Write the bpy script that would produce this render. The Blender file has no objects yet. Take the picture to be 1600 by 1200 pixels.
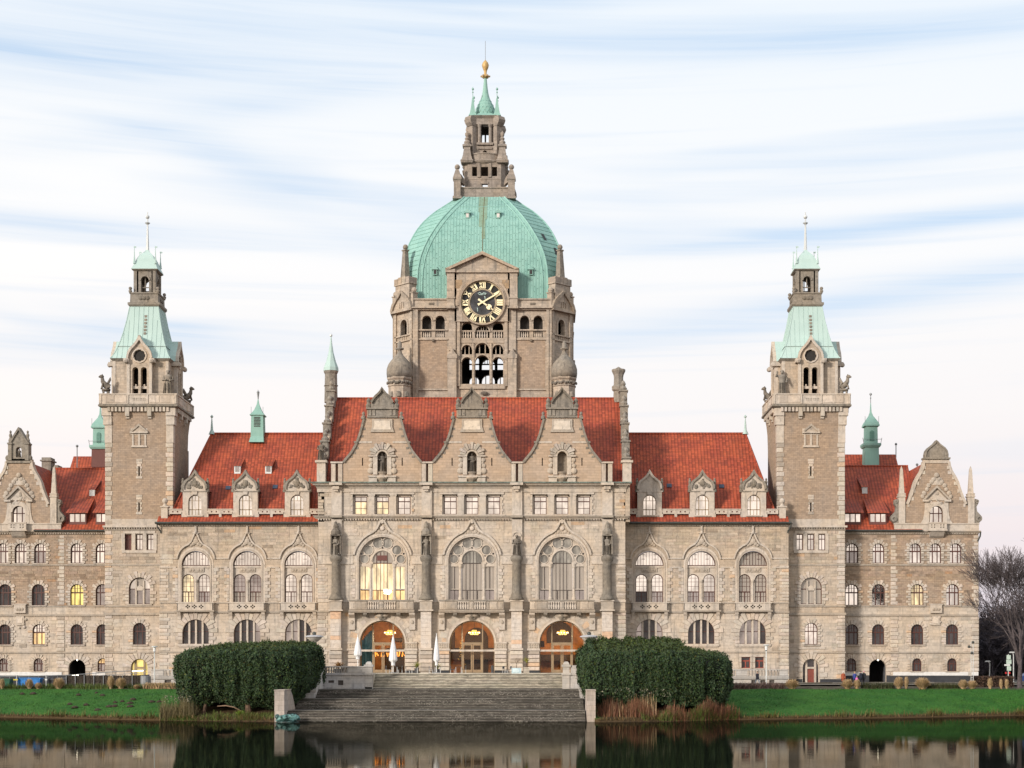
import bpy, bmesh, math, random
import numpy as np
from mathutils import Vector, Matrix
from mathutils.geometry import tessellate_polygon, delaunay_2d_cdt
R=math.radians
rnd=random.Random(7)
scene=bpy.context.scene
COL=scene.collection
ZC=1.57
F, VX, VY=2500.0, 850.0, 1045.0
cam=bpy.data.cameras.new('camera')
cam.sensor_width=36.0
cam.lens=F/1600*36
cam.shift_x=(800-VX)/1600
cam.shift_y=(VY-600)/1600
cam.clip_start, cam.clip_end=0.5, 6000
camo=bpy.data.objects.new('camera', cam);COL.objects.link(camo)
camo.location=(0, 0, ZC);camo.rotation_euler=(R(90), 0, 0)
scene.camera=camo
SUN_EL, SUN_AZ=9.0, 222.0
world=bpy.data.worlds.new('World');scene.world=world
world.use_nodes=True
nt=world.node_tree;nt.nodes.clear()
def N(t, **k):
 n=nt.nodes.new(t)
 for a, b in k.items():setattr(n, a, b)
 return n
sky=N('ShaderNodeTexSky', sky_type='NISHITA', sun_disc=False)
sky.sun_elevation=R(SUN_EL);sky.sun_rotation=R(SUN_AZ)
sky.air_density=1.0;sky.dust_density=1.2;sky.ozone_density=1.2
tc=N('ShaderNodeTexCoord');sep=N('ShaderNodeSeparateXYZ')
nt.links.new(tc.outputs['Generated'], sep.inputs[0])
def M(op, a, b=None, clamp=False):
 n=N('ShaderNodeMath', operation=op, use_clamp=clamp)
 for i, v in enumerate((a, b)):
  if v is None:continue
  if isinstance(v, (int, float)):n.inputs[i].default_value=v
  else:nt.links.new(v, n.inputs[i])
 return n.outputs[0]
az=M('ARCTAN2', sep.outputs[0], sep.outputs[1])
el=M('ARCSINE', sep.outputs[2])
def cloud(su, sv, tilt, det, seed, lo, hi, dist=0.4):
 cmb=N('ShaderNodeCombineXYZ')
 nt.links.new(M('MULTIPLY', az, su), cmb.inputs[0])
 nt.links.new(M('ADD', M('MULTIPLY', el, sv), M('MULTIPLY', az, tilt)), cmb.inputs[1])
 cmb.inputs[2].default_value=seed
 n=N('ShaderNodeTexNoise');n.inputs['Scale'].default_value=1.0
 n.inputs['Detail'].default_value=det;n.inputs['Roughness'].default_value=0.52
 n.inputs['Distortion'].default_value=dist
 nt.links.new(cmb.outputs[0], n.inputs['Vector'])
 r=N('ShaderNodeMapRange', interpolation_type='SMOOTHSTEP')
 r.inputs['From Min'].default_value=lo;r.inputs['From Max'].default_value=hi
 nt.links.new(n.outputs[0], r.inputs[0])
 return r.outputs[0]
big=cloud(1.8, 16.0, 0.5, 3.0, 3.1, 0.52, 0.84)
streak=cloud(2.2, 85.0, -1.5, 5.0, 8.7, 0.52, 0.84, 0.35)
fine=cloud(2.5, 70.0, 1.5, 4.0, 1.4, 0.25, 0.75, 0.3)
def band(px, py, slope, hw, haz, s):
 """one long gap between cloud sheets, given where it hangs in the sky"""
 a0, e0=(px-VX)/F, (VY-py)/F
 da=M('SUBTRACT', az, a0);de=M('SUBTRACT', M('SUBTRACT', el, e0), M('MULTIPLY', da, slope))
 q=M('ADD', M('POWER', M('ABSOLUTE', M('MULTIPLY', da, 1/haz)), 2.0), M('POWER', M('ABSOLUTE', M('MULTIPLY', de, 1/hw)), 2.0))
 return M('MULTIPLY', M('MULTIPLY', M('EXPONENT', M('MULTIPLY', q, -1.0)), s), M('ADD', M('MULTIPLY', fine, 0.5), 0.5))
gap=M('MAXIMUM', big, M('MULTIPLY', streak, 0.4), True)
for b_ in((130, 150, 0.03, 0.024, 0.17, 0.95), (1180, 112, -0.015, 0.012, 0.30, 0.75), (1400, 384, 0.05, 0.0065, 0.17, 1.2), (1330, 490, 0.11, 0.011, 0.19, 0.8), (60, 394, -0.01, 0.007, 0.16, 0.8), (180, 560, 0.05, 0.013, 0.22, 0.55), (330, 230, 0.22, 0.010, 0.12, 0.4)):
 gap=M('ADD', gap, band(*b_), True)
def mix(fac, a, b, t='MIX'):
 n=N('ShaderNodeMix', data_type='RGBA', blend_type=t)
 for sock, v in((n.inputs[0], fac), (n.inputs[6], a), (n.inputs[7], b)):
  if isinstance(v, (int, float)):sock.default_value=v
  elif isinstance(v, tuple):sock.default_value=v
  else:nt.links.new(v, sock)
 return n.outputs[2]
elr=N('ShaderNodeValToRGB');elr.color_ramp.elements[0].position=0.0;elr.color_ramp.elements[1].position=1.0
er=elr.color_ramp
er.elements[0].color=(5.5, 4.8, 5.3, 1)
er.elements[1].color=(5.6, 6.1, 6.7, 1)
for p, c in((0.13, (6.35, 5.75, 5.85, 1)), (0.25, (6.7, 6.5, 6.5, 1)), (0.40, (6.75, 6.8, 6.9, 1)), (0.62, (6.2, 6.6, 7.0, 1))):
 e=er.elements.new(p);e.color=c
nt.links.new(M('MULTIPLY', el, 1/0.62, True), elr.inputs[0])
cloudcol=elr.outputs[0]
blue=mix(0.75, sky.outputs[0], (3.5, 5.2, 7.4, 1))
wisp=cloud(5.5, 230.0, 6.0, 6.0, 5.5, 0.30, 0.70, 0.5)
gap=M('MULTIPLY', gap, M('ADD', M('MULTIPLY', wisp, 0.4), 0.7), True)
streakblue=mix(M('MULTIPLY', gap, 0.85), cloudcol, blue)
glow=M('MULTIPLY', M('POWER', M('ADD', M('MULTIPLY', M('COSINE', M('SUBTRACT', az, R(SUN_AZ))), 0.5), 0.5), 1.5), M('SUBTRACT', 1.0, M('MULTIPLY', el, 1.1), True))
allsky=mix(M('MULTIPLY', glow, 0.9), streakblue, (10.5, 8.9, 7.2, 1))
bg=N('ShaderNodeBackground');bg.inputs['Strength'].default_value=0.1
nt.links.new(allsky, bg.inputs['Color'])
wo=N('ShaderNodeOutputWorld');nt.links.new(bg.outputs[0], wo.inputs[0])
sl=bpy.data.lights.new('sun', 'SUN');sl.energy=2.7;sl.angle=R(9);sl.color=(1.0, 0.91, 0.80)
so=bpy.data.objects.new('sun', sl);COL.objects.link(so)
sd=Vector((math.sin(R(SUN_AZ))*math.cos(R(SUN_EL+8)), math.cos(R(SUN_AZ))*math.cos(R(SUN_EL+8)), math.sin(R(SUN_EL+8))))
so.rotation_euler=sd.to_track_quat('Z', 'Y').to_euler()
so.location=sd*100
vs_=scene.view_settings
vs_.view_transform='Standard';vs_.look='None';vs_.gamma=1.0;vs_.exposure=0.53
vs_.use_curve_mapping=False
scene.render.engine='CYCLES'
scene.cycles.use_denoising=True
scene.cycles.max_bounces=6;scene.cycles.diffuse_bounces=3;scene.cycles.glossy_bounces=3
scene.cycles.sample_clamp_indirect=4.0
scene.cycles.caustics_reflective=False;scene.cycles.caustics_refractive=False
class PL:
 """A frontal plane at depth Y: photograph pixels to metres on that plane."""
 def __init__(s, Y):s.Y=Y;s.k=Y/F
 def X(s, px):return(px-VX)*s.k
 def Z(s, py):return ZC-(py-VY)*s.k
 def P(s, pts):return[(s.X(a), s.Z(b)) for a, b in pts]
class MB:
 def __init__(s):s.v=[];s.f=[];s.m=[];s.t=[]
 def add(s, vs, fs, m=0, t=(1, 1, 1)):
  o=len(s.v);s.v.extend(vs)
  for f in fs:
   s.f.append(tuple(i+o for i in f));s.m.append(m);s.t.append(t)
  return s
 def box(s, x0, x1, y0, y1, z0, z1, m=0, t=(1, 1, 1), tx=0, ty=0):
  if x0>x1:x0, x1=x1, x0
  if y0>y1:y0, y1=y1, y0
  if z0>z1:z0, z1=z1, z0
  v=[(x0, y0, z0), (x1, y0, z0), (x1, y1, z0), (x0, y1, z0), (x0+tx, y0+ty, z1), (x1-tx, y0+ty, z1), (x1-tx, y1-ty, z1), (x0+tx, y1-ty, z1)]
  return s.add(v, [(0, 1, 5, 4), (1, 2, 6, 5), (2, 3, 7, 6), (3, 0, 4, 7), (4, 5, 6, 7), (3, 2, 1, 0)], m, t)
 def block(s, x0, x1, y0, y1, z0, z1, m=0, t=(1, 1, 1), b=0.02):
  """stone block: front face chamfered, back open"""
  v=[(x0, y1, z0), (x1, y1, z0), (x1, y1, z1), (x0, y1, z1), (x0, y0+b, z0), (x1, y0+b, z0), (x1, y0+b, z1), (x0, y0+b, z1), (x0+b, y0, z0+b), (x1-b, y0, z0+b), (x1-b, y0, z1-b), (x0+b, y0, z1-b)]
  f=[(8, 9, 10, 11)]
  for i in range(4):
   j=(i+1)%4
   f+=[(i, j, 4+j, 4+i), (4+i, 4+j, 8+j, 8+i)]
  return s.add(v, f, m, t)
 def prism(s, poly, y0, y1, m=0, t=(1, 1, 1), cap=True):
  """polygon in x,z extruded from y0 (front) to y1"""
  n=len(poly)
  v=[(x, y0, z) for x, z in poly]+[(x, y1, z) for x, z in poly]
  f=[(i, (i+1)%n, n+(i+1)%n, n+i) for i in range(n)]
  s.add(v, f, m, t)
  if cap:
   tri=tessellate_polygon([[Vector((x, z, 0)) for x, z in poly]])
   s.add([(x, y0, z) for x, z in poly], tri, m, t)
   s.add([(x, y1, z) for x, z in poly], tri, m, t)
  return s
 def prismx(s, poly, x0, x1, m=0, t=(1, 1, 1)):
  """polygon in y,z extruded along x"""
  n=len(poly)
  v=[(x0, y, z) for y, z in poly]+[(x1, y, z) for y, z in poly]
  f=[(i, (i+1)%n, n+(i+1)%n, n+i) for i in range(n)]
  s.add(v, f, m, t)
  tri=tessellate_polygon([[Vector((y, z, 0)) for y, z in poly]])
  s.add([(x0, y, z) for y, z in poly], tri, m, t);s.add([(x1, y, z) for y, z in poly], tri, m, t)
  return s
 def plate(s, outer, holes, y0, y1, m=0, t=(1, 1, 1), edge=True, back=False):
  """sheet at y0 with holes; hole (and outer) sides run to y1"""
  loops=[outer]+list(holes)
  pts=[p for l in loops for p in l]
  if len(loops)==1:tri=tessellate_polygon([[Vector((x, z, 0)) for x, z in outer]])
  else:
   ed=[];o_=0
   for l in loops:ed+=[(o_+i, o_+(i+1)%len(l)) for i in range(len(l))];o_+=len(l)
   rv, _, rf, _, _, _=delaunay_2d_cdt([Vector(p) for p in pts], ed, [], 0, 1e-5)
   pts=[(p.x, p.y) for p in rv];hb=[(min(p[0] for p in l), max(p[0] for p in l), min(p[1] for p in l), max(p[1] for p in l), l) for l in holes];tri=[]
   for f in rf:
    c=(sum(pts[i][0] for i in f)/len(f), sum(pts[i][1] for i in f)/len(f))
    if inpoly(c, outer) and not any(a<=c[0]<=b and d<=c[1]<=e and inpoly(c, l) for a, b, d, e, l in hb):tri.append(tuple(f))
  s.add([(x, y0, z) for x, z in pts], tri, m, t)
  if back:s.add([(x, y1, z) for x, z in pts], tri, m, t)
  for l in(loops if edge else loops[1:]):
   n=len(l)
   s.add([(x, y0, z) for x, z in l]+[(x, y1, z) for x, z in l], [(i, (i+1)%n, n+(i+1)%n, n+i) for i in range(n)], m, t)
  return s
 def band(s, a, b, y0, y1, m=0, t=(1, 1, 1), closed=False):
  """solid band between polylines a (inner) and b (outer), front y0, back y1"""
  n=len(a);o=len(s.v)
  v=[(x, y0, z) for x, z in a]+[(x, y0, z) for x, z in b]+[(x, y1, z) for x, z in a]+[(x, y1, z) for x, z in b]
  f=[]
  for i in range(n if closed else n-1):
   j=(i+1)%n
   f+=[(i, j, n+j, n+i), (2*n+i, 2*n+j, j, i), (n+i, n+j, 3*n+j, 3*n+i)]
  if not closed:
   for i in(0, n-1):f.append((i, n+i, 3*n+i, 2*n+i))
  return s.add(v, f, m, t)
 def lathe(s, cx, cy, prof, n=12, m=0, t=(1, 1, 1), a0=0.0, sx=1.0, sy=1.0):
  v=[]
  for r, z in prof:
   for i in range(n):
    a=a0+2*math.pi*i/n
    v.append((cx+r*sx*math.cos(a), cy+r*sy*math.sin(a), z))
  f=[]
  for k in range(len(prof)-1):
   for i in range(n):
    j=(i+1)%n
    f.append((k*n+i, k*n+j, (k+1)*n+j, (k+1)*n+i))
  f.append(tuple(range(n-1, -1, -1)));f.append(tuple((len(prof)-1)*n+i for i in range(n)))
  return s.add(v, f, m, t)
 def sphere(s, c, r, n=8, m=0, t=(1, 1, 1), sx=1, sy=1, sz=1):
  k=max(4, n//2+1)
  prof=[(max(1e-4, r*math.sin(math.pi*i/k)), c[2]-r*sz*math.cos(math.pi*i/k)) for i in range(k+1)]
  return s.lathe(c[0], c[1], prof, n, m, t, 0, sx, sy)
 def tube(s, pts, rad, n=6, m=0, t=(1, 1, 1)):
  pts=[Vector(p) for p in pts]
  if isinstance(rad, (int, float)):rad=[rad]*len(pts)
  v=[];up=Vector((0.0123, 0.031, 1)).normalized()
  for i, p in enumerate(pts):
   d=(pts[min(i+1, len(pts)-1)]-pts[max(i-1, 0)]).normalized()
   a=d.cross(up)
   if a.length<0.05:a=d.cross(Vector((0, 1, 0)))
   a.normalize();b=d.cross(a)
   for k in range(n):
    w=2*math.pi*k/n
    v.append(tuple(p+(a*math.cos(w)+b*math.sin(w))*rad[i]))
  f=[]
  for i in range(len(pts)-1):
   for k in range(n):
    j=(k+1)%n
    f.append((i*n+k, i*n+j, (i+1)*n+j, (i+1)*n+k))
  f.append(tuple(range(n)));f.append(tuple((len(pts)-1)*n+k for k in range(n)))
  return s.add(v, f, m, t)
 def loft(s, rings, m=0, t=(1, 1, 1), cap=True):
  n=len(rings[0]);v=[tuple(p) for r in rings for p in r];f=[]
  for k in range(len(rings)-1):
   for i in range(n):
    j=(i+1)%n
    f.append((k*n+i, k*n+j, (k+1)*n+j, (k+1)*n+i))
  if cap:f+=[tuple(range(n-1, -1, -1)), tuple((len(rings)-1)*n+i for i in range(n))]
  return s.add(v, f, m, t)
 def quad(s, a, b, c, d, m=0, t=(1, 1, 1)):return s.add([a, b, c, d], [(0, 1, 2, 3)], m, t)
 def moved(s, dx, dy, dz):
  s.v=[(a+dx, b+dy, c+dz) for a, b, c in s.v];return s
 def join(s, o):
  k=len(s.v);s.v.extend(o.v);s.f.extend(tuple(i+k for i in f) for f in o.f);s.m.extend(o.m);s.t.extend(o.t);return s
WO={}
def wo_(p):return WO[p.name] if p is not None else Vector((0, 0, 0))
def make_mesh(mb, name, mats, W, smooth=False, uv=True):
 me=bpy.data.meshes.new(name)
 v=np.array(mb.v, dtype=np.float64).reshape(-1, 3)-np.array(W)[None, :]
 me.from_pydata(v.tolist(), [], mb.f)
 if not isinstance(mats, (list, tuple)):mats=[mats]
 for m in mats:me.materials.append(m)
 me.polygons.foreach_set('material_index', mb.m)
 if smooth:me.polygons.foreach_set('use_smooth', [True]*len(mb.f))
 cnt=np.array([len(f) for f in mb.f])
 t=np.ones((len(mb.f), 4));t[:, :3]=np.array(mb.t).reshape(-1, 3)
 at=me.color_attributes.new('tint', 'FLOAT_COLOR', 'CORNER')
 at.data.foreach_set('color', np.repeat(t, cnt, axis=0).ravel())
 if uv and len(mb.f):
  nrm=np.zeros(len(mb.f)*3);me.polygons.foreach_get('normal', nrm);nrm=nrm.reshape(-1, 3)
  flat=np.abs(nrm[:, 2])>0.92
  tg=np.stack([-nrm[:, 1], nrm[:, 0], np.zeros(len(nrm))], 1)
  flip=(np.abs(tg[:, 0])>=np.abs(tg[:, 1]))&(tg[:, 0]<0)
  tg[flip]*=-1
  tg[flat]=(1, 0, 0)
  tg/=np.maximum(1e-9, np.linalg.norm(tg, axis=1))[:, None]
  bt=np.cross(nrm, tg);bt[bt[:, 2]<0]*=-1
  li=np.zeros(len(me.loops), dtype=np.int32);me.loops.foreach_get('vertex_index', li)
  fi=np.repeat(np.arange(len(mb.f)), cnt)
  pw=np.array(mb.v).reshape(-1, 3)[li]
  uvs=np.stack([(pw*tg[fi]).sum(1), (pw*bt[fi]).sum(1)], 1)
  ul=me.uv_layers.new(name='UVMap');ul.data.foreach_set('uv', uvs.ravel())
 me.update()
 return me
def put(me, name, parent=None, W=(0, 0, 0), rotz=0.0, mat=None):
 ob=bpy.data.objects.new(name, me);COL.objects.link(ob)
 W=Vector(W)
 if parent is not None:ob.parent=parent
 ob.location=W-wo_(parent)
 if rotz:ob.rotation_euler=(0, 0, rotz)
 WO[ob.name]=W
 if mat is not None:
  for i, m in enumerate(mat if isinstance(mat, (list, tuple)) else[mat]):
   ob.material_slots[i].link='OBJECT';ob.material_slots[i].material=m
 return ob
SPLIT=set('rubble_panels string_courses pilaster_columns upper_pilasters lower_pilasters column_pedestals canted_corner_wall parapet_panel balustrade_panel parapet_posts chimney roof_finial rear_roof attic_window_dressings landing cross_wall dark_plinth white_plinth slit_surround tower_wall dome_hatch pinnacle_vanes gable_string coping window_dressings room_fitting side_pane floor_course cornice pavilion_roof jamb_stones belfry_dressings dormer_cheek gable_roofs terrace_paving turret_openings small_window_frame tower_floor canted main_cornice dentil_cornice niche_frame stone_infill terrace_wall'.split())
def clusters(mb):
 """face groups whose bounding boxes touch"""
 par=list(range(len(mb.v)))
 def fd(i):
  while par[i]!=i:par[i]=par[par[i]];i=par[i]
  return i
 for f in mb.f:
  a=fd(f[0])
  for i in f[1:]:par[fd(i)]=a
 comp={}
 for i, v in enumerate(mb.v):comp.setdefault(fd(i), []).append(v)
 ks=list(comp);bb=np.array([[min(p[j] for p in comp[c]) for j in range(3)]+[max(p[j] for p in comp[c]) for j in range(3)] for c in ks]);e=.03
 cl=list(range(len(ks)))
 for i in range(len(ks)):
  hit=np.all((bb[:, :3]<=bb[i, 3:]+e)&(bb[:, 3:]>=bb[i, :3]-e), 1)
  for j in np.nonzero(hit)[0]:
   if cl[j]!=cl[i]:
    a, b=cl[j], cl[i];cl=[b if c==a else c for c in cl]
 ci={k:cl[i] for i, k in enumerate(ks)};out={}
 for f, m, t in zip(mb.f, mb.m, mb.t):out.setdefault(ci[fd(f[0])], []).append((f, m, t))
 res=[]
 for fs in out.values():
  n=MB();mp={}
  for f, m, t in fs:
   for i in f:
    if i not in mp:mp[i]=len(n.v);n.v.append(mb.v[i])
   n.f.append(tuple(mp[i] for i in f));n.m.append(m);n.t.append(t)
  res.append(n)
 return res
def build(mb, name, mats, parent=None, loc=None, smooth=False, uv=True, label=None, cat=None, group=None, kind=None):
 W=Vector(loc) if loc is not None else wo_(parent)
 if name in SPLIT and len(mb.f)<6000:
  cs=clusters(mb);nm=name[:-1] if name.endswith('s') and len(cs)>1 else name
  if 1<len(cs)<=40:
   for c in cs:ob=tag(put(make_mesh(c, nm, mats, W, smooth, uv), nm, parent, W), label, cat, group, kind)
   return ob
 ob=put(make_mesh(mb, name, mats, W, smooth, uv), name, parent, W)
 return tag(ob, label, cat, group, kind)
def tag(o, label=None, cat=None, group=None, kind=None):
 if label:o['label']=label
 if cat:o['category']=cat
 if group:o['group']=group
 if kind:o['kind']=kind
 return o
def thing(name, loc, label, cat, group=None, rotz=0.0):
 o=bpy.data.objects.new(name, None);COL.objects.link(o)
 o.location=loc;o.rotation_euler=(0, 0, rotz);o.empty_display_size=0.5
 WO[o.name]=Vector(loc)
 return tag(o, label, cat, group)
def copy_tree(o, parent=None, loc=None, rotz=None):
 c=o.copy();COL.objects.link(c)
 if parent is not None:c.parent=parent
 if loc is not None:c.location=loc
 if rotz is not None:c.rotation_euler=(0, 0, rotz)
 for ch in o.children:copy_tree(ch, c)
 return c
def arc(cx, cz, r, a0, a1, n):
 return[(cx+r*math.cos(R(a0+(a1-a0)*i/n)), cz+r*math.sin(R(a0+(a1-a0)*i/n))) for i in range(n+1)]
def archpoly(cx, z0, zs, r, n=12):
 """round-headed opening: bottom z0, springing zs, radius r"""
 return[(cx-r, z0), (cx+r, z0)]+arc(cx, zs, r, 0, 180, n)
def rectpoly(x0, x1, z0, z1):return[(x0, z0), (x1, z0), (x1, z1), (x0, z1)]
def circle(cx, cz, r, n=14):return arc(cx, cz, r, 0, 360-360/n, n-1)
def inpoly(p, poly):
 x, z=p;c=False;n=len(poly)
 for i in range(n):
  x1, z1=poly[i];x2, z2=poly[i-1]
  if(z1>z)!=(z2>z) and x<(x2-x1)*(z-z1)/(z2-z1)+x1:c=not c
 return c
def grow(poly, d):
 cx=sum(p[0] for p in poly)/len(poly);cz=sum(p[1] for p in poly)/len(poly)
 out=[]
 for x, z in poly:
  l=math.hypot(x-cx, z-cz) or 1
  out.append((x+(x-cx)/l*d*1.25, z+(z-cz)/l*d*1.25))
 return out
def newmat(name):
 m=bpy.data.materials.new(name);m.use_nodes=True
 t=m.node_tree;t.nodes.clear()
 out=t.nodes.new('ShaderNodeOutputMaterial');b=t.nodes.new('ShaderNodeBsdfPrincipled')
 t.links.new(b.outputs[0], out.inputs[0])
 return m, t, b
class T:
 """tiny node helper bound to one tree"""
 def __init__(s, t):s.t=t
 def n(s, ty, **k):
  n=s.t.nodes.new(ty)
  for a, b in k.items():setattr(n, a, b)
  return n
 def set(s, sock, v):
  if isinstance(v, bpy.types.NodeSocket):s.t.links.new(v, sock)
  else:sock.default_value=v
 def mix(s, f, a, b, ty='MIX'):
  n=s.n('ShaderNodeMix', data_type='RGBA', blend_type=ty)
  s.set(n.inputs[0], f);s.set(n.inputs[6], a);s.set(n.inputs[7], b);return n.outputs[2]
 def math(s, op, a, b=0.0, clamp=False):
  n=s.n('ShaderNodeMath', operation=op, use_clamp=clamp);s.set(n.inputs[0], a);s.set(n.inputs[1], b);return n.outputs[0]
 def rng(s, v, a, b, c=0.0, d=1.0):
  n=s.n('ShaderNodeMapRange', interpolation_type='SMOOTHSTEP');s.set(n.inputs[0], v)
  for i, q in enumerate((a, b, c, d)):n.inputs[i+1].default_value=q
  return n.outputs[0]
 def noise(s, vec, scale, det=3.0, rough=0.55, dist=0.0):
  n=s.n('ShaderNodeTexNoise');s.set(n.inputs['Vector'], vec)
  n.inputs['Scale'].default_value=scale;n.inputs['Detail'].default_value=det
  n.inputs['Roughness'].default_value=rough;n.inputs['Distortion'].default_value=dist
  return n.outputs[0]
 def mapv(s, vec, sc=(1, 1, 1), loc=(0, 0, 0)):
  n=s.n('ShaderNodeMapping');s.set(n.inputs[0], vec);n.inputs['Scale'].default_value=sc;n.inputs['Location'].default_value=loc
  return n.outputs[0]
 def bump(s, h, strength, dist=0.02):
  n=s.n('ShaderNodeBump');n.inputs['Strength'].default_value=strength;n.inputs['Distance'].default_value=dist
  s.set(n.inputs['Height'], h);return n.outputs[0]
def c4(c):return(c[0], c[1], c[2], 1)
def mul(c, k):return tuple(x*k for x in c)
def stone(name, col, brick=None, var=0.16, stain=0.35, rough=0.9, alt=None, grime=(0.28, 0.26, 0.24)):
 """weathered stone; brick=(width, course) lays a course pattern in metres"""
 m, t, b=newmat(name);h=T(t)
 pos=h.n('ShaderNodeNewGeometry').outputs['Position']
 uv=h.n('ShaderNodeTexCoord').outputs['UV']
 tint=h.n('ShaderNodeAttribute', attribute_name='tint').outputs['Color']
 alt=alt or tuple(min(1, c*f) for c, f in zip(col, (1.06, 1.0, 0.92)))
 base=h.mix(h.rng(h.noise(pos, 0.35, 4), 0.35, 0.68), c4(col), c4(alt))
 hgt=h.noise(pos, 9.0, 4, 0.65)
 if brick:
  br=h.n('ShaderNodeTexBrick', offset=0.5, squash=1.0)
  h.set(br.inputs['Vector'], uv)
  br.inputs['Color1'].default_value=(1-var, 1-var, 1-var, 1);br.inputs['Color2'].default_value=(1+var, 1+var*0.9, 1+var*0.8, 1)
  br.inputs['Mortar'].default_value=(0.62, 0.6, 0.58, 1)
  br.inputs['Scale'].default_value=1.0;br.inputs['Mortar Size'].default_value=0.012
  br.inputs['Brick Width'].default_value=brick[0];br.inputs['Row Height'].default_value=brick[1]
  base=h.mix(1.0, base, br.outputs[0], 'MULTIPLY')
 base=h.mix(1.0, base, tint, 'MULTIPLY')
 mott=h.rng(h.noise(pos, 2.6, 5, 0.62), 0.3, 0.72, 1-var, 1+var*0.55)
 base=h.mix(1.0, base, mott, 'MULTIPLY')
 st=h.rng(h.noise(h.mapv(pos, (2.2, 2.2, 0.22)), 1.0, 6, 0.62), 0.52, 0.72)
 patch=h.rng(h.noise(pos, 1.9, 6, 0.68, 0.4), 0.52, 0.72)
 f=h.math('MULTIPLY', h.math('MAXIMUM', st, patch), stain)
 base=h.mix(f, base, c4(mul(grime, 0.55)))
 t.links.new(base, b.inputs['Base Color']);b.inputs['Roughness'].default_value=rough
 b.inputs['Specular IOR Level'].default_value=0.25
 t.links.new(h.bump(hgt, 0.35, 0.03), b.inputs['Normal'])
 return m
def plain(name, col, rough=0.6, metal=0.0, var=0.12, scale=3.0, spec=0.4, bump=0.0, emit=0.0):
 m, t, b=newmat(name);h=T(t)
 pos=h.n('ShaderNodeNewGeometry').outputs['Position']
 tint=h.n('ShaderNodeAttribute', attribute_name='tint').outputs['Color']
 nz=h.noise(pos, scale, 4)
 base=h.mix(1.0, c4(col), h.rng(nz, 0.3, 0.7, 1-var, 1+var), 'MULTIPLY')
 base=h.mix(1.0, base, tint, 'MULTIPLY')
 if emit:base=h.mix(0.96, base, (0, 0, 0, 1))
 t.links.new(base, b.inputs['Base Color'])
 b.inputs['Roughness'].default_value=rough;b.inputs['Metallic'].default_value=metal
 b.inputs['Specular IOR Level'].default_value=spec
 if bump:t.links.new(h.bump(nz, bump, 0.03), b.inputs['Normal'])
 if emit:
  b.inputs['Emission Color'].default_value=c4(col);b.inputs['Emission Strength'].default_value=emit
 return m
def tiles(name, col):
 m, t, b=newmat(name);h=T(t)
 pos=h.n('ShaderNodeNewGeometry').outputs['Position']
 uv=h.n('ShaderNodeTexCoord').outputs['UV']
 s=h.n('ShaderNodeSeparateXYZ');h.set(s.inputs[0], uv)
 w, r=0.43, 0.33
 u=h.math('MULTIPLY', s.outputs[0], 1/w);v=h.math('MULTIPLY', s.outputs[1], 1/r)
 fu=h.math('FRACT', u);fv=h.math('FRACT', v)
 wave=h.math('SINE', h.math('MULTIPLY', fu, math.pi))
 lap=h.math('SUBTRACT', 1.0, fv)
 hgt=h.math('ADD', h.math('MULTIPLY', wave, 0.6), h.math('MULTIPLY', lap, 0.5))
 cell=h.n('ShaderNodeCombineXYZ');h.set(cell.inputs[0], h.math('FLOOR', u));h.set(cell.inputs[1], h.math('FLOOR', v))
 wn=h.n('ShaderNodeTexWhiteNoise');h.set(wn.inputs['Vector'], cell.outputs[0])
 base=h.mix(h.rng(h.noise(pos, 0.45, 4), 0.3, 0.7), c4(col), c4((col[0]*0.8, col[1]*0.72, col[2]*0.9)))
 base=h.mix(1.0, base, h.rng(wn.outputs[0], 0, 1, 0.8, 1.2), 'MULTIPLY')
 gap=h.math('MULTIPLY', h.rng(wave, 0.1, 0.8, 0.68, 1.12), h.rng(lap, 0.0, 0.35, 0.75, 1.06))
 base=h.mix(1.0, base, gap, 'MULTIPLY')
 base=h.mix(h.math('MULTIPLY', h.rng(h.noise(pos, 0.5, 5, 0.6), 0.5, 0.8), 0.35), base, (0.05, 0.03, 0.028, 1))
 t.links.new(base, b.inputs['Base Color']);b.inputs['Roughness'].default_value=0.62
 b.inputs['Specular IOR Level'].default_value=0.35
 t.links.new(h.bump(hgt, 0.7, 0.06), b.inputs['Normal'])
 return m
def copper(name, col, dark, amt=0.5):
 m, t, b=newmat(name);h=T(t)
 pos=h.n('ShaderNodeNewGeometry').outputs['Position']
 tint=h.n('ShaderNodeAttribute', attribute_name='tint').outputs['Color']
 streak=h.rng(h.noise(h.mapv(pos, (2.2, 2.2, 0.12)), 1.0, 5, 0.6), 0.42, 0.75)
 blot=h.rng(h.noise(pos, 0.7, 5, 0.6), 0.35, 0.75)
 base=h.mix(h.math('MULTIPLY', h.math('ADD', streak, blot), amt*0.5, True), c4(col), c4(dark))
 drk=h.rng(h.noise(h.mapv(pos, (3.0, 3.0, 0.3)), 1.0, 5, 0.7), 0.66, 0.82)
 base=h.mix(h.math('MULTIPLY', drk, 0.5*amt), base, (0.06, 0.09, 0.07, 1))
 base=h.mix(1.0, base, tint, 'MULTIPLY')
 t.links.new(base, b.inputs['Base Color']);b.inputs['Roughness'].default_value=0.72
 b.inputs['Specular IOR Level'].default_value=0.3
 t.links.new(h.bump(h.noise(pos, 5.0, 3), 0.2, 0.02), b.inputs['Normal'])
 return m
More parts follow.
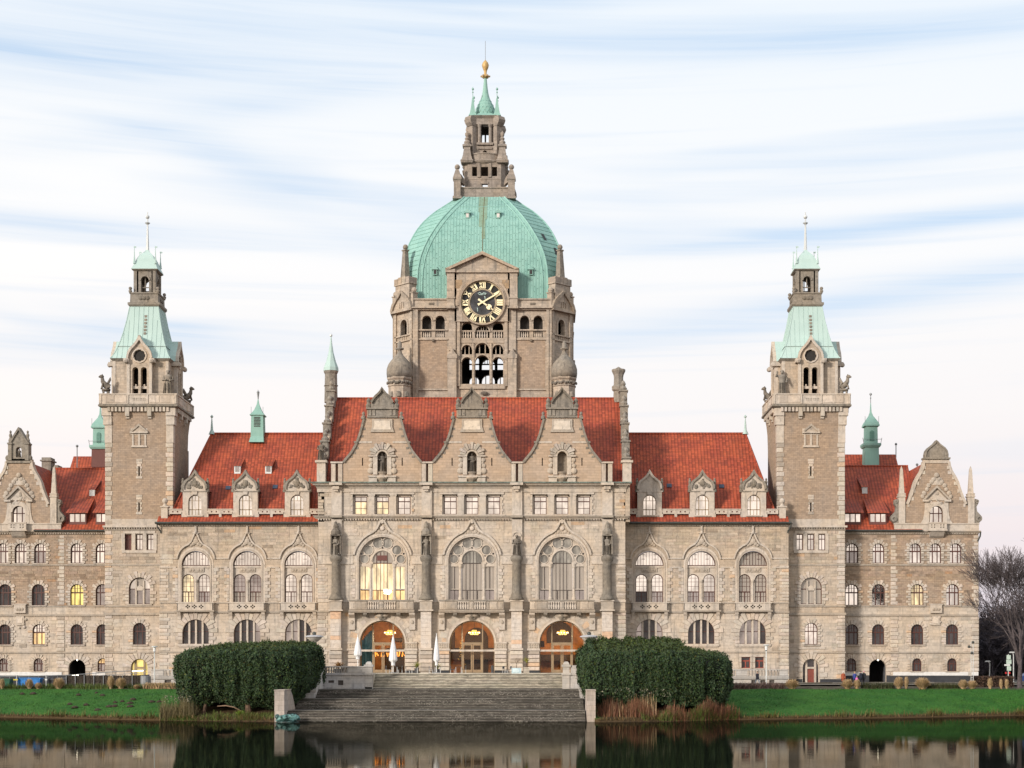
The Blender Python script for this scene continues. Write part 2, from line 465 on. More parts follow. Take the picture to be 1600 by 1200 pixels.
def glass(name, base, refl, gcol=(0.9, 0.9, 0.9), emit=None, es=0.0, rough=0.03, curtain=False):
 m, t, b=newmat(name);h=T(t)
 pos=h.n('ShaderNodeNewGeometry').outputs['Position']
 nz=h.noise(h.mapv(pos, (1.3, 1.3, 0.5) if not curtain else(5, 5, 0.15)), 1.0, 3)
 col=h.mix(1.0, c4(base), h.rng(nz, 0.3, 0.7, 0.45 if not curtain else 0.8, 1.4 if not curtain else 1.15), 'MULTIPLY')
 t.links.new(col, b.inputs['Base Color']);b.inputs['Roughness'].default_value=0.35;b.inputs['Specular IOR Level'].default_value=0.05
 if emit:
  t.links.new(h.mix(1.0, c4(emit), h.rng(nz, 0.3, 0.7, 0.6, 1.25), 'MULTIPLY'), b.inputs['Emission Color']);b.inputs['Emission Strength'].default_value=es
 g=h.n('ShaderNodeBsdfGlossy');g.inputs['Color'].default_value=c4(gcol);g.inputs['Roughness'].default_value=rough
 wob=h.noise(pos, 1.1, 2)
 t.links.new(h.bump(wob, 0.16, 0.05), g.inputs['Normal'])
 mx=h.n('ShaderNodeMixShader');t.links.new(h.math('MULTIPLY', h.rng(h.noise(h.mapv(pos, (.55, .55, .3)), 1.0, 4, .6, .6), .35, .65, .62, 1.08), refl), mx.inputs[0])
 t.links.new(b.outputs[0], mx.inputs[1]);t.links.new(g.outputs[0], mx.inputs[2])
 out=[n for n in t.nodes if n.type=='OUTPUT_MATERIAL'][0]
 t.links.new(mx.outputs[0], out.inputs[0])
 return m
PALE=stone('pale_sandstone', (0.485, 0.424, 0.362), (1.15, 0.42), 0.10, 0.55)
PALES=stone('pale_sandstone_plain', (0.50, 0.443, 0.388), None, 0.14, 0.5)
WARM=stone('warm_sandstone', (0.44, 0.372, 0.305), (0.9, 0.36), 0.12, 0.52)
TUFF=stone('brown_tuff', (0.345, 0.268, 0.208), (0.55, 0.24), 0.14, 0.28)
GABLE=stone('tan_gable_stone', (0.42, 0.325, 0.25), (1.0, 0.34), 0.10, 0.12)
GREY=stone('grey_weathered_stone', (0.255, 0.23, 0.20), None, 0.24, 0.8, grime=(0.17, 0.155, 0.14))
DARKST=stone('dark_statue_stone', (0.17, 0.15, 0.13), None, 0.28, 0.5, grime=(0.1, 0.09, 0.08))
LANT=stone('lantern_stone', (0.285, 0.25, 0.222), (0.8, 0.5), 0.16, 0.75, grime=(0.24, 0.21, 0.19))
TOWER=stone('tower_stone', (0.40, 0.343, 0.288), (1.0, 0.42), 0.14, 0.7)
WHITEST=stone('white_rendered_stone', (0.46, 0.445, 0.43), (1.2, 0.5), 0.08, 0.4, grime=(0.3, 0.3, 0.3))
STEPL=stone('pale_step_stone', (0.47, 0.43, 0.36), None, 0.2, 0.5, grime=(0.25, 0.23, 0.2))
BASALT=stone('dark_base_stone', (0.045, 0.048, 0.056), (1.3, 0.45), 0.12, 0.2, grime=(0.03, 0.03, 0.03))
TILE=tiles('red_clay_tiles', (0.32, 0.066, 0.027))
COPD=copper('green_copper', (0.255, 0.445, 0.395), (0.15, 0.315, 0.28), 0.9)
COPP=copper('pale_green_copper', (0.42, 0.545, 0.515), (0.32, 0.45, 0.43), 0.55)
COPR=copper('mint_copper', (0.25, 0.42, 0.365), (0.15, 0.30, 0.26), 0.6)
GUTTER=plain('dark_gutter_metal', (0.05, 0.055, 0.05), 0.5, 0.0, 0.2)
GOLD=plain('gilded_metal', (0.50, 0.33, 0.13), 0.5, 0.15, 0.12)
GOLDP=plain('pale_gilt', (0.93, 0.82, 0.54), 0.4, 0.15, 0.06)
BLACK=plain('black_dial', (0.012, 0.012, 0.013), 0.5, 0.0, 0.3)
DIALIN=plain('slate_dial', (0.035, 0.036, 0.042), 0.45, 0.0, 0.6, 1.2)
FRAME=plain('dark_red_frame', (0.075, 0.027, 0.021), 0.55, 0.0, 0.15)
FRAMEB=plain('bronze_frame', (0.27, 0.20, 0.125), 0.5, 0.1, 0.1)
FRAMEK=plain('thin_dark_frame', (0.06, 0.045, 0.04), 0.5, 0.0, 0.15)
DOORRED=plain('red_brown_door', (0.20, 0.055, 0.04), 0.5, 0.0, 0.12)
DARKIN=plain('dark_interior', (0.018, 0.018, 0.02), 0.9, 0.0, 0.2)
VOIDW=plain('interior_shade', (0.03, 0.027, 0.025), 0.9, 0.0, 0.2)  # near-black stands in for shade inside the towers and belfries
SHUT=plain('red_brown_blind', (0.13, 0.05, 0.042), 0.7, 0.0, 0.08)
LEADBLUE=plain('blue_grey_skylight', (0.045, 0.062, 0.10), 0.3, 0.0, 0.2)
WMETAL=plain('pale_grey_metal', (0.58, 0.60, 0.60), 0.45, 0.2, 0.05)
GMETAL=plain('grey_metal', (0.22, 0.23, 0.24), 0.45, 0.3, 0.1)
GL_BRIGHT=glass('sky_reflecting_glass', (0.05, 0.05, 0.05), 0.86, (0.93, 0.89, 0.86))
GL_MID=glass('half_reflecting_glass', (0.11, 0.09, 0.088), 0.34, (0.85, 0.8, 0.8))
GL_DARK=glass('dark_glass', (0.035, 0.029, 0.03), 0.06, (0.8, 0.8, 0.85))
GL_CURT=glass('curtained_glass', (0.30, 0.262, 0.228), 0.12, (0.9, 0.87, 0.82), curtain=True)
GL_GREY=glass('grey_tracery_glass', (0.23, 0.215, 0.19), 0.10, (0.85, 0.85, 0.85))
GL_LIT=glass('lit_glass', (0.3, 0.2, 0.1), 0.12, (0.9, 0.9, 0.9), (1.0, 0.62, 0.24), 0.62)
GL_LITY=glass('yellow_lit_glass', (0.3, 0.24, 0.08), 0.12, (0.9, 0.9, 0.9), (1.0, 0.76, 0.20), 0.6)
GL_LITC=glass('cream_lit_glass', (0.4, 0.3, 0.16), 0.12, (0.9, 0.9, 0.9), (1.0, 0.80, 0.50), 0.5)
def rt(lo=0.86, hi=1.1, hue=0.03):
 k=rnd.uniform(lo, hi);return(k*(1+rnd.uniform(-hue, hue)), k, k*(1+rnd.uniform(-hue, hue)))
def stone_t():
 """tint of one dressed stone: mostly alike, now and then a warm or a dark one"""
 q=rnd.random()
 if q<0.035:return(1.10, 0.91, 0.74)
 if q<0.11:return(0.72, 0.70, 0.68)
 return rt(0.86, 1.12)
def ring_stones(mb, w, zs, n, inner_r, len_a, len_b, y0=-0.09, y1=0.02, gap=0.025, keyk=1.25, m=0):
 """wedge stones round a half-circle head centred on x=0,z=zs"""
 for i in range(n):
  a0=180.0*i/n;a1=180.0*(i+1)/n
  mid=(i==n//2)
  ro=inner_r+(len_b if i%2 else len_a)*(keyk if mid else 1)
  g=math.degrees(gap/inner_r)
  p=arc(0, zs, inner_r-0.012, a0+g, a1-g, 2)+arc(0, zs, ro, a1-g, a0+g, 2)
  mb.prism(p, y0-(0.05 if mid else 0), y1, m, rt(.88, 1.1))
def jamb_stones(mb, hw, z0, z1, n, la, lb, y0=-0.09, y1=0.02, m=0, gap=0.028):
 h=(z1-z0)/n
 for sgn in(-1, 1):
  for i in range(n):
   l=lb if i%2 else la
   a, b=sgn*(hw-0.012), sgn*(hw+l)
   mb.block(min(a, b), max(a, b), y0, y1, z0+i*h+gap, z0+(i+1)*h-gap, m, stone_t())
def win_proto(w, h, arch, panes, vb=(), hb=(), sur=None, sill=0.14, frame=None, smat=None, depth=0.30, mull=None, ft=0.09, vb_low=None, nv=9, nj=6):
 """panes: (x0,x1,z0,z1) in metres; vb: glazing bars (x, half width, z0, z1); hb: (z, half width, x0, x1)"""
 r=w/2;zs=h-r if arch else h
 top=(lambda x:zs+math.sqrt(max(0, r*r-x*x))) if arch else(lambda x:h)
 P=dict(w=w, h=h, arch=arch, zs=zs)
 fm=MB()
 out=archpoly(0, 0, zs, r) if arch else rectpoly(-r, r, 0, h)
 inn=archpoly(0, ft, zs, r-ft) if arch else rectpoly(-r+ft, r-ft, ft, h-ft)
 fm.band(inn, out, depth-0.10, depth+0.04, closed=True)
 for x, hw, z0, z1 in vb:
  zz=min(z1, min(top(x-hw), top(x+hw))-0.02)
  if zz>z0:fm.box(x-hw, x+hw, depth-0.07, depth+0.03, z0, zz)
 for z, hw, x0, x1 in hb:
  if arch and z>zs:
   lim=math.sqrt(max(0.001, r*r-(z+hw-zs)**2))-0.02;x0=max(x0, -lim);x1=min(x1, lim)
  fm.box(x0, x1, depth-0.085, depth+0.032, z-hw, z+hw)
 P['frame']=make_mesh(fm, 'window', frame or FRAME, (0, 0, 0), uv=False)
 P['panes']=[]
 for x0, x1, z0, z1 in panes:
  pm=MB();nx=8
  tp=[]
  for i in range(nx+1):
   x=x1+(x0-x1)*i/nx
   tp.append((x, max(z0+0.001, min(z1, top(x)-0.01))))
  pl=[(x0, z0), (x1, z0)]+tp
  pm.add([(x, depth, z) for x, z in pl], [tuple(range(len(pl)))])
  P['panes'].append(make_mesh(pm, 'pane', GL_DARK, (0, 0, 0), uv=False))
 P['sur']=None
 if sur:
  la, lb, proud=sur
  sm=MB()
  if arch:
   ring_stones(sm, w, zs, nv, r, la, lb, -proud)
   jamb_stones(sm, r, 0, zs, nj, la, lb, -proud)
  else:
   jamb_stones(sm, r, 0, h, nj, la, lb, -proud)
   sm.block(-r-lb, r+lb, -proud, 0.02, h, h+lb*0.9, 0, stone_t())
  P['sur']=make_mesh(sm, 'surround', smat or PALES, (0, 0, 0))
 P['mull']=None
 if mull:
  mm=MB()
  for q in mull:q(mm)
  P['mull']=make_mesh(mm, 'mullion', smat or PALES, (0, 0, 0))
 P['sill']=None
 if sill:
  q=MB();q.box(-r-0.25, r+0.25, -0.2, depth, -sill, 0.0, 0, (0.9, 0.9, 0.9));P['sill']=make_mesh(q, 'sill', smat or PALES, (0, 0, 0))
 return P
def place_win(parent, P, x, y, z, mats, name='window'):
 o=put(P['frame'], name, parent, (x, y, z))
 if not isinstance(mats, (list, tuple)):mats=[mats]
 for i, pm in enumerate(P['panes']):
  put(pm, 'pane', o, (x, y, z), mat=mats[i%len(mats)])
 for k, n in(('sur', 'surround'), ('mull', 'mullion'), ('sill', 'sill')):
  if P[k]:put(P[k], n, o, (x, y, z))
 return o
def win_hole(P, x, z):
 r=P['w']/2
 return archpoly(x, z, z+P['zs'], r) if P['arch'] else rectpoly(x-r, x+r, z, z+P['h'])
def facade(parent, name, y, x0, x1, z0, z1, holes, mat, depth=0.42, back=None):
 mb=MB();mb.plate(rectpoly(x0, x1, z0, z1), holes, y, y+depth, edge=False)
 if back:
  mb.quad((x0, y, z0), (x0, y+back, z0), (x0, y+back, z1), (x0, y, z1))
  mb.quad((x1, y, z0), (x1, y+back, z0), (x1, y+back, z1), (x1, y, z1))
 return build(mb, name, mat, parent)
def facade_zones(parent, name, y, x0, x1, zs, mats, holes, depth=0.5, back=10):
 """one wall in horizontal zones of different stone"""
 for za, zb, m in zip(zs, zs[1:], mats):
  hs=[h for h in holes if za<=(min(q[1] for q in h)+max(q[1] for q in h))/2<zb]
  facade(parent, name, y, x0, x1, za, zb, hs, m, depth, back)
STONES={}
def ashlar(parent, mat, y, x0, x1, z0, z1, keep, course=0.42, lmin=0.8, lmax=1.9, proud=0.02):
 nrow=max(1, round((z1-z0)/course));ch=(z1-z0)/nrow
 kb=[]
 for p in keep:
  xs=[q[0] for q in p];zs=[q[1] for q in p];kb.append((min(xs), max(xs), min(zs), max(zs), p))
 L=STONES.setdefault(parent.name, (parent, []))[1]
 for r_ in range(nrow):
  za, zb=z0+r_*ch, z0+(r_+1)*ch
  x=x0-rnd.uniform(0, lmax*0.5)
  while x<x1:
   l=rnd.uniform(lmin, lmax);a, b=max(x, x0), min(x+l, x1);x+=l
   if b-a<0.2:continue
   hit=False
   for(kx0, kx1, kz0, kz1, p) in kb:
    if b<kx0 or a>kx1 or zb<kz0 or za>kz1:continue
    zm=(za+zb)/2;xm=(a+b)/2
    if any(inpoly(q, p) for q in((a, za), (b, za), (a, zb), (b, zb), (xm, za), (xm, zb), (xm, zm), (a+(b-a)*.25, zm), (a+(b-a)*.75, zm))):
     hit=True;break
   if hit:continue
   L.append((b-a, (a+0.014, b-0.014, y-proud-rnd.uniform(0, 0.02), y+0.01, za+0.014, zb-0.014), mat, stone_t()))
def flush_stones(limit=260):
 for key, (parent, L) in STONES.items():
  L.sort(key=lambda q:-q[0])
  for _, a, mat, t in L[:limit]:
   mb=MB();mb.block(*a, 0, t, 0.012);build(mb, 'ashlar_stone', mat, parent)
  rest={}
  for _, a, mat, t in L[limit:]:rest.setdefault(mat.name, (mat, MB()))[1].block(*a, 0, t, 0.012)
  for mat, mb in rest.values():build(mb, 'ashlar_stones', mat, parent, kind='stuff')
 STONES.clear()
QMESH={}
def quoins(parent, xe, side, y, z0, z1, n, la, lb, mat, proud=0.07, wrap=0.5, stag=0):
 """corner stones along a vertical edge; side=-1: stones run left of the edge"""
 h=(z1-z0)/n
 for i in range(n):
  long_=(i+stag)%2==0
  l=la if long_ else lb
  k=(round(l, 3), round(h, 3), side, mat.name, round(proud, 3), round(wrap, 2), rnd.randrange(4))
  if k not in QMESH:
   mb=MB();a, b=(-l, proud) if side<0 else(-proud, l)
   mb.block(a, b, -proud, wrap, 0.03, h-0.03, 0, stone_t(), 0.045);QMESH[k]=make_mesh(mb, 'quoin', mat, (0, 0, 0))
  put(QMESH[k], 'quoin', parent, (xe, y, z0+i*h))
def dentils(parent, x0, x1, y, z, w, h, d, mat, name='dentil_course'):
 mb=MB();n=max(1, int((x1-x0)/(2*w)))
 p=(x1-x0)/n
 for i in range(n):mb.box(x0+i*p, x0+i*p+w, y-d, y+0.05, z, z+h, 0, rt())
 return build(mb, name, mat, parent, uv=False, kind='stuff')
def cornice(mb, x0, x1, y, z0, steps, m=0, ends=0.0):
 """stack of projecting courses: steps = (height, projection)"""
 z=z0
 for h, p in steps:
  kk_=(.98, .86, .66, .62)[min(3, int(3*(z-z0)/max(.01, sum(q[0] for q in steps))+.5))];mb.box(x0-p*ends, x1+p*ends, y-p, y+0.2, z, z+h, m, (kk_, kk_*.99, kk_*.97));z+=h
def baluster_mesh(h, r, mat, n=8):
 mb=MB();mb.lathe(0, 0, [(r*.8, 0), (r*.8, h*.08), (r*.5, h*.12), (r, h*.35), (r*.9, h*.5), (r*.45, h*.8), (r*.8, h*.9), (r*.8, h)], n)
 return make_mesh(mb, 'baluster', mat, (0, 0, 0), True, False)
HX=-9.1
hall=thing('town_hall', (HX, 212, 0.0), 'long sandstone town hall with three curved gables and red tiled roofs behind the pond', 'town hall')
PC, PW, PT, PO, PV=PL(204.0), PL(208.0), PL(210.0), PL(213.0), PL(212.5)
X, Z=PC.X, PC.Z;k=PC.k;YC=PC.Y
BAYS=(597.5, 737.5, 878.3)
TERR=1.05
holes=[];keep=[]
for c in BAYS:
 g=archpoly(X(c), TERR-0.1, Z(1005), 35.5*k, 20);holes.append(g);keep.append(grow(archpoly(X(c), TERR-.1, Z(1005), 43*k), 0.2))
 u=archpoly(X(c), Z(937), Z(876), 37*k, 24);holes.append(u)
 keep.append([(X(c+a), Z(b)) for a, b in((-47, 955), (47, 955), (47, 864), (38, 846), (26, 832), (10, 824), (0, 806), (-10, 824), (-26, 832), (-38, 846), (-47, 864))])
 for d in(-34, 0, 34):holes.append(rectpoly(X(c+d-12), X(c+d+12), Z(804), Z(772.5)))
 keep.append(rectpoly(X(c-50), X(c+50), Z(806), Z(768)))
cx0, cx1=X(497), X(977)
facade(hall, 'central_wall', YC, cx0, cx1, 0.2, Z(757), holes, PALE, 0.5, 10)
PILX=(525.8, 666.4, 807.4, 948.5)
for p in PILX:keep.append(rectpoly(X(p-11), X(p+11), 0, Z(757)))
ashlar(hall, PALE, YC, cx0+1.6, cx1-1.6, Z(935), Z(815), keep, 0.44, 0.8, 2.0)
ashlar(hall, PALE, YC, cx0+1.6, cx1-1.6, TERR, Z(957), keep, 0.5, 0.9, 2.0)
ashlar(hall, WARM, YC, cx0, cx1, Z(804), Z(771), keep, 0.4, 0.7, 1.4)
quoins(hall, cx0, 1, YC, 0.3, Z(956), 17, 1.25, 0.95, PALES, 0.08, 1.6)
quoins(hall, cx1, -1, YC, 0.3, Z(956), 17, 1.25, 0.95, PALES, 0.08, 1.6)
quoins(hall, cx0, 1, YC, Z(936), Z(882), 12, 1.2, 0.9, PALES, 0.05, 1.6)
quoins(hall, cx1, -1, YC, Z(936), Z(882), 12, 1.2, 0.9, PALES, 0.05, 1.6)
pil_lo=MB();pil_up=MB();colm=MB();pedm=MB()
for i, p in enumerate(PILX):
 x0, x1=X(p-8.4), X(p+8.4)
 pil_lo.box(x0, x1, YC-0.85, YC+.1, 0.8, Z(953))
 zz=[Z(1049-6.4*j) for j in range(6)]
 for j in range(5):
  pm=MB();pm.block(x0-.12, x1+.12, YC-1.05, YC, zz[j]+.02, zz[j+1]-.02, 0, stone_t(), 0.05);build(pm, 'rusticated_stone', PALES, hall)
 for j in range(9):
  za=Z(1013-j*6.5);zb=Z(1013-(j+1)*6.5)
  pm=MB();pm.block(x0+.02, x1-.02, YC-0.90, YC-.8, za+.01, zb-.01, 0, (1.12, 1.13, 1.16) if rnd.random()<.75 else(1.2, 0.95, 0.78), 0.012);build(pm, 'pilaster_stone', PALES, hall)
 pil_lo.box(x0-.15, x1+.15, YC-1.1, YC, Z(1016), Z(1013))
 pedm.box(x0-.1, x1+.1, YC-1.05, YC, Z(953), Z(938.5), 0, (0.78, .77, .75));pedm.box(x0-.25, x1+.25, YC-1.2, YC, Z(955), Z(953));pedm.box(x0-.2, x1+.2, YC-1.15, YC, Z(940), Z(938))
 colm.lathe(X(p), YC-.45, [(.95, Z(938)), (.95, Z(935)), (.72, Z(932)), (.72, Z(930)), (.60, Z(927)), (.55, Z(884)), (.62, Z(882)), (.5, Z(880)), (.75, Z(876)), (.8, Z(871)), (.66, Z(869))], 14, 0, (.8, .79, .77))
 pil_up.box(X(p-7.5), X(p+8.5), YC-.3, YC+.1, Z(870), Z(761))
 pil_up.box(X(p-5), X(p+5), YC-.75, YC-.3, Z(765), Z(760.5));pil_up.box(X(p-3), X(p+3), YC-.6, YC-.3, Z(768.5), Z(765))
build(pil_lo, 'lower_pilasters', PALES, hall);build(pil_up, 'upper_pilasters', PALES, hall)
build(pedm, 'column_pedestals', PALES, hall);build(colm, 'pilaster_columns', GREY, hall, smooth=True)
for i, p in enumerate(PILX):
 mb=MB();x=X(p)
 if i!=2:
  mb.box(x-.62, x+.62, YC-1.15, YC-.2, Z(838), Z(836));mb.lathe(x, YC-.7, [(.6, Z(836)), (.62, Z(831)), (.45, Z(828)), (.3, Z(826)), (.33, Z(823)), (.18, Z(819)), (.2, Z(817.5)), (.03, Z(815))], 8)
  mb.box(x-.66, x-.52, YC-.95, YC-.2, Z(867), Z(836));mb.box(x+.52, x+.66, YC-.95, YC-.2, Z(867), Z(836))
  build(mb, 'statue_canopy', DARKST if i==0 else GREY, hall)
 else:
  mb.band(arc(x, Z(838), 5.5*k, 0, 180, 10), arc(x, Z(838), 7*k, 0, 180, 10), YC-.42, YC-.25);build(mb, 'niche_arch', PALES, hall)
mb=MB()
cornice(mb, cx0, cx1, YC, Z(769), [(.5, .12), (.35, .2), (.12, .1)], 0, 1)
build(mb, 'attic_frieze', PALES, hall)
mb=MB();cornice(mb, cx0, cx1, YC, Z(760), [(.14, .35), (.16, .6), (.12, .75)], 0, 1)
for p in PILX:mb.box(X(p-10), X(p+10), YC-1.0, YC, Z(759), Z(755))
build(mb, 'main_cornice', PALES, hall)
mb=MB();mb.box(cx0-.8, cx1+.8, YC-.85, YC+1.6, Z(755.2), Z(753.8));build(mb, 'copper_gutter', plain('weathered_gutter', (0.12, 0.17, 0.15), .6, 0, .5), hall)
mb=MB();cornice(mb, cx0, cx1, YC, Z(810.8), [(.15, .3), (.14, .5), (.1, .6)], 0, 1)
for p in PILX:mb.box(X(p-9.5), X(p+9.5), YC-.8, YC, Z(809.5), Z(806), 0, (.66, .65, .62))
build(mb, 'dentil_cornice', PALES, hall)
dentils(hall, cx0, cx1, YC, Z(813.2), .17, .19, .28, PALES)
mb=MB()
segs=[497]+[v for c in BAYS for v in(c-46, c+46)]+[977]
for a, b in zip(segs[::2], segs[1::2]):
 mb.box(X(a), X(b), YC-.12, YC, Z(881.5), Z(879.5));mb.box(X(a), X(b), YC-.12, YC, Z(868), Z(866.3));mb.box(X(a), X(b), YC-.05, YC, Z(879.5), Z(868), 0, (1.08, 1.08, 1.08))
build(mb, 'string_courses', PALES, hall)
mb=MB();mb.box(cx0-.1, cx1+.1, YC-.18, YC, Z(957), Z(954), 0, (.66, .65, .62));mb.box(cx0-.06, cx1+.06, YC-.1, YC, Z(941), Z(937.5));build(mb, 'floor_course', PALES, hall)
mb=MB();mb.box(cx0-.1, cx1+.1, YC-.14, YC, Z(1018), Z(1015));
for c in BAYS:pass
STR=mb
WA=win_proto(19.4*k, 28*k, False, [(-.79, .79, 0.02, 1.66), (-.79, .79, 1.66, 2.27)], [(0, .035, 0, 2.28)], [(1.66, .06, -.79, .79), (0.80, .025, -.79, .79)], None, 0, None, None, 0.42)
mb=MB()
for bi, c in enumerate(BAYS):
 for j, d in enumerate((-34, 0, 34)):
  place_win(hall, WA, X(c+d), YC, Z(803.7), [GL_LITC if(bi==0 and j<2) else GL_BRIGHT, GL_BRIGHT])
  for s in(-1, 1):
   mb.box(X(c+d)+s*9.7*k, X(c+d)+s*12.2*k, YC+.3, YC+.48, Z(804.5), Z(772))
  mb.box(X(c+d-12.2), X(c+d+12.2), YC+.3, YC+.48, Z(775.8), Z(772))
 for d in(-17, 17):
  mb.box(X(c+d-4.6), X(c+d+4.6), YC-.16, YC+.3, Z(804), Z(775));mb.box(X(c+d-5.6), X(c+d+5.6), YC-.22, YC+.3, Z(775), Z(772))
 mb.box(X(c-52), X(c+52), YC-.16, YC, Z(806), Z(803.9));mb.box(X(c-50), X(c+50), YC-.14, YC, Z(772.4), Z(769.5))
 for s in(-1, 1):
  for j in range(7):
   l=49.5 if j%2 else 47.5
   a, b=sorted((X(c+s*46.2), X(c+s*l)));mb.block(a, b, YC-.1, YC+.02, Z(803.7-j*4.5), Z(803.7-(j+1)*4.5)-.02, 0, stone_t())
build(mb, 'attic_window_dressings', PALES, hall)
def great_window(c, mats, lit=False):
 x=X(c);zs=Z(876);zb=Z(937)
 yg=YC+.42
 w=MB()
 for px in(-11.5, -5.3, 0, 5.3):w.box(x+(px+1.8)*k-.03, x+(px+1.8)*k+.03, yg-.05, yg+.02, zb, Z(861.5+abs(px)*.25))
 for a, b in((-16, 16), ):
  w.box(x+a*k, x+b*k, yg-.06, yg+.02, Z(880.5), Z(879.2));w.box(x+a*k, x+b*k, yg-.06, yg+.02, Z(922.5), Z(921.6))
 for s in(-1, 1):
  w.box(x+s*27.5*k-.05, x+s*27.5*k+.05, yg-.05, yg+.02, zb, Z(885));w.box(x+s*34*k, x+s*20.5*k, yg-.05, yg+.02, Z(922.5), Z(921))
 for px in(-7.5, 8):w.box(x+px*k-.06, x+px*k+.06, yg-.07, yg+.02, zb, Z(922))
 o=build(w, 'window', FRAMEK if not lit else FRAME, hall)
 tr=MB()
 outer=arc(x, zs, 37*k, -3, 183, 30)
 inner=archpoly(x, zs-4*k+.02, zs-.2*k, 16*k, 16)
 hl=[inner[2:]] if False else[]
 outer_l=[(x+37*k, Z(881.5))]+outer+[(x-37*k, Z(881.5))]+[(x-16*k, Z(881.5)), (x-16*k, zs)]+arc(x, zs, 16*k, 174, 6, 14)+[(x+16*k, zs), (x+16*k, Z(881.5))]
 rnds=[(7.2, 859.0-10.6, 8.6), (22.3, 859.2, 8.1), (28.4, 873.2, 7.2)]
 hs=[]
 for a, b, r in rnds:
  for s in(-1, 1):hs.append(circle(x+s*a*k, Z(b), r*k*.9, 14))
 for a, b, r in((14.6, 855.6-2.2, 1.5), (33.0, 865, 1.7), (0, 856, 1.4), (20.2, 868.4, 1.3), (0, 842.0, 1.1), (15.6, 845.2, 1.3)):
  for s in((-1, 1) if a else(1, )):hs.append(circle(x+s*a*k, Z(b), r*k, 8))
 tr.plate(outer_l, hs, yg-.12, yg+.02)
 for a, b, r in rnds:
  for s in(-1, 1):tr.band(circle(x+s*a*k, Z(b), r*k*.9, 14), circle(x+s*a*k, Z(b), r*k*1.04, 14), yg-.2, yg-.1, 0, (1.1, 1.1, 1.1), True)
 tr.band(arc(x, zs, 16*k, 0, 180, 16), arc(x, zs, 18.4*k, 0, 180, 16), yg-.22, yg-.1, 0, (1.08, 1.08, 1.08))
 tr.box(x-37*k, x-20*k, yg-.2, yg+.02, Z(885), Z(880.5));tr.box(x+20*k, x+37*k, yg-.2, yg+.02, Z(885), Z(880.5))
 for s in(-1, 1):
  a, b=sorted((x+s*34.6*k, x+s*37*k));tr.box(a, b, yg-.2, yg+.02, zb, Z(885))
  tr.lathe(x+s*18.4*k, yg-.1, [(.26, zb), (.26, Z(934)), (.19, Z(932)), (.17, Z(888)), (.24, Z(886)), (.3, Z(881))], 10)
  tr.box(x+s*18.4*k-.3, x+s*18.4*k+.3, yg-.3, yg+.02, Z(881), Z(878.6))
  tr.box(x+s*20.4*k, x+s*35*k, yg-.16, yg+.02, Z(921.2), Z(919.8))
 build(tr, 'tracery', PALES, o)
 def pane(pl, m):
  q=MB();q.add([(a, yg, b) for a, b in pl], [tuple(range(len(pl)))]);build(q, 'pane', m, o, uv=False)
 pane([(x-16*k, Z(880)), (x+16*k, Z(880))]+arc(x, zs, 16*k, 0, 180, 12), mats[0])
 pane(rectpoly(x-16*k, x+16*k, Z(922), Z(880)), mats[1]);pane(rectpoly(x-16*k, x+16*k, zb, Z(922)), mats[2])
 for s in(-1, 1):
  pane(rectpoly(*sorted((x+s*35*k, x+s*20*k)), Z(921), Z(885)), mats[3]);pane(rectpoly(*sorted((x+s*35*k, x+s*20*k)), zb, Z(921)), mats[4])
  for a, b, r in rnds:pane(circle(x+s*a*k, Z(b), r*k*.97, 14), GL_GREY)
 q=MB();q.add([(a, yg+.03, b) for a, b in arc(x, zs, 36.5*k, 0, 180, 20)], [tuple(range(21))]);build(q, 'backing_glass', GL_DARK, o, uv=False)
 hd=MB()
 L=[(-46, 867), (-44.5, 860), (-41, 852.5), (-36, 845), (-30, 838.8), (-24, 834.2), (-17, 830.6), (-12.5, 827.5), (-9.2, 823), (-6.6, 818.5), (-3.6, 812.5)]
 I=[(-43, 867), (-41.6, 861), (-38.4, 854.5), (-33.8, 847.4), (-28.3, 841.4), (-22.5, 837.2), (-15.5, 833.6), (-10, 829.8), (-6.6, 825), (-4.2, 820), (-1.3, 814)]
 a=[(x+p*k, Z(q)) for p, q in I]+[(x-p*k, Z(q)) for p, q in reversed(I)]
 b=[(x+p*k, Z(q)) for p, q in L]+[(x-p*k, Z(q)) for p, q in reversed(L)]
 hd.band(a, b, YC-.28, YC+.02)
 hd.band(arc(x, zs, 36.85*k, 0, 180, 24), arc(x, zs, 39*k, 0, 180, 24), YC-.16, YC+.02, 0, (.92, .9, .88))
 hd.band(arc(x, zs, 39.3*k, 0, 180, 24), arc(x, zs, 43*k, 0, 180, 24), YC-.08, YC+.02, 0, (1.08, 1.08, 1.08))
 for s in(-1, 1):
  for(p0, p1, pr, tt) in((36.85, 39, .16, .92), (39.3, 42, .08, 1.06)):
   q0, q1=sorted((x+s*p0*k, x+s*p1*k));hd.box(q0, q1, YC-pr, YC+.02, zb, zs, 0, (tt, tt, tt))
  for j in range(10):
   l=49.4 if j%2 else 47
   q0, q1=sorted((x+s*42.2*k, x+s*l*k));hd.block(q0, q1, YC-.1, YC+.02, Z(934-j*5)+.01, Z(929-j*5)-.01, 0, rt(.95, 1.15))
 hd.lathe(x, YC, [(.001, 0)], 3) if False else None
 hd.sphere((x, YC-.08, Z(825.5)), .30, 10, 0, (1.15, 1.15, 1.18), 1, .45, 1)
 for s in(-1, 1):
  for(p, q, r) in((5.5, 831, .28), (10, 833.2, .2), (2.2, 832.5, .22), (3.4, 820.4, .14)):hd.sphere((x+s*p*k, YC-.04, Z(q)), r, 7, 0, (.85, .83, .8), 1, .5, 1)
 hd.prism([(x+p*k, Z(q)) for p, q in((-2.2, 818), (2.2, 818), (0, 806.5))], YC-.3, YC-.02)
 build(hd, 'hood_mould', PALES, hall)
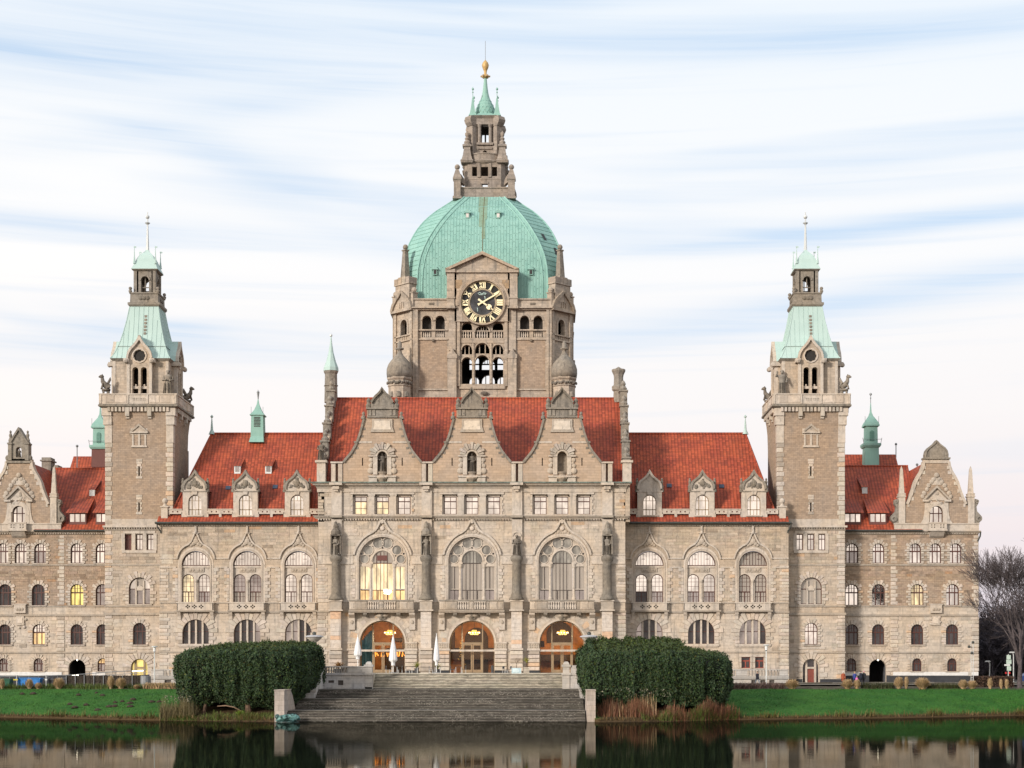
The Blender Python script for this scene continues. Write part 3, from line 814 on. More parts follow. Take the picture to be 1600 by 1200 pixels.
great_window(BAYS[0], [GL_CURT, GL_LITC, GL_LIT, GL_LITC, GL_LIT], True)
great_window(BAYS[1], [GL_GREY, GL_CURT, GL_CURT, GL_CURT, GL_MID])
great_window(BAYS[2], [GL_GREY, GL_CURT, GL_CURT, GL_CURT, GL_MID])
mb=MB();mb.box(X(589), X(604.5), YC+.33, YC+.4, Z(875.5), Z(867.5));build(mb, 'half_drawn_blind', SHUT, hall)
CHAND=plain('chandelier_glow', (1.0, 0.50, 0.10), .5, 0, 0, emit=1.3)
mb=MB()
for i in range(22):
 a=rnd.uniform(0, 6.28);r=rnd.uniform(.2, .62);mb.sphere((X(605)+r*math.cos(a), YC+.32+.03*math.sin(a), Z(924.5)+rnd.uniform(-.33, .28)), .11, 6, 0, (1, 1, 1), 1, .3, 1)
build(mb, 'chandelier_glow', plain('bright_chandelier', (1.0, 0.86, 0.6), .5, 0, 0, emit=2.5), hall, uv=False)
BAL=baluster_mesh(11.3*k, .16, PALES)
def balcony(c):
 x=X(c);y0=YC-1.15
 b=MB();b.box(x-51*k, x+51*k, y0-.12, YC, Z(956.5), Z(953.2), 0, (.62, .6, .57));b.box(x-50*k, x+50*k, y0, YC, Z(957.6), Z(956.5))
 o=build(b, 'balcony', PALES, hall)
 r=MB();r.box(x-50.5*k, x+50.5*k, y0-.05, y0+.4, Z(939.8), Z(937.8));build(r, 'hand_rail', GREY, o)
 s_=MB()
 for a, b2, t in((-50, -41, 1.0), (-41, -22, .72), (-3.4, 3.4, .85), (22, 28, .7), (28, 41, .9), (41, 50, .75), (-24, -22, 1), (22, 24, 1)):
  if a in(-24, ):continue
  s_.block(x+a*k, x+b2*k, y0+.02, y0+.34, Z(953), Z(940), 0, (t, t*.985, t*.96), .06)
  s_.block(x+(a+1.8)*k, x+(b2-1.8)*k, y0-.03, y0+.1, Z(951), Z(942.2), 0, (t*.93, t*.92, t*.9), .05) if b2-a>5 else None
 build(s_, 'parapet_panel', PALES, o)
 for i in range(12):
  px=-20.3+i*3.7
  if abs(px)>3.6 and px<22:put(BAL, 'baluster', o, (x+px*k, y0+.18, Z(952.4)))
 for px, w, lo in((-47, 4.4, 985), (47, 4.4, 985), (-26, 3, 963), (26, 3, 963)):
  q=MB();ylo=YC-.1
  pts=[(YC, Z(957.5)), (y0+.15, Z(957.5)), (y0+.15, Z(960.5)), (y0+.45, Z(963)), (YC-.35, Z(966 if lo>970 else 962.8)), (YC-.3, Z(lo-1)), (YC-.12, Z(lo)), (YC, Z(lo))]
  q.prismx(pts, x+(px-w)*k, x+(px+w)*k)
  if lo>970:q.sphere((x+px*k, YC-.38, Z(972)), .2, 8, 0, (.8, .78, .74), 1, .6, 1.3)
  build(q, 'bracket', PALES if lo>970 else GREY, o)
 q=MB();q.lathe(x, YC, [(.25, Z(966)), (1.0, Z(963)), (.95, Z(961.5)), (.8, Z(958.5))], 14, 0, (.8, .78, .74), 0, 1, .7);build(q, 'balcony_boss', PALES, o, smooth=True)
for c in BAYS:balcony(c)
ROOMW=plain('orange_room_wall', (0.36, 0.165, 0.06), .8, 0, .3, 1.0)
ROOMD=plain('dark_room_panelling', (0.05, 0.035, 0.028), .7, 0, .2)
TEAL=plain('teal_curtain', (0.10, 0.21, 0.23), .8, 0, .25, 2.5)
CLEAR, t_, b_=newmat('clear_door_glass')
h_=T(t_);tr_=h_.n('ShaderNodeBsdfTransparent');tr_.inputs[0].default_value=(.93, .95, .94, 1)
gl_=h_.n('ShaderNodeBsdfGlossy');gl_.inputs['Roughness'].default_value=.03;gl_.inputs['Color'].default_value=(.8, .8, .85, 1)
mx_=h_.n('ShaderNodeMixShader');mx_.inputs[0].default_value=.025
t_.links.new(tr_.outputs[0], mx_.inputs[1]);t_.links.new(gl_.outputs[0], mx_.inputs[2])
t_.links.new(mx_.outputs[0], [n for n in t_.nodes if n.type=='OUTPUT_MATERIAL'][0].inputs[0])
SIGNE=plain('glowing_orange_letters', (1.0, 0.30, 0.04), .5, 0, 0.1, emit=2.2)
LAMPW=plain('lit_lamp_glass', (1.0, 0.90, 0.70), .5, 0, 0, emit=4.0)
for bi, c in enumerate(BAYS):
 x=X(c);zs=Z(1005);r=35.5*k
 a=MB()
 a.band(arc(x, zs, r-.015, 0, 180, 28), arc(x, zs, r+.22, 0, 180, 28), YC-.2, YC+.02, 0, (1.05, 1.04, 1.02))
 a.band(arc(x, zs, r+.22, 0, 180, 28), arc(x, zs, r+.42, 0, 180, 28), YC-.1, YC+.02, 0, (.9, .88, .85))
 o=build(a, 'entrance_arch', PALES, hall)
 for i in range(17):
  if i==8:continue
  q=MB();a0, a1=180*i/17+.3, 180*(i+1)/17-.3
  ro=r+(1.35 if i%2 else.95)
  q.prism(arc(x, zs, r+.43, a0, a1, 2)+arc(x, zs, ro, a1, a0, 2), YC-.05, YC+.02, 0, stone_t());build(q, 'wedge_stone', PALES, o)
 q=MB();q.prism([(x-.35, zs+r+.1), (x+.35, zs+r+.1), (x+.5, zs+r+1.05), (x-.5, zs+r+1.05)], YC-.45, YC, 0, (.85, .83, .8));q.sphere((x, YC-.5, zs+r+.62), .3, 9, 0, (.75, .73, .7), 1, .7, 1.25)
 build(q, 'keystone_mask', GREY, o)
 for s in(-1, 1):
  xa, xb=sorted((x+s*(r-.03), x+s*(r+1.55)))
  q=MB();q.box(xa, xb, YC-.28, YC, Z(1005.5), Z(1003.2));q.box(xa+.05, xb-.05, YC-.2, YC, Z(1013.5), Z(1005.5), 0, (.86, .84, .8))
  for u in range(4):
   for vv in range(2):q.sphere((xa+.35+u*.3, YC-.2, Z(1007.5+vv*3.6)), .13, 6, 0, (.8, .78, .74), 1, .6, 1)
  q.box(xa-.04, xb+.04, YC-.32, YC, Z(1016.5), Z(1013.5));build(q, 'pier_capital', PALES, o)
  for j in range(5):
   q=MB();q.block(xa+.03, xb, YC-.26, YC, Z(1048-j*6.3)+.025, Z(1048-(j+1)*6.3)-.025, 0, stone_t(), .06);build(q, 'rusticated_stone', PALES, o)
 q=MB();q.box(x-r-1.7, x-r+.02, YC-.3, YC, TERR-.3, Z(1048));q.box(x+r-.02, x+r+1.7, YC-.3, YC, TERR-.3, Z(1048));build(q, 'pier_base', BASALT, o)
 yg=YC+.9
 gz=MB()
 gz.band(archpoly(x, TERR, zs, r-.14, 20), archpoly(x, TERR-.02, zs, r+.02, 20), yg-.1, yg+.1, 0, (1, 1, 1), True)
 for px in(-16, 16):gz.box(x+px*k-.08, x+px*k+.08, yg-.1, yg+.1, TERR, zs+math.sqrt(r*r-(16*k)**2))
 gz.box(x-16*k, x+16*k, yg-.12, yg+.12, Z(1006.2), Z(1003.6))
 for s in(-1, 1):gz.box(x+s*16*k, x+s*(r-.1), yg-.06, yg+.06, Z(1017.4), Z(1016.2))
 e=build(gz, 'entrance_glazing', FRAMEB, hall)
 for s in(-1, 1):
  d=MB();xa, xb=sorted((x+s*.03, x+s*15*k))
  d.band(rectpoly(xa+.16, xb-.16, TERR+.4, Z(1008.3)), rectpoly(xa, xb, TERR+.02, Z(1006.4)), yg-.09, yg+.09, 0, (1.05, 1, .95), True);build(d, 'door', FRAMEB, e)
 pn=MB();pl=archpoly(x, TERR, zs, r-.05, 20);pn.add([(a_, yg, b2) for a_, b2 in pl], [tuple(range(len(pl)))]);build(pn, 'pane', CLEAR, e, uv=False)
 rm=MB();xa, xb, ya, yb, zt=x-40*k, x+40*k, YC+.52, YC+9, zs+r+.45
 rm.quad((xa, yb, TERR), (xb, yb, TERR), (xb, yb, zt), (xa, yb, zt));rm.quad((xa, ya, TERR), (xa, yb, TERR), (xa, yb, zt), (xa, ya, zt));rm.quad((xb, ya, TERR), (xb, yb, TERR), (xb, yb, zt), (xb, ya, zt))
 rm.quad((xa, ya, zt), (xb, ya, zt), (xb, yb, zt), (xa, yb, zt), 0, (.8, .8, .8));ro_=build(rm, 'room', ROOMW, hall)
 fl=MB();fl.quad((xa, ya, TERR+.01), (xb, ya, TERR+.01), (xb, yb, TERR+.01), (xa, yb, TERR+.01), 0, (.5, .5, .5));build(fl, 'room_floor', ROOMD, ro_)
 dk=MB()
 if bi==0:
  dk.box(xa+2.9, xb-.1, yb-1.2, yb-.1, TERR, Z(1012));dk.box(xa+3.6, xb-.2, yb-1.4, yb-.3, Z(1000), Z(995.5));dk.box(xb-1.3, xb-.2, yb-3, yb-.2, TERR, Z(990))
 elif bi==1:
  dk.box(xa+.2, xb-.3, yb-1, yb-.1, Z(1030), Z(1011));dk.prism(archpoly(x+.2, TERR, Z(997), 1.55, 14), yb-.12, yb-.04);dk.box(xa+.1, xa+.6, yb-2.5, yb-.1, Z(1016), Z(985))
 else:
  dk.prism(archpoly(x-.2, Z(1003), Z(990), 1.75, 14), yb-.12, yb-.04);dk.box(xa+.2, xb-.2, yb-1.2, yb-.1, Z(1032), Z(1022));dk.box(xa+.3, xa+1, YC+2, YC+2.6, Z(1011), Z(1001))
 build(dk, 'room_fitting', ROOMD, ro_)
 if bi==0:
  cu=MB()
  for i in range(9):cu.lathe(x-33*k+i*.17, YC+1.5+.05*(i%2), [(.13, TERR+.02), (.11, TERR+3), (.1, Z(985+max(0, 6-i)*2.4))], 7, 0, rt(.8, 1.2))
  build(cu, 'curtain', TEAL, ro_, smooth=True)
  le=MB()
  lx=x-20*k
  for seg in([(0, 0), (.1, .5), (.3, .55), (.35, 0), (.5, .5), (.7, .1)], [(1.1, 0), (1.15, .5), (1.45, .55), (1.5, .1), (1.2, 0)], [(1.8, .5), (1.9, 0), (2.1, .5), (2.2, 0), (2.45, .6)], [(2.8, .05), (2.9, .6), (3.2, .55), (3.1, .05), (3.4, .1), (3.5, .7)], [(3.8, 0), (3.85, .6), (4.1, .1), (4.2, .65), (4.45, 0)]):
   le.tube([(lx+p, YC+4, TERR+2.1+q) for p, q in seg], .075, 5)
  build(le, 'glowing_letters', SIGNE, ro_, uv=False)
 if bi==1:
  xt=MB()
  for i in range(34):
   hh=rnd.uniform(0, 3.2);rr=(3.3-hh)*.16;aa=rnd.uniform(0, 6.28);xt.sphere((xa+1.75+rr*math.cos(aa), YC+2.4+rr*math.sin(aa), TERR+1.0+hh), .035, 5)
  build(xt, 'fairy_lights', CHAND, ro_, uv=False)
 ch=MB()
 for i in range(34):
  aa=2*math.pi*i/12;rr, zz_=((.66, .1), (.48, -.12), (.24, .28))[i//12];ch.sphere((x+7*k*(1 if bi==0 else.2)+rr*math.cos(aa), YC+4+rr*math.sin(aa), Z(988)+zz_), .10, 6, 0, (1, 1, 1), 1, 1, 1.3)
 build(ch, 'chandelier', CHAND, ro_, uv=False)
 ch=MB();ch.tube([(x+7*k*(1 if bi==0 else.2), YC+4, Z(988)), (x+7*k*(1 if bi==0 else.2), YC+4, zt)], .03, 5);build(ch, 'chandelier_rod', GUTTER, ro_, uv=False)
 wb=MB()
 for i in range(12):aa=2*math.pi*(i+.5)/12;wb.sphere((x+7*k*(1 if bi==0 else.2)+.72*math.cos(aa), YC+4+.72*math.sin(aa), Z(988)+.02), .05, 6)
 build(wb, 'chandelier_bulbs', LAMPW, ro_, uv=False)
 ll=bpy.data.lights.new('chandelier_light', 'POINT');ll.energy=600 if bi else 480;ll.color=(1.0, .68, .36);ll.shadow_soft_size=.5
 lo_=bpy.data.objects.new('chandelier_light', ll);COL.objects.link(lo_);lo_.location=(x+7*k*(1 if bi==0 else.2), YC+4, Z(988)-.7)
build(STR, 'foot_course', PALES, hall)
def gable(c, statue):
 x=X(c);yg=YC-.1;yb=YC+.8
 S=[(61, 755), (61, 722.5), (57.5, 718), (52, 711.5), (47.3, 705.5), (43, 698), (39.2, 689.5), (35.6, 679.5), (32.4, 668), (30.2, 659.5), (28.6, 653.5), (24, 653.5), (24, 638)]
 poly=[(x+a*k, Z(b)) for a, b in S]+[(x-a*k, Z(b)) for a, b in reversed(S)]
 niche=archpoly(x, Z(741), Z(713.5), 7.6*k, 12)
 slits=[rectpoly(x+s*31*k-.07, x+s*31*k+.07, Z(728), Z(715.5)) for s in(-1, 1)]
 g=MB();g.plate(poly, [niche]+slits, yg, yb);g.plate(poly, [], yb, yb+.01, edge=False)
 o=build(g, 'gable', GABLE, hall)
 n=MB();n.plate(grow(niche, .1), [], yg+.75, yg+.8);build(n, 'niche_back', GREY, o)
 cp=MB()
 Cv=S[1:11]
 for s in(-1, 1):
  cp.band([(x+s*(a-1.6)*k, Z(b+1.2)) for a, b in Cv], [(x+s*(a+1.3)*k, Z(b-1)) for a, b in Cv], yg-.22, yb+.15)
  for(a, b) in((41, 691), (30, 653.5)):cp.box(x+s*(a-2)*k, x+s*(a+3)*k, yg-.3, yb, Z(b+1.5), Z(b-1))
  cp.lathe(x+s*29.5*k, yg+.1, [(.3, Z(653)), (.25, Z(650)), (.12, Z(649)), (.2, Z(647)), (.2, Z(645)), (.02, Z(643))], 8)
  for j in range(6):
   a=Cv[2+j][0]-1.5;b=Cv[2+j][1];cp.block(*sorted((x+s*(a-4.5)*k, x+s*a*k)), yg-.04, yg+.02, Z(b+4), Z(b+.4), 0, rt(.75, 1.0))
 build(cp, 'coping', GREY, o)
 up=MB()
 up.box(x-22.5*k, x+22.5*k, yg-.15, yb, Z(652.5), Z(640));up.box(x-25*k, x+25*k, yg-.4, yb+.1, Z(640), Z(637.6));up.box(x-24*k, x+24*k, yg-.25, yb, Z(653), Z(651))
 for a in(-19, -13, 13, 19):up.box(x+(a-2)*k, x+(a+2)*k, yg-.25, yg, Z(650), Z(641), 0, (1.1, 1.1, 1.1))
 ped=[(17.6, 638), (17.6, 629), (14.2, 623), (10.6, 618.6), (6.4, 615), (3.4, 611.5), (0, 605.5)]
 up.prism([(x+a*k, Z(b)) for a, b in ped]+[(x-a*k, Z(b)) for a, b in reversed(ped[:-1])], yg-.05, yb)
 mo=[(x-(a+.6)*k, Z(b-.6)) for a, b in ped[1:]]+[(x+(a+.6)*k, Z(b-.6)) for a, b in reversed(ped[1:-1])]
 mi=[(x-(a-1.6)*k if a else x, Z(b+1.8)) for a, b in ped[1:]]+[(x+(a-1.6)*k, Z(b+1.8)) for a, b in reversed(ped[1:-1])]
 up.band(mi, mo, yg-.35, yb+.1, 0, (.75, .74, .72))
 for s in(-1, 1):up.lathe(x+s*21.6*k, yg+.2, [(.3, Z(637.5)), (.36, Z(633)), (.22, Z(629)), (.3, Z(626)), (.15, Z(623)), (.03, Z(621))], 8, 0, (.8, .79, .77))
 build(up, 'gable_crown', GREY, o)
 tb=MB()
 tb.prism([(x+a*k, Z(b)) for a, b in((-18.5, 675.5), (18.5, 675.5), (15.8, 667), (15.8, 655), (-15.8, 655), (-15.8, 667))], yg-.2, yg, 0, (.8, .79, .77));tb.prism([(x+a*k, Z(b)) for a, b in((-14, 672), (14, 672), (12.4, 666), (12.4, 658), (-12.4, 658), (-12.4, 666))], yg-.26, yg-.1, 0, (1.2, 1.2, 1.18))
 build(tb, 'blank_tablet', PALES, o)
 q=MB();q.box(x-42*k, x-16*k, yg-.05, yg+.01, Z(692.5), Z(689.5));q.box(x+16*k, x+42*k, yg-.05, yg+.01, Z(692.5), Z(689.5));build(q, 'gable_string', PALES, o)
 for s in(0, ):
  for i in range(11):
   a0, a1=6+168*i/11+.8, 6+168*(i+1)/11-.8
   w_=MB();ro=(21.5 if i%2 else 19)*k
   w_.prism(arc(x, Z(712.5), 10.4*k, a0, a1, 2)+arc(x, Z(712.5), ro, a1, a0, 2), yg-(.32 if i%2 else.22), yg, 0, rt(.7, 1));build(w_, 'ray_stone', PALES, o)
 nf=MB();nf.band(arc(x, Z(713), 7.5*k, 0, 180, 12), arc(x, Z(713), 10.3*k, 0, 180, 12), yg-.2, yg, 0, (.9, .88, .84))
 for s in(-1, 1):
  nf.box(*sorted((x+s*7.5*k, x+s*14.4*k)), yg-.2, yg, Z(742), Z(713.4));nf.box(*sorted((x+s*7.5*k, x+s*21.5*k)), yg-.32, yg, Z(714), Z(712))
  for(a, b, rr) in((17.5, 719, .3), (18.3, 728, .28), (18.2, 736, .42), (16.5, 724, .2)):nf.sphere((x+s*a*k, yg-.08, Z(b)), rr, 8, 0, (.9, .88, .85), 1, .5, 1)
 nf.box(x-22*k, x+22*k, yg-.42, yg, Z(746), Z(743.6));nf.box(x-21*k, x-8*k, yg-.25, yg, Z(755), Z(746));nf.box(x+8*k, x+21*k, yg-.25, yg, Z(755), Z(746));nf.lathe(x, yg-.1, [(.2, Z(753)), (.75, Z(748)), (.8, Z(746))], 10, 0, (.85, .8, .75), 0, 1, .7)
 nf.lathe(x, yg-.05, [(.45, Z(746)), (.4, Z(741)), (.55, Z(739)), (.55, Z(737.5))], 10, 0, (.6, .58, .56), 0, 1, .7)
 build(nf, 'niche_frame', PALES, o)
 ZR=lambda b:Z(b)
 rf=MB();yr=214.2
 pr=[(x-57*k, Z(723)), (x, Z(633)), (x+57*k, Z(723))]
 rf.quad((pr[0][0], yb, pr[0][1]), (pr[1][0], yb, pr[1][1]), (pr[1][0], yr, pr[1][1]), (pr[0][0], yb+.8, pr[0][1]));rf.quad((pr[2][0], yb, pr[2][1]), (pr[1][0], yb, pr[1][1]), (pr[1][0], yr, pr[1][1]), (pr[2][0], yb+.8, pr[2][1]))
 build(rf, 'cross_roof', TILE, hall)
for i, c in enumerate(BAYS):gable(c, i<2)
mb=MB()
for a, b in((517.5, 535.3), (658.8, 676.2), (799, 816.8), (939.8, 957)):
 for p0, p1 in((a, a+7), (b-7, b)):mb.block(X(p0), X(p1), YC-.1, YC+.5, Z(754), Z(724), 0, rt(.85, 1.05), .04)
 mb.box(X(a-.8), X(b+.8), YC-.25, YC+.6, Z(724), Z(721.5));mb.box(X(a), X(b), YC+.3, YC+.5, Z(754), Z(724), 0, (.3, .2, .18))
build(mb, 'parapet_posts', PALES, hall)
ZE, ZRG, YR=Z(754), ZC+422.5*215/F, 215.0
rx0, rx1=-28.0, 10.2
mb=MB();mb.quad((rx0, YC+.9, ZE), (rx1, YC+.9, ZE), (rx1, YR, ZRG), (rx0, YR, ZRG));mb.quad((rx0, 2*YR-YC-.9, ZE), (rx1, 2*YR-YC-.9, ZE), (rx1, YR, ZRG), (rx0, YR, ZRG))
roof=build(mb, 'main_roof', TILE, hall)
mb=MB();mb.tube([(rx0, YR, ZRG), (rx1, YR, ZRG)], .16, 8);build(mb, 'ridge_tiles', TILE, roof)
for x0, x1, nm in((rx0-.75, rx0, -1), (rx1, rx1+.75, 1)):
 g=MB();yb=2*YR-YC
 g.prismx([(YC, ZE-5), (YC, ZE+.3), (YC+1.4, ZE+1.9), (YR-1.2, ZRG+.4), (YR-1.2, ZRG+1.4), (YR+1.2, ZRG+1.4), (YR+1.2, ZRG+.4), (yb-1.4, ZE+1.9), (yb, ZE+.3), (yb, ZE-5)], x0, x1)
 o=build(g, 'end_gable', WARM, hall)
 xm=(x0+x1)/2
 for f in(.10, .30, .52, .74, .93):
  y=YC+.7+f*(YR-YC-1.6);z=ZE+1.2+f*(ZRG-ZE-.6)
  s_=MB();s_.box(xm-.5, xm+.5, y-.6, y+.7, z-1.2, z+.8);s_.box(xm-.62, xm+.62, y-.75, y+.85, z+.8, z+1.0);s_.lathe(xm, y, [(.42, z+1.0), (.5, z+1.3), (.25, z+1.6), (.34, z+1.9), (.2, z+2.2), (.03, z+2.4)], 8);s_.sphere((xm, y-.75, z-.1), .3, 7)
  build(s_, 'step_pinnacle', GREY, o)
 s_=MB();s_.box(xm-.55, xm+.55, YC-.35, YC+.6, ZE, ZE+2.5);s_.box(xm-.75, xm+.75, YC-.55, YC+.8, ZE+2.5, ZE+2.8);build(s_, 'corner_pedestal', PALES, o)
 s_=MB()
 if nm<0:
  x=PL(YR).X(517.2);zt=PL(YR).Z
  s_.lathe(x, YR, [(.9, ZRG-.6), (.82, zt(585)), (.95, zt(582)), (1.0, zt(579))], 8);s_.lathe(x, YR, [(.88, zt(604)), (.98, zt(603)), (.88, zt(601.5))], 8);build(s_, 'turret_shaft', GREY, o)
  s_=MB();s_.lathe(x, YR, [(1.02, zt(580)), (.98, zt(574.5)), (.66, zt(565)), (.34, zt(551)), (.16, zt(537)), (.06, zt(526))], 8);build(s_, 'turret_spire', COPP, o)
  s_=MB();s_.sphere((x, YR, zt(524)), .2, 8);s_.tube([(x, YR, zt(528)), (x, YR, zt(521))], .04, 5);build(s_, 'turret_ball', WMETAL, o)
 else:
  x=PL(YR).X(966.5);zt=PL(YR).Z
  s_.lathe(x, YR, [(.72, ZRG-.6), (.62, zt(590)), (.68, zt(586)), (.8, zt(583)), (.92, zt(580)), (.92, zt(577.5)), (.6, zt(577)), (.02, zt(573))], 8);s_.lathe(x, YR, [(.8, zt(611)), (.9, zt(609)), (.9, zt(604)), (.7, zt(602))], 8);build(s_, 'chimney_shaft', GREY, o)
X, Z, k, YW=PW.X, PW.Z, PW.k, PW.Y
def lunette_bars(r, zs):
 vb=[(f*r, .028, zs+.0, 99) for f in(-.72, -.45, -.18, .18, .45, .72)]
 return vb
def wing(cxs, x0, x1, gl, dark, mirror):
 holes=[];keep=[]
 for c in cxs:
  holes.append(archpoly(X(c), Z(941), Z(883), 22.2*k, 20));holes.append(archpoly(X(c-.3), Z(1006), Z(988.5), 20.8*k, 16))
  keep.append([(X(c+a), Z(b)) for a, b in((-32, 960), (32, 960), (32, 872), (27, 860), (16, 851), (8, 845), (3, 836), (3, 819), (-3, 819), (-3, 836), (-8, 845), (-16, 851), (-27, 860), (-32, 872))])
  keep.append(rectpoly(X(c-29), X(c+29), Z(1013), Z(985)));keep.append(grow(archpoly(X(c), Z(990), Z(985), 24*k), 1.2))
 extra=[]
 if mirror:extra=[rectpoly(X(1158.2), X(1172.3), Z(1044), Z(1026.5)), rectpoly(X(1180), X(1193.3), Z(1044), Z(1026.5))]
 for e in extra:keep.append(grow(e, .6))
 xa, xb=X(x0), X(x1)
 facade_zones(hall, 'wing_wall', YW, xa, xb, (-.1, Z(956.5), Z(818)), (PALE, WARM), holes+extra, .55)
 ashlar(hall, WARM, YW, xa+1, xb-1, Z(866), Z(822.5), keep, .42, .9, 2.3)
 ashlar(hall, PALE, YW, xa+.2, xb-.2, Z(866+15), Z(866), keep, .5, 1, 2.2)
 ashlar(hall, WARM, YW, xa+1.2, xb-1.2, Z(939), Z(884), keep, .46, .8, 1.6)
 ashlar(hall, PALE, YW, xa+1.2, xb-1.2, Z(1017), Z(959), keep, .55, .9, 2.0)
 ashlar(hall, PALE, YW, xa+1.2, xb-1.2, 0, Z(1021), keep, .55, .9, 2.0)
 for xe, s in((xa, 1), (xb, -1)):
  if(s==1)==(not mirror):
   quoins(hall, xe, s, YW, 0, Z(959), 18, 1.3, 1.0, PALES, .08, .8);quoins(hall, xe, s, YW, Z(939), Z(884), 11, 1.15, .85, PALES, .06, .8)
  else:
   quoins(hall, xe, s, YW, 0, Z(959), 18, 1.0, .8, PALES, .06, .8)
 st=MB()
 for za, zb, p in((957.8, 955.2, .16), (943, 941, .1), (1020, 1017.8, .14)):st.box(xa-p*.5, xb+p*.5, YW-p, YW, Z(za), Z(zb), 0, (.72, .71, .69))
 segs=[x0]+[v for c in cxs for v in(c-30.5, c+30.5)]+[x1]
 for a, b in zip(segs[::2], segs[1::2]):
  if b>a:st.box(X(a), X(b), YW-.12, YW, Z(873.5), Z(871.5));st.box(X(a), X(b), YW-.12, YW, Z(887.5), Z(885.5))
 build(st, 'string_courses', PALES, hall)
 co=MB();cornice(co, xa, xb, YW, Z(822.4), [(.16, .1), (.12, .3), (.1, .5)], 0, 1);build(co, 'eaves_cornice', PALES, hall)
 dentils(hall, xa, xb, YW, Z(822), .16, .16, .26, PALES)
 gt=MB();gt.tube([(xa-.5, YW-.68, Z(817.6)), (xb+.3, YW-.68, Z(817.6))], .14, 8);gt.box(xa-.4, xb+.2, YW-.7, YW+.3, Z(818.4), Z(817.4))
 xp=xa-.25 if not mirror else xb+.25
 gt.tube([(xp, YW-.6, Z(818)), (xp, YW-.5, Z(823)), (xp+(.35 if not mirror else-.35), YW-.12, Z(830)), (xp+(.35 if not mirror else-.35), YW-.1, Z(833))], .09, 6)
 build(gt, 'gutter', GUTTER, hall)
 ti=MB();ti.quad((xa-.3, YW-.6, Z(817)), (xb, YW-.6, Z(817)), (xb, YW+.5, Z(806)), (xa-.3, YW+.5, Z(806)));build(ti, 'eaves_tiles', TILE, hall)
 r=22.2*k;H=Z(861)-Z(883)
 wl=9.1*k
 for i, c in enumerate(cxs):
  x=X(c);yg=YW+.45
  fr=MB()
  fr.band(arc(x, Z(883.4), r-.09, 0, 180, 20), arc(x, Z(883.4), r, 0, 180, 20), yg-.08, yg+.03)
  fr.box(x-r, x+r, yg-.09, yg+.03, Z(884), Z(882.6))
  for f in(-.82, -.62, -.42, -.21, 0, .21, .42, .62, .82):fr.box(x+f*r-.022, x+f*r+.022, yg-.05, yg+.02, Z(883.3), Z(883.3)+r*math.sqrt(1-f*f)-.03)
  for f in(-.42, .42):
   fr.box(x+f*r-.22, x+f*r+.22, yg-.06, yg+.02, Z(873.6), Z(872.9));fr.box(x+f*r-.22, x+f*r+.22, yg-.06, yg+.02, Z(866.8), Z(866.1))
  for s in(-1, 1):
   xc=x+s*12.4*k
   fr.band(archpoly(xc, Z(940.8), Z(906), wl-.09, 12), archpoly(xc, Z(941.4), Z(906), wl, 12), yg-.08, yg+.03, 0, (1, 1, 1), True)
   for f in(-.33, .33):fr.box(xc+f*wl-.022, xc+f*wl+.022, yg-.05, yg+.02, Z(924.6), Z(898.5))
   fr.box(xc-.06, xc+.06, yg-.07, yg+.02, Z(941), Z(924.6))
   for f in(-.52, .52):fr.box(xc+f*wl-.02, xc+f*wl+.02, yg-.05, yg+.02, Z(941), Z(924.6))
   fr.box(xc-wl, xc+wl, yg-.09, yg+.03, Z(925.4), Z(923.8))
   for b in(903, 909, 916, 932):fr.box(xc-wl+.05, xc+wl-.05, yg-.045, yg+.015, Z(b)-.02, Z(b)+.02)
  o=build(fr, 'window', FRAME, hall)
  tr=MB()
  hl=[archpoly(x+s*12.4*k, Z(941.2), Z(906), wl, 14) for s in(-1, 1)]
  tr.plate(rectpoly(x-r, x+r, Z(942), Z(884)), hl, yg-.22, yg+.06, edge=False)
  tr.lathe(x, yg-.22, [(.22, Z(941.5)), (.22, Z(939)), (.15, Z(937)), (.14, Z(911)), (.24, Z(908)), (.27, Z(905.5))], 10)
  tr.box(x-r, x+r, yg-.34, yg, Z(887), Z(884.4));tr.box(x-r*.55, x+r*.55, yg-.34, yg, Z(893.5), Z(887.4), 0, (.85, .83, .8))
  for q in(-.7, -.35, .35, .7):tr.sphere((x+q, yg-.34, Z(890.4)), .2, 7, 0, (.8, .78, .75), 1, .5, 1)
  build(tr, 'stone_infill', PALES, o)
  def pane(pl, m):
   q=MB();q.add([(a, yg, b) for a, b in pl], [tuple(range(len(pl)))]);build(q, 'pane', m, o, uv=False)
  pane(arc(x, Z(883.3), r-.03, 0, 180, 18), gl[i][0])
  for s, m1, m2 in((-1, gl[i][1], gl[i][2]), (1, gl[i][3], gl[i][4])):
   xc=x+s*12.4*k
   pane([(xc-wl, Z(924.6)), (xc+wl, Z(924.6))]+arc(xc, Z(906), wl-.02, 0, 180, 12), m1);pane(rectpoly(xc-wl, xc+wl, Z(941.4), Z(924.6)), m2)
  hd=MB()
  L=[(-30.5, 873.5), (-29.4, 868), (-26.8, 861.6), (-22.6, 856), (-17.5, 852.2), (-11.8, 849.4), (-8.6, 846.2), (-6, 841.6), (-3.6, 835.6), (-1.8, 831)]
  I=[(-28.4, 873.5), (-27.4, 868.8), (-25, 863), (-21.2, 858), (-16.4, 854.4), (-10.4, 851.4), (-6.8, 847.8), (-4.4, 843.2), (-2.2, 837.6), (-.6, 833)]
  a=[(x+p*k, Z(q)) for p, q in I]+[(x-p*k, Z(q)) for p, q in reversed(I)]
  b=[(x+p*k, Z(q)) for p, q in L]+[(x-p*k, Z(q)) for p, q in reversed(L)]
  hd.band(a, b, YW-.24, YW+.02)
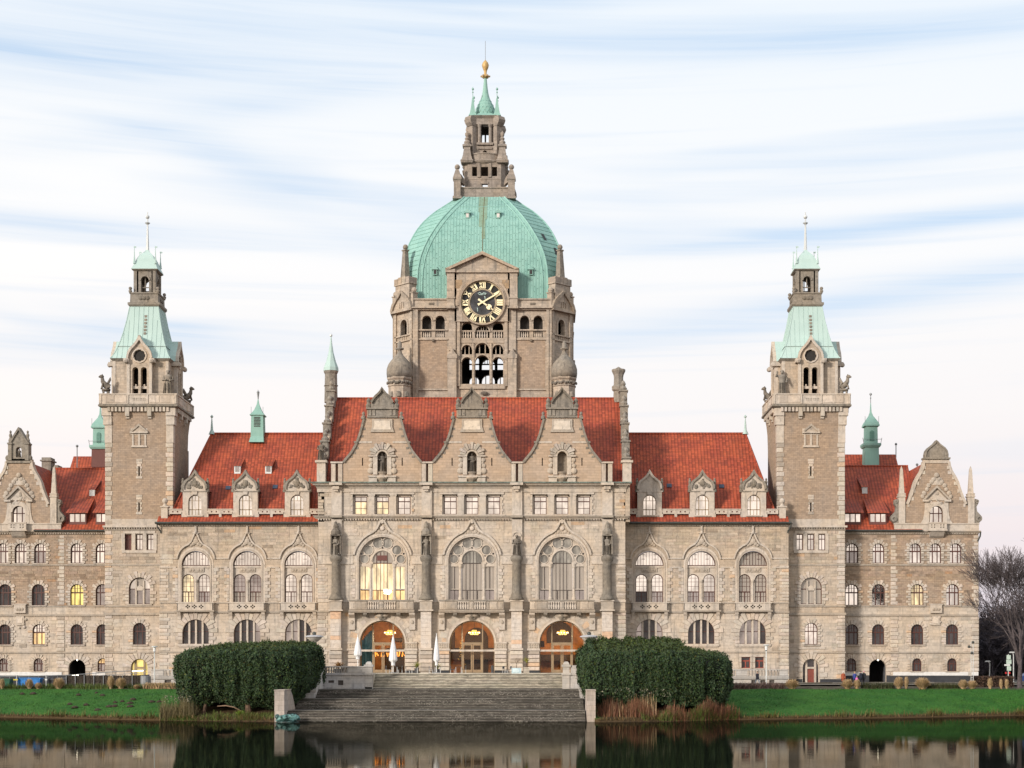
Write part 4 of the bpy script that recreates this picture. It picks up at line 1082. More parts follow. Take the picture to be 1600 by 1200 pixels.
  hd.band(arc(x, Z(883), r-.015, 0, 180, 22), arc(x, Z(883), r+.2, 0, 180, 22), YW-.12, YW+.02, 0, (.88, .86, .84));hd.band(arc(x, Z(883), r+.22, 0, 180, 22), arc(x, Z(883), r+.48, 0, 180, 22), YW-.06, YW+.02, 0, (1.08, 1.07, 1.06))
  for s in(-1, 1):
   hd.box(*sorted((x+s*(r-.015), x+s*(r+.2))), YW-.12, YW+.02, Z(942), Z(883), 0, (.9, .88, .86));hd.box(*sorted((x+s*(r+.22), x+s*(r+.45))), YW-.06, YW+.02, Z(942), Z(883), 0, (1.06, 1.05, 1.04))
  hd.box(x-.12, x+.12, YW-.2, YW, Z(833), Z(821));hd.sphere((x, YW-.18, Z(832.6)), .22, 8);hd.box(x-.42, x+.42, YW-.22, YW, Z(833.6), Z(832.4))
  for(p, q, rr) in((0, 846, .42), (4, 849.5, .28), (-4, 849.5, .28), (7.5, 852, .2), (-7.5, 852, .2), (0, 840.5, .2)):hd.sphere((x+p*k, YW-.05, Z(q)), rr, 8, 0, (.88, .86, .83), 1, .5, 1)
  build(hd, 'hood_mould', PALES, o)
  jb=MB()
  for s in(-1, 1):
   for j in range(10):
    l=(r+1.15) if j%2 else(r+.85)
    jb.block(*sorted((x+s*(r+.47), x+s*l)), YW-.1, YW+.02, Z(939.5-j*5.2)+.01, Z(934.3-j*5.2)-.01, 0, stone_t())
  build(jb, 'jamb_stones', PALES, o)
  bp=MB();y0=YW-.55
  hs=[]
  for j in(-10.5, 0, 10.5):
   for(p, q) in((-2.4, 0), (2.4, 0), (0, -2.0), (0, 2.0)):hs.append(circle(x+(j+p-.8)*k, Z(948)+q*k, 1.35*k, 8))
  bp.plate(rectpoly(x-28*k, x+28.5*k, Z(953.5), Z(942.4)), hs, y0, y0+.2)
  for s in(-1, 1):bp.box(*sorted((x+s*28.2*k, x+s*27*k)), y0, YW, Z(953.5), Z(942.4))
  bp.box(x-29.5*k, x+30*k, y0-.12, YW, Z(956), Z(953.5), 0, (.7, .69, .67));bp.box(x-29*k, x+29.5*k, y0-.07, y0+.27, Z(942.6), Z(941))
  bo=build(bp, 'balcony', PALES, hall)
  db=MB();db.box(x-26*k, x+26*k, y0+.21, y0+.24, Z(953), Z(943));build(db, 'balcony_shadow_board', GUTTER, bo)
  for s in(-1, 1):
   q=MB();q.prismx([(YW, Z(956)), (y0+.05, Z(956)), (y0+.1, Z(959)), (YW-.22, Z(963)), (YW-.15, Z(968)), (YW, Z(968))], x+s*25.5*k-.22, x+s*25.5*k+.22);build(q, 'bracket', PALES, bo)
  xl=x-.3*k;rl=20.8*k;zs2=Z(988.5)
  lo=MB()
  lo.band(archpoly(xl, Z(1005.4), zs2, rl-.07, 16), archpoly(xl, Z(1006), zs2, rl, 16), yg-.06, yg+.03, 0, (1, 1, 1), True)
  for f in(-.75, -.25, .25, .75):lo.box(xl+f*rl-.17*rl, xl+f*rl+.17*rl, yg-.04, yg+.02, Z(987.2), Z(986.2))
  lw=build(lo, 'window', FRAME, hall)
  ml=MB()
  for f in(-.5, 0, .5):ml.box(xl+f*rl-.12, xl+f*rl+.12, yg-.3, yg+.04, Z(1006), zs2+rl*math.sqrt(1-f*f))
  build(ml, 'mullion', PALES, lw)
  for a, b in((-1, -.5), (-.5, 0), (0, .5), (.5, 1)):
   tp=[(xl+(b+(a-b)*j/5)*rl, zs2+rl*math.sqrt(max(0, 1-(b+(a-b)*j/5)**2))-.02) for j in range(6)]
   q=MB();pl=[(xl+a*rl, Z(1006)), (xl+b*rl, Z(1006))]+tp;q.add([(u, yg, v) for u, v in pl], [tuple(range(len(pl)))])
   build(q, 'pane', rnd.choice([GL_DARK, GL_DARK, GL_DARK, GL_MID]) if dark[i] else rnd.choice([GL_MID, GL_DARK]), lw, uv=False)
  ss=MB();tmp=MB()
  ring_stones(tmp, 2*rl, 0, 13, rl, 1.15, .75, -.1);jamb_stones(tmp, rl, Z(1006)-zs2, 0, 3, .55, .9, -.1)
  tmp.moved(xl, YW, zs2);build(tmp, 'surround', PALES, lw)
  q=MB();q.box(xl-rl-.6, xl+rl+.6, YW-.2, YW+.3, Z(1009.5), Z(1006.2));q.box(xl-rl-.5, xl+rl+.5, YW-.1, YW, Z(1011.5), Z(1009.5));build(q, 'sill', PALES, lw)
 if mirror:
  WB=win_proto(14*k, 17.5*k, False, [(-.56, .56, 0.03, 1.44)], [(0, .07, 0, .95)], [(.95, .08, -.58, .58)], (.2, .3, .1), .1, plain('red_frame', (.28, .06, .04), .5), None, .35, nj=2)
  for px in(1165.3, 1186.7):place_win(hall, WB, X(px), YW, Z(1044), GL_DARK)
gB, gM, gD, gC=GL_BRIGHT, GL_MID, GL_DARK, GL_CURT
wing((306.0, 386.3, 466.5), 250, 497, [(gB, GL_LITC, GL_LITC, gB, gM), (gB, gM, gC, gM, gC), (gB, gB, gB, gB, gB)], [1, 1, 0], False)
wing((1014.8, 1096.0, 1176.3), 977, 1232, [(gB, gB, gD, gB, gM), (gB, gB, gM, gB, gM), (gC, gC, gC, gC, gC)], [1, 1, 0], True)
YRW=217.0;KR=PL(YRW);ZRW=KR.Z(677.5);ZEW=Z(812)
def wing_roof(side):
 if side<0:xr, xe, xc=KR.X(331), X(262), rx0-.75
 else:xr, xe, xc=KR.X(1164.5), X(1216), rx1+.75
 mb=MB();yf, yb=YW+.3, 2*YRW-YW
 mb.quad((xe, yf, ZEW), (xc, yf, ZEW), (xc, YRW, ZRW), (xr, YRW, ZRW));mb.quad((xe, yb, ZEW), (xc, yb, ZEW), (xc, YRW, ZRW), (xr, YRW, ZRW));mb.add([(xe, yf, ZEW), (xe, yb, ZEW), (xr, YRW, ZRW)], [(0, 1, 2)])
 o=build(mb, 'wing_roof', TILE, hall)
 rd=MB();rd.tube([(xr, YRW, ZRW+.02), (xc, YRW, ZRW+.02)], .15, 7);rd.tube([(xe, yf, ZEW+.02), (xr, YRW, ZRW+.02)], .15, 7);build(rd, 'ridge_tiles', TILE, o)
 f=MB();f.lathe(xr, YRW, [(.45, ZRW-.1), (.18, ZRW+.5), (.1, ZRW+1.6), (.06, ZRW+2.1), (.17, ZRW+2.2), (.2, ZRW+2.35), (.02, ZRW+2.55)], 8);build(f, 'ridge_finial', COPP, o)
 n=Vector((0, -(ZRW-ZEW), (YRW-yf))).normalized()
 def on(px, py):
  d=Vector(((px-VX)/F, 1, -(py-VY)/F));o_=Vector((0, 0, ZC));p0=Vector((0, yf, ZEW))
  return o_+d*((p0-o_).dot(n)/d.dot(n))
 sl_=math.atan2(ZRW-ZEW, YRW-yf)
 if side<0:
  for px in(371, 419.5):
   p=on(px, 739);d=MB()
   w=.42;zt=p.z+1.0;yk=p.y+2.6
   d.box(p.x-w, p.x+w, p.y-.12, p.y+1.4, p.z-.1, p.z+1.05);dm=build(d, 'roof_dormer', WMETAL, hall)
   q=MB();q.add([(p.x-.6, p.y-.3, zt), (p.x+.6, p.y-.3, zt), (p.x+.75, p.y+1.75, zt+1.25), (p.x-.75, p.y+1.75, zt+1.25), (p.x-.6, p.y-.3, zt-.08), (p.x+.6, p.y-.3, zt-.08)], [(0, 1, 2, 3), (4, 5, 1, 0)]);build(q, 'dormer_hood', TILE, dm)
   q=MB();q.box(p.x-.27, p.x+.27, p.y-.15, p.y-.1, p.z+.15, p.z+.85);build(q, 'dormer_pane', GL_MID, dm)
 for px, py in([(356.5, 762.5), (430, 761)] if side<0 else[(1045.5, 759), (1127.5, 760)]):
  p=on(px, py);d=MB();d.box(-.32, .32, -.09, .02, -.3, .3);d.v=[(p.x+a, p.y+(b*math.sin(sl_)+c*math.cos(sl_)), p.z+(-b*math.cos(sl_)+c*math.sin(sl_))) for a, b, c in d.v]
  d.v=[(a, b-.02, c) for a, b, c in d.v];build(d, 'skylight', LEADBLUE, o)
 return o
wrl=wing_roof(-1);wrr=wing_roof(1)
vx, vz=KR.X(403.3), KR.Z
mb=MB();
def sq(x, y, z, hx, hy=None):hy=hy or hx;return[(x-hx, y-hy, z), (x+hx, y-hy, z), (x+hx, y+hy, z), (x-hx, y+hy, z)]
mb.loft([sq(vx, YRW, vz(693), 1.0, 1.5), sq(vx, YRW, vz(683), .86), sq(vx, YRW, vz(651), .80), sq(vx, YRW, vz(650.5), .95), sq(vx, YRW, vz(649), .98), sq(vx, YRW, vz(647), .78), sq(vx, YRW, vz(641), .45), sq(vx, YRW, vz(632), .16), sq(vx, YRW, vz(624), .05)])
o=build(mb, 'ridge_ventilator', COPR, hall)
lv=MB()
for i in range(7):lv.box(vx-.42, vx+.42, YRW-.90, YRW-.8, vz(668)+i*.2, vz(668)+i*.2+.1)
build(lv, 'louvre_slats', GUTTER, o)
lv=MB();lv.lathe(vx, YRW, [(.05, vz(625)), (.16, vz(615)), (.2, vz(612.5)), (.02, vz(610.5))], 8);lv.tube([(vx, YRW, vz(625)), (vx, YRW, vz(609))], .04, 5)
for sx in(-.8, .8):lv.tube([(vx+sx, YRW-.8, vz(650)), (vx+sx, YRW-.8, vz(637))], .025, 4)
build(lv, 'ventilator_rod', GMETAL, o)
PD=PL(208.35)
def dormer(c, plainface, roofz):
 X, Z, k, y=PD.X, PD.Z, PD.k, PD.Y
 x=X(c);r=10.3*k
 S=[(21, 813), (21, 801), (19, 797), (19, 768), (18.2, 764), (17.4, 758), (15, 752.5), (10.5, 749), (6, 745.4), (2.6, 741), (0, 736)]
 poly=[(x+a*k, Z(b)) for a, b in S]+[(x-a*k, Z(b)) for a, b in reversed(S[:-1])]
 hole=archpoly(x, Z(805), Z(783.6), r, 14)
 d=MB();d.plate(poly, [hole], y, y+.7);o=build(d, 'dormer', PALES, hall)
 sd_=MB()
 for s in(-1, 1):sd_.quad((x+s*18.5*k, y+.5, Z(812)), (x+s*18.5*k, y+6, Z(812)), (x+s*18.5*k, y+6, Z(768)), (x+s*18.5*k, y+.5, Z(768)), 0, (.5, .45, .45))
 build(sd_, 'dormer_cheek', SHUT, o)
 rf=MB();rf.quad((x-19.5*k, y+.6, Z(766)), (x, y+.6, Z(744)), (x, y+6.5, Z(744)), (x-19.5*k, y+5, Z(766)));rf.quad((x+19.5*k, y+.6, Z(766)), (x, y+.6, Z(744)), (x, y+6.5, Z(744)), (x+19.5*k, y+5, Z(766)));build(rf, 'dormer_roof', TILE, o)
 cp=MB()
 Cv=S[4:]
 out=[(x-(a+1.4)*k, Z(b-.8)) for a, b in Cv[:-1]]+[(x, Z(733.5))]+[(x+(a+1.4)*k, Z(b-.8)) for a, b in reversed(Cv[:-1])]
 inn=[(x-(a-1.6)*k, Z(b+1)) for a, b in Cv[:-1]]+[(x, Z(739.5))]+[(x+(a-1.6)*k, Z(b+1)) for a, b in reversed(Cv[:-1])]
 cp.band(inn, out, y-.22, y+.8);cp.box(x-20.5*k, x+20.5*k, y-.08, y+.3, Z(768.6), Z(767))
 build(cp, 'dormer_coping', GREY if not plainface else PALES, o)
 if not plainface:
  cv=MB()
  for i in range(26):
   a=rnd.uniform(-11, 11);b=762-rnd.random()*(14-abs(a));cv.sphere((x+a*k, y, Z(b)), rnd.uniform(.11, .26), 6, 0, rt(.6, 1), 1, .5, 1)
  cv.sphere((x, y-.05, Z(755)), .38, 8, 0, (.9, .88, .84), 1, .5, 1.2);build(cv, 'carved_relief', GREY, o)
 for s in(-1, 1):
  p=MB();p.lathe(x+s*19.4*k, y+.2, [(.24, Z(769)), (.3, Z(766)), (.2, Z(764)), (.26, Z(760)), (.14, Z(756)), (.2, Z(753)), (.12, Z(750)), (.16, Z(748.4)), (.02, Z(746.5))], 8, 0, (.85, .84, .82));build(p, 'pinnacle', GREY, o)
 w=MB();yg=y+.35
 w.band(archpoly(x, Z(804.4), Z(783.6), r-.07, 14), archpoly(x, Z(805), Z(783.6), r, 14), yg-.06, yg+.03, 0, (1, 1, 1), True)
 for f in(-.5, .5):w.box(x+f*r-.05, x+f*r+.05, yg-.08, yg+.03, Z(805), Z(783.6)+r*.84)
 w.box(x-r, x+r, yg-.08, yg+.03, Z(796.6), Z(795.4));w.box(x-r, x+r, yg-.06, yg+.02, Z(782.4), Z(781.8));w.box(x-.025, x+.025, yg-.04, yg+.02, Z(805), Z(796));w.box(x-.025, x+.025, yg-.04, yg+.02, Z(782), Z(774.5))
 wo2=build(w, 'dormer_window', FRAMEB, o)
 q=MB();pl=archpoly(x, Z(805), Z(783.6), r, 14);q.add([(a, yg, b) for a, b in pl], [tuple(range(len(pl)))]);build(q, 'dormer_pane', GL_BRIGHT, o, uv=False)
 q=MB();q.box(x-r-.2, x+r+.2, y-.16, y+.3, Z(807), Z(805.1));q.prism([(x-.26, Z(773)), (x+.26, Z(773)), (x+.34, Z(768)), (x-.34, Z(768))], y-.15, y, 0, (.95, .95, .95));build(q, 'dormer_sill', PALES, o)
 return o
DL=(304.5, 383.5, 464.0);DR=(1015.0, 1097.4, 1178.0)
for i, c in enumerate(DL):dormer(c, False, 0)
for i, c in enumerate(DR):dormer(c, i==0, 0)
def parapet(a, b, posts):
 X, Z, k, y=PD.X, PD.Z, PD.k, PD.Y
 mb=MB();n=max(1, round((b-a)/18));hs=[]
 for i in range(n):
  c=a+(b-a)*(i+.5)/n
  for j in(-3.6, 3.6):hs.append(circle(X(c+j), Z(799.6), 1.3*k, 7))
 mb.plate(rectpoly(X(a), X(b), Z(803), Z(796.5)), hs, y, y+.2);mb.box(X(a), X(b), y-.08, y+.28, Z(796.5), Z(795))
 for p in posts:mb.box(X(p-2), X(p+2), y+.01, y+.22, Z(813), Z(803))
 build(mb, 'pierced_parapet', PALES, hall)
parapet(263, 284.5, []);parapet(324.5, 363.5, [344]);parapet(403.5, 444, [424]);parapet(484, 499, [])
parapet(977, 995, []);parapet(1035, 1077.5, [1056]);parapet(1117.5, 1158, [1138]);parapet(1198, 1216, [])
for px in(257.3, 1222.5):
 mb=MB();x=PD.X(px);zz=PD.Z
 mb.box(x-.42, x+.42, PD.Y-.2, PD.Y+.6, zz(815), zz(793));mb.box(x-.55, x+.55, PD.Y-.32, PD.Y+.7, zz(793), zz(791));mb.lathe(x, PD.Y+.2, [(.4, zz(791)), (.2, zz(788)), (.2, zz(787)), (.36, zz(784)), (.36, zz(781)), (.2, zz(778.6)), (.02, zz(778))], 10);build(mb, 'ball_pier', PALES, hall)
X, Z, k, YO=PO.X, PO.Z, PO.k, PO.Y
def small(wpx, hpx, arch=True, sill=.14, lower=.60):
 w, h=wpx*k, hpx*k;zt=h*lower
 ww=w/2-.04
 return win_proto(w, h, arch, [(-ww, ww, .02, zt), (-ww, ww, zt, h)], [(-w*.2, .06, 0, 99), (w*.2, .06, 0, 99)]+[(0, .025, zt, 99)], [(zt, .085, -w/2+.04, w/2-.04), (zt+(h-zt)*.5, .02, -w/2+.05, w/2-.05)], (.34, .6, .1), sill)
S1, S2, S3, S4=small(18.6, 31), small(20.4, 33.4), small(19.4, 32), small(15, 20.6, True, .1, .58)
def outer(x0, x1, pav, top, mid, low, base, door, glt, glm, gll, glb, side):
 """x0..x1 in pixels; pav = (a, b) pixel range of the pavilion with the gable"""
 a, b=X(x0), X(x1)
 holes=[];keep=[];pl=[]
 for row, P, zb, gl in((top, S1, 880, glt), (mid, S2, 946, glm), (low, S3, 1007.3, gll), (base, S4, 1049, glb)):
  for c, g in zip(row, gl):
   hz=win_hole(P, X(c), Z(zb));holes.append(hz);keep.append(grow(hz, .5));pl.append((P, X(c), Z(zb), g))
 dh=archpoly(X(door), -.2, Z(1043.5), 13.4*k, 16);holes.append(dh);keep.append(grow(dh, 1.1))
 w=facade_zones(hall, 'range_wall', YO, a, b, (-.6, Z(947.2), Z(830)), (PALE, TUFF), holes, .5, 9)
 for P, x, z, g in pl:place_win(hall, P, x, YO, z, g)
 ashlar(hall, TUFF, YO, a, b, Z(881), Z(836), keep, .36, .6, 1.3, .02);ashlar(hall, TUFF, YO, a, b, Z(946), Z(884.5), keep, .36, .7, 1.5, .02)
 ashlar(hall, PALE, YO, a, b, Z(959.5), Z(948.5), keep, .9, 1.4, 2.6);ashlar(hall, PALE, YO, a, b, Z(1018), Z(963), keep, .55, .9, 2.2);ashlar(hall, PALE, YO, a, b, Z(1049), Z(1021.5), keep, .55, .9, 2.0)
 st=MB()
 for za, zb, p in((884, 881.3, .14), (948.3, 946.3, .1), (962.6, 959.8, .16), (1021, 1018.2, .14)):st.box(a, b, YO-p, YO, Z(za), Z(zb), 0, (.72, .71, .69))
 build(st, 'string_courses', PALES, hall)
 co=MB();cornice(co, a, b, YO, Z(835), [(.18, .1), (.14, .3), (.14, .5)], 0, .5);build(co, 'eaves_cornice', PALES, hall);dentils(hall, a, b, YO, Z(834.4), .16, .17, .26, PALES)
 d=X(door)
 segs=((a, d-13.4*k-.9), (d+13.4*k+.9, b))
 pb=MB()
 for u, v in segs:pb.box(u, v, YO-.1, YO, Z(1055.5), Z(1050))
 build(pb, 'white_plinth', plain('white_plinth_paint', (.62, .61, .6), .7, 0, .08), hall)
 pb=MB()
 segs=((a, d-13.4*k-.02), (d+13.4*k+.02, b))
 for u, v in segs:pb.box(u, v, YO-.14, YO, -.7, Z(1055.6))
 build(pb, 'dark_plinth', BASALT, hall)
 dr=MB();tmp=MB();ring_stones(tmp, 26.8*k, 0, 11, 13.4*k, .95, .6, -.1);jamb_stones(tmp, 13.4*k, Z(1055.5)-Z(1043.5), 0, 2, .5, .8, -.1);tmp.moved(d, YO, Z(1043.5))
 o=build(tmp, 'gateway_surround', PALES, hall)
 q=MB();q.add([(u, YO+5, v) for u, v in rectpoly(d-3, d+3, -.4, 5)], [(0, 1, 2, 3)]);q.quad((d-1.3, YO+.5, -.4), (d-1.3, YO+5, -.4), (d-1.3, YO+5, 5), (d-1.3, YO+.5, 5));q.quad((d+1.3, YO+.5, -.4), (d+1.3, YO+5, -.4), (d+1.3, YO+5, 5), (d+1.3, YO+.5, 5), 0, (6, 6, 6));q.quad((d-1.3, YO+.5, 3.2), (d+1.3, YO+.5, 3.2), (d+1.3, YO+5, 3.2), (d-1.3, YO+5, 3.2));build(q, 'gateway_passage', DARKIN, o)  # right wall tinted paler: white paint, its lit look put into the colour
 q=MB();q.sphere((d+.3*k, YO-.1, Z(1031.3)), .11, 8);build(q, 'gateway_lamp', LAMPW, o, uv=False)
 return w
outer(-60, 166, None, (4, 32.5, 62.8, 119.8, 159), (8, 60, 120.2, 160), (7.5, 60.6, 120.2, 160.5), (5.6, 60.2, 160.2), 120.6, [gB, [gB, gB], [gM, gB], [gB, gB], [gB, gB]], [gD, gD, [GL_LITY, GL_LITY], [gM, gM]], [gD, [GL_LIT, gB], gD, gD], [gM, gM, [gM, GL_LIT]], -1)
outer(1320, 1528.5, None, (1331.5, 1372.5, 1430, 1461.3, 1493), (1331, 1372.5, 1433, 1488.3), (1331, 1372, 1433, 1487.5), (1330, 1432.6, 1487.4), 1371.3, [[gM, gB], [gB, gB], gB, gB, gB], [gB, gB, [GL_LITC, GL_LITC], gB], [gD, gD, gD, gD], [gD, gD, [GL_DARK, GL_DARK]], 1)
q=MB();q.box(X(1483), X(1492), YO+.38, YO+.4, Z(1048), Z(1040));build(q, 'red_poster', plain('red_poster_print', (.5, .05, .07), .6, 0, .3), hall)
for xe, s in((1528.5, -1), (1392.5, 1), (100, -1)):
 quoins(hall, X(xe), s, YO, Z(1049), Z(1021.5), 5, 1.02, .86, PALES, .09, .5);quoins(hall, X(xe), s, YO, Z(1018), Z(963), 9, 1.0, .84, PALES, .09, .5)
 quoins(hall, X(xe), s, YO, Z(945.5), Z(884.5), 10, .86, .62, PALES, .07, .5);quoins(hall, X(xe), s, YO, Z(881), Z(836), 8, .8, .6, PALES, .05, .5)
for px in(32, 1462):
 q=MB();x=X(px);q.box(x-9*k, x+9*k, YO-.35, YO, Z(958), Z(945));q.box(x-10.5*k, x+10.5*k, YO-.42, YO, Z(945), Z(943.4));q.box(x-6*k, x+6*k, YO-.18, YO, Z(977), Z(962.8));q.box(x-4*k, x+4*k, YO-.24, YO, Z(974), Z(965), 0, (1.15, 1.15, 1.15))
 for i in range(14):q.sphere((x+rnd.uniform(-8.5, 8.5)*k, YO-.1, Z(rnd.uniform(963, 982))), rnd.uniform(.12, .24), 6, 0, rt(.8, 1), 1, .6, 1)
 for s in(-1, 0, 1):q.sphere((x+s*4*k, YO-.36, Z(952)), .22, 7, 0, (.75, .73, .7), 1, .5, 1)
 build(q, 'cartouche', PALES, hall)
def pav_gable(c, full, crown):
 x=X(c);y=YO-.25;yb=YO+.6
 hw=66
 S=[(66, 831), (66, 818), (56, 818), (56, 791.5), (49, 791.5), (46.5, 788), (41.8, 778), (37.2, 766), (33.6, 754), (29, 745), (24, 737), (21, 729), (20, 722)]
 poly=[(x+a*k, Z(b)) for a, b in S]+[(x-a*k, Z(b)) for a, b in reversed(S)]
 r=10*k
 hole=archpoly(x, Z(817), Z(800.6), r, 12)
 g=MB();g.plate(poly, [hole], y, yb);o=build(g, 'gable', TUFF, hall)
 cp=MB();Cv=S[5:]
 for s in(-1, 1):
  cp.band([(x+s*(a-2.2)*k, Z(b+1.2)) for a, b in Cv], [(x+s*(a+1.2)*k, Z(b-1)) for a, b in Cv], y-.16, yb+.1)
  for j, (a, b) in enumerate(Cv[:-1]):cp.block(*sorted((x+s*(a-(6.5 if j%2 else 4.5))*k, x+s*(a-1)*k)), y-.06, y+.02, Z(b+4.5), Z(b-1), 0, rt(.9, 1.1))
 cp.box(x-66*k, x-11*k, y-.12, y+.02, Z(831), Z(818.6));cp.box(x+11*k, x+66*k, y-.12, y+.02, Z(831), Z(818.6));cp.box(x-67*k, x+67*k, y-.2, y+.02, Z(819.6), Z(818))
 cp.box(x-20*k, x+20*k, y-.1, yb, Z(724), Z(717.5))
 build(cp, 'coping', PALES, o)
 cr=MB()
 if crown=='onion':
  cr.box(x-21*k, x+21*k, y-.35, yb+.2, Z(718), Z(715.4))
  C=[(17.6, 715.5), (17.8, 711), (16.4, 705), (13, 700.4), (8.4, 697), (4.6, 694), (2, 691), (0, 688.4)]
  cr.prism([(x+a*k, Z(b)) for a, b in C]+[(x-a*k, Z(b)) for a, b in reversed(C[:-1])], y-.1, yb)
  out=[(x-(a+.6)*k, Z(b-.4)) for a, b in C]+[(x+(a+.6)*k, Z(b-.4)) for a, b in reversed(C[:-1])]
  inn=[(x-max(0, a-1.2)*k, Z(b+1.2)) for a, b in C]+[(x+max(0, a-1.2)*k, Z(b+1.2)) for a, b in reversed(C[:-1])]
  cr.band(inn, out, y-.25, yb+.1)
 else:
  cr.box(x-19.5*k, x+19.5*k, y-.2, yb, Z(724), Z(720.6))
  hl=archpoly(x, Z(715), Z(703.5), 4.4*k, 8)
  cr.plate([(x-15*k, Z(721)), (x+15*k, Z(721)), (x+14*k, Z(695)), (x, Z(669.5)), (x-14*k, Z(695))], [hl], y-.1, yb, back=True)
  cr.band([(x-14*k, Z(696)), (x, Z(673)), (x+14*k, Z(696))], [(x-16*k, Z(693.4)), (x, Z(668)), (x+16*k, Z(693.4))], y-.3, yb+.2)
  for s in(-1, 1):
   cr.box(*sorted((x+s*10.5*k, x+s*16*k)), y-.3, yb+.1, Z(720), Z(695));cr.box(*sorted((x+s*9.5*k, x+s*17*k)), y-.4, yb+.1, Z(695), Z(692.6));cr.lathe(x+s*13.4*k, y+.1, [(.25, Z(692.6)), (.3, Z(688)), (.16, Z(684)), (.24, Z(680)), (.1, Z(677)), (.18, Z(675)), (.02, Z(672.6))], 8);cr.sphere((x+s*16.5*k, y, Z(716)), .42, 8, 0, (.8, .8, .8), 1, .7, 1)
 build(cr, 'gable_crown', GREY, o)
 for s in(-1, 1):
  ob=MB();xo=x+s*54*k
  ob.box(xo-5*k, xo+5*k, y-.15, yb, Z(818), Z(777));ob.box(xo-6*k, xo+6*k, y-.25, yb+.1, Z(777), Z(775));ob.loft([sq(xo, y+.3, Z(775), .42), sq(xo, y+.3, Z(771.5), .5), sq(xo, y+.3, Z(770.5), .33), sq(xo, y+.3, Z(734), .17), sq(xo, y+.3, Z(728), .01)])
  build(ob, 'obelisk', PALES, o)
  vo=MB()
  vo.prism([(xo+s*p*k, Z(q)) for p, q in((4.8, 818), (12, 818), (16.5, 813), (17, 807.5), (13.5, 803.5), (9.5, 799), (8.6, 792), (11.5, 787), (11, 781), (6.6, 779.6), (4.8, 782))], y, yb)
  vo.lathe(0, 0, [(.01, 0)], 3) if False else None
  vo.band(circle(xo+s*12.4*k, Z(810.8), 2.2*k, 12), circle(xo+s*12.4*k, Z(810.8), 4.8*k, 12), y-.14, y+.02, 0, (1, 1, 1), True);vo.band(circle(xo+s*9.2*k, Z(783.8), 1.0*k, 10), circle(xo+s*9.2*k, Z(783.8), 3*k, 10), y-.14, y+.02, 0, (1, 1, 1), True)
  build(vo, 'scroll', GREY, o)
 w=MB();yg=y+.3
 w.band(archpoly(x, Z(816.4), Z(800.6), r-.06, 12), archpoly(x, Z(817), Z(800.6), r, 12), yg-.06, yg+.03, 0, (1, 1, 1), True)
 for f in(-.42, .42):w.box(x+f*r-.05, x+f*r+.05, yg-.08, yg+.03, Z(817), Z(792))
 w.box(x-r, x+r, yg-.08, yg+.03, Z(803), Z(801.6));build(w, 'gable_window', FRAME, o)
 q=MB();pl=archpoly(x, Z(817), Z(800.6), r, 12);q.add([(u, yg, v) for u, v in pl], [tuple(range(len(pl)))]);build(q, 'gable_pane', GL_BRIGHT, o, uv=False)
 d=MB()
 d.band(archpoly(x, Z(818), Z(800.6), r-.012, 12)[1:], archpoly(x, Z(818), Z(800.6), r+.55, 12)[1:], y-.14, y+.02)
 for s in(-1, 1):
  d.box(*sorted((x+s*11.5*k, x+s*18.5*k)), y-.1, y+.02, Z(818), Z(785));d.prism([(x+s*18.5*k, Z(818)), (x+s*25*k, Z(818)), (x+s*21*k, Z(812)), (x+s*19.2*k, Z(803)), (x+s*18.5*k, Z(796))], y-.1, y+.02);d.box(*sorted((x+s*12*k, x+s*22*k)), y-.4, y, Z(784.5), Z(781.5))
 d.band([(x-19*k, Z(782)), (x, Z(763)), (x+19*k, Z(782))], [(x-22.4*k, Z(781.4)), (x, Z(759)), (x+22.4*k, Z(781.4))], y-.4, y, 0, (.8, .79, .77));d.prism([(x-18*k, Z(782)), (x+18*k, Z(782)), (x, Z(764))], y-.08, y+.02)
 for i in range(16):a=rnd.uniform(-11, 11);d.sphere((x+a*k, y-.06, Z(790-rnd.random()*(22-abs(a)*1.2))), rnd.uniform(.12, .26), 6, 0, rt(.7, 1), 1, .5, 1)
 for s in(-1, 1):
  for(p, q_, rr) in((19.5, 771, .35), (15, 765, .3), (12.5, 759, .34), (8, 753.5, .34), (4, 749, .3), (22, 776, .3)):d.sphere((x+s*p*k, y-.04, Z(q_)), rr, 7, 0, (.85, .84, .82), 1, .5, 1)
 d.box(x-8*k, x+8*k, y-.06, y, Z(758), Z(747), 0, (1, 1, 1));d.sphere((x, y-.1, Z(743)), .36, 8, 0, (.8, .79, .77), 1, .6, 1)
 build(d, 'window_aedicule', PALES, o)
 bp=MB();hs=[]
 for j in(-7, 7):
  for u in(-2.2, 2.2):
   for v in(-1.8, 1.8):hs.append(circle(x+(j+u)*k, Z(823)+v*k, 1.1*k, 7))
 bp.plate(rectpoly(x-14*k, x+14*k, Z(828.5), Z(818.4)), hs, y-.75, y-.6);bp.box(x-15*k, x+15*k, y-.85, y, Z(830.6), Z(828.5));bp.box(x-14.5*k, x+14.5*k, y-.82, y-.55, Z(818.4), Z(817));bp.prismx([(YO, Z(841)), (YO-.4, Z(838)), (y-.7, Z(831)), (YO, Z(831))], x-11*k, x+11*k);bp.box(x-14*k, x+14*k, y-.6, y-.57, Z(828.5), Z(818.4), 0, (.3, .3, .3));build(bp, 'balcony', PALES, o)
 rf=MB()
 for s in(-1, 1):rf.quad((x+s*54*k, yb-.1, Z(812)), (x+s*20*k, yb-.1, Z(724)), (x+s*20*k, YO+12, Z(724)), (x+s*54*k, YO+12, Z(812)))
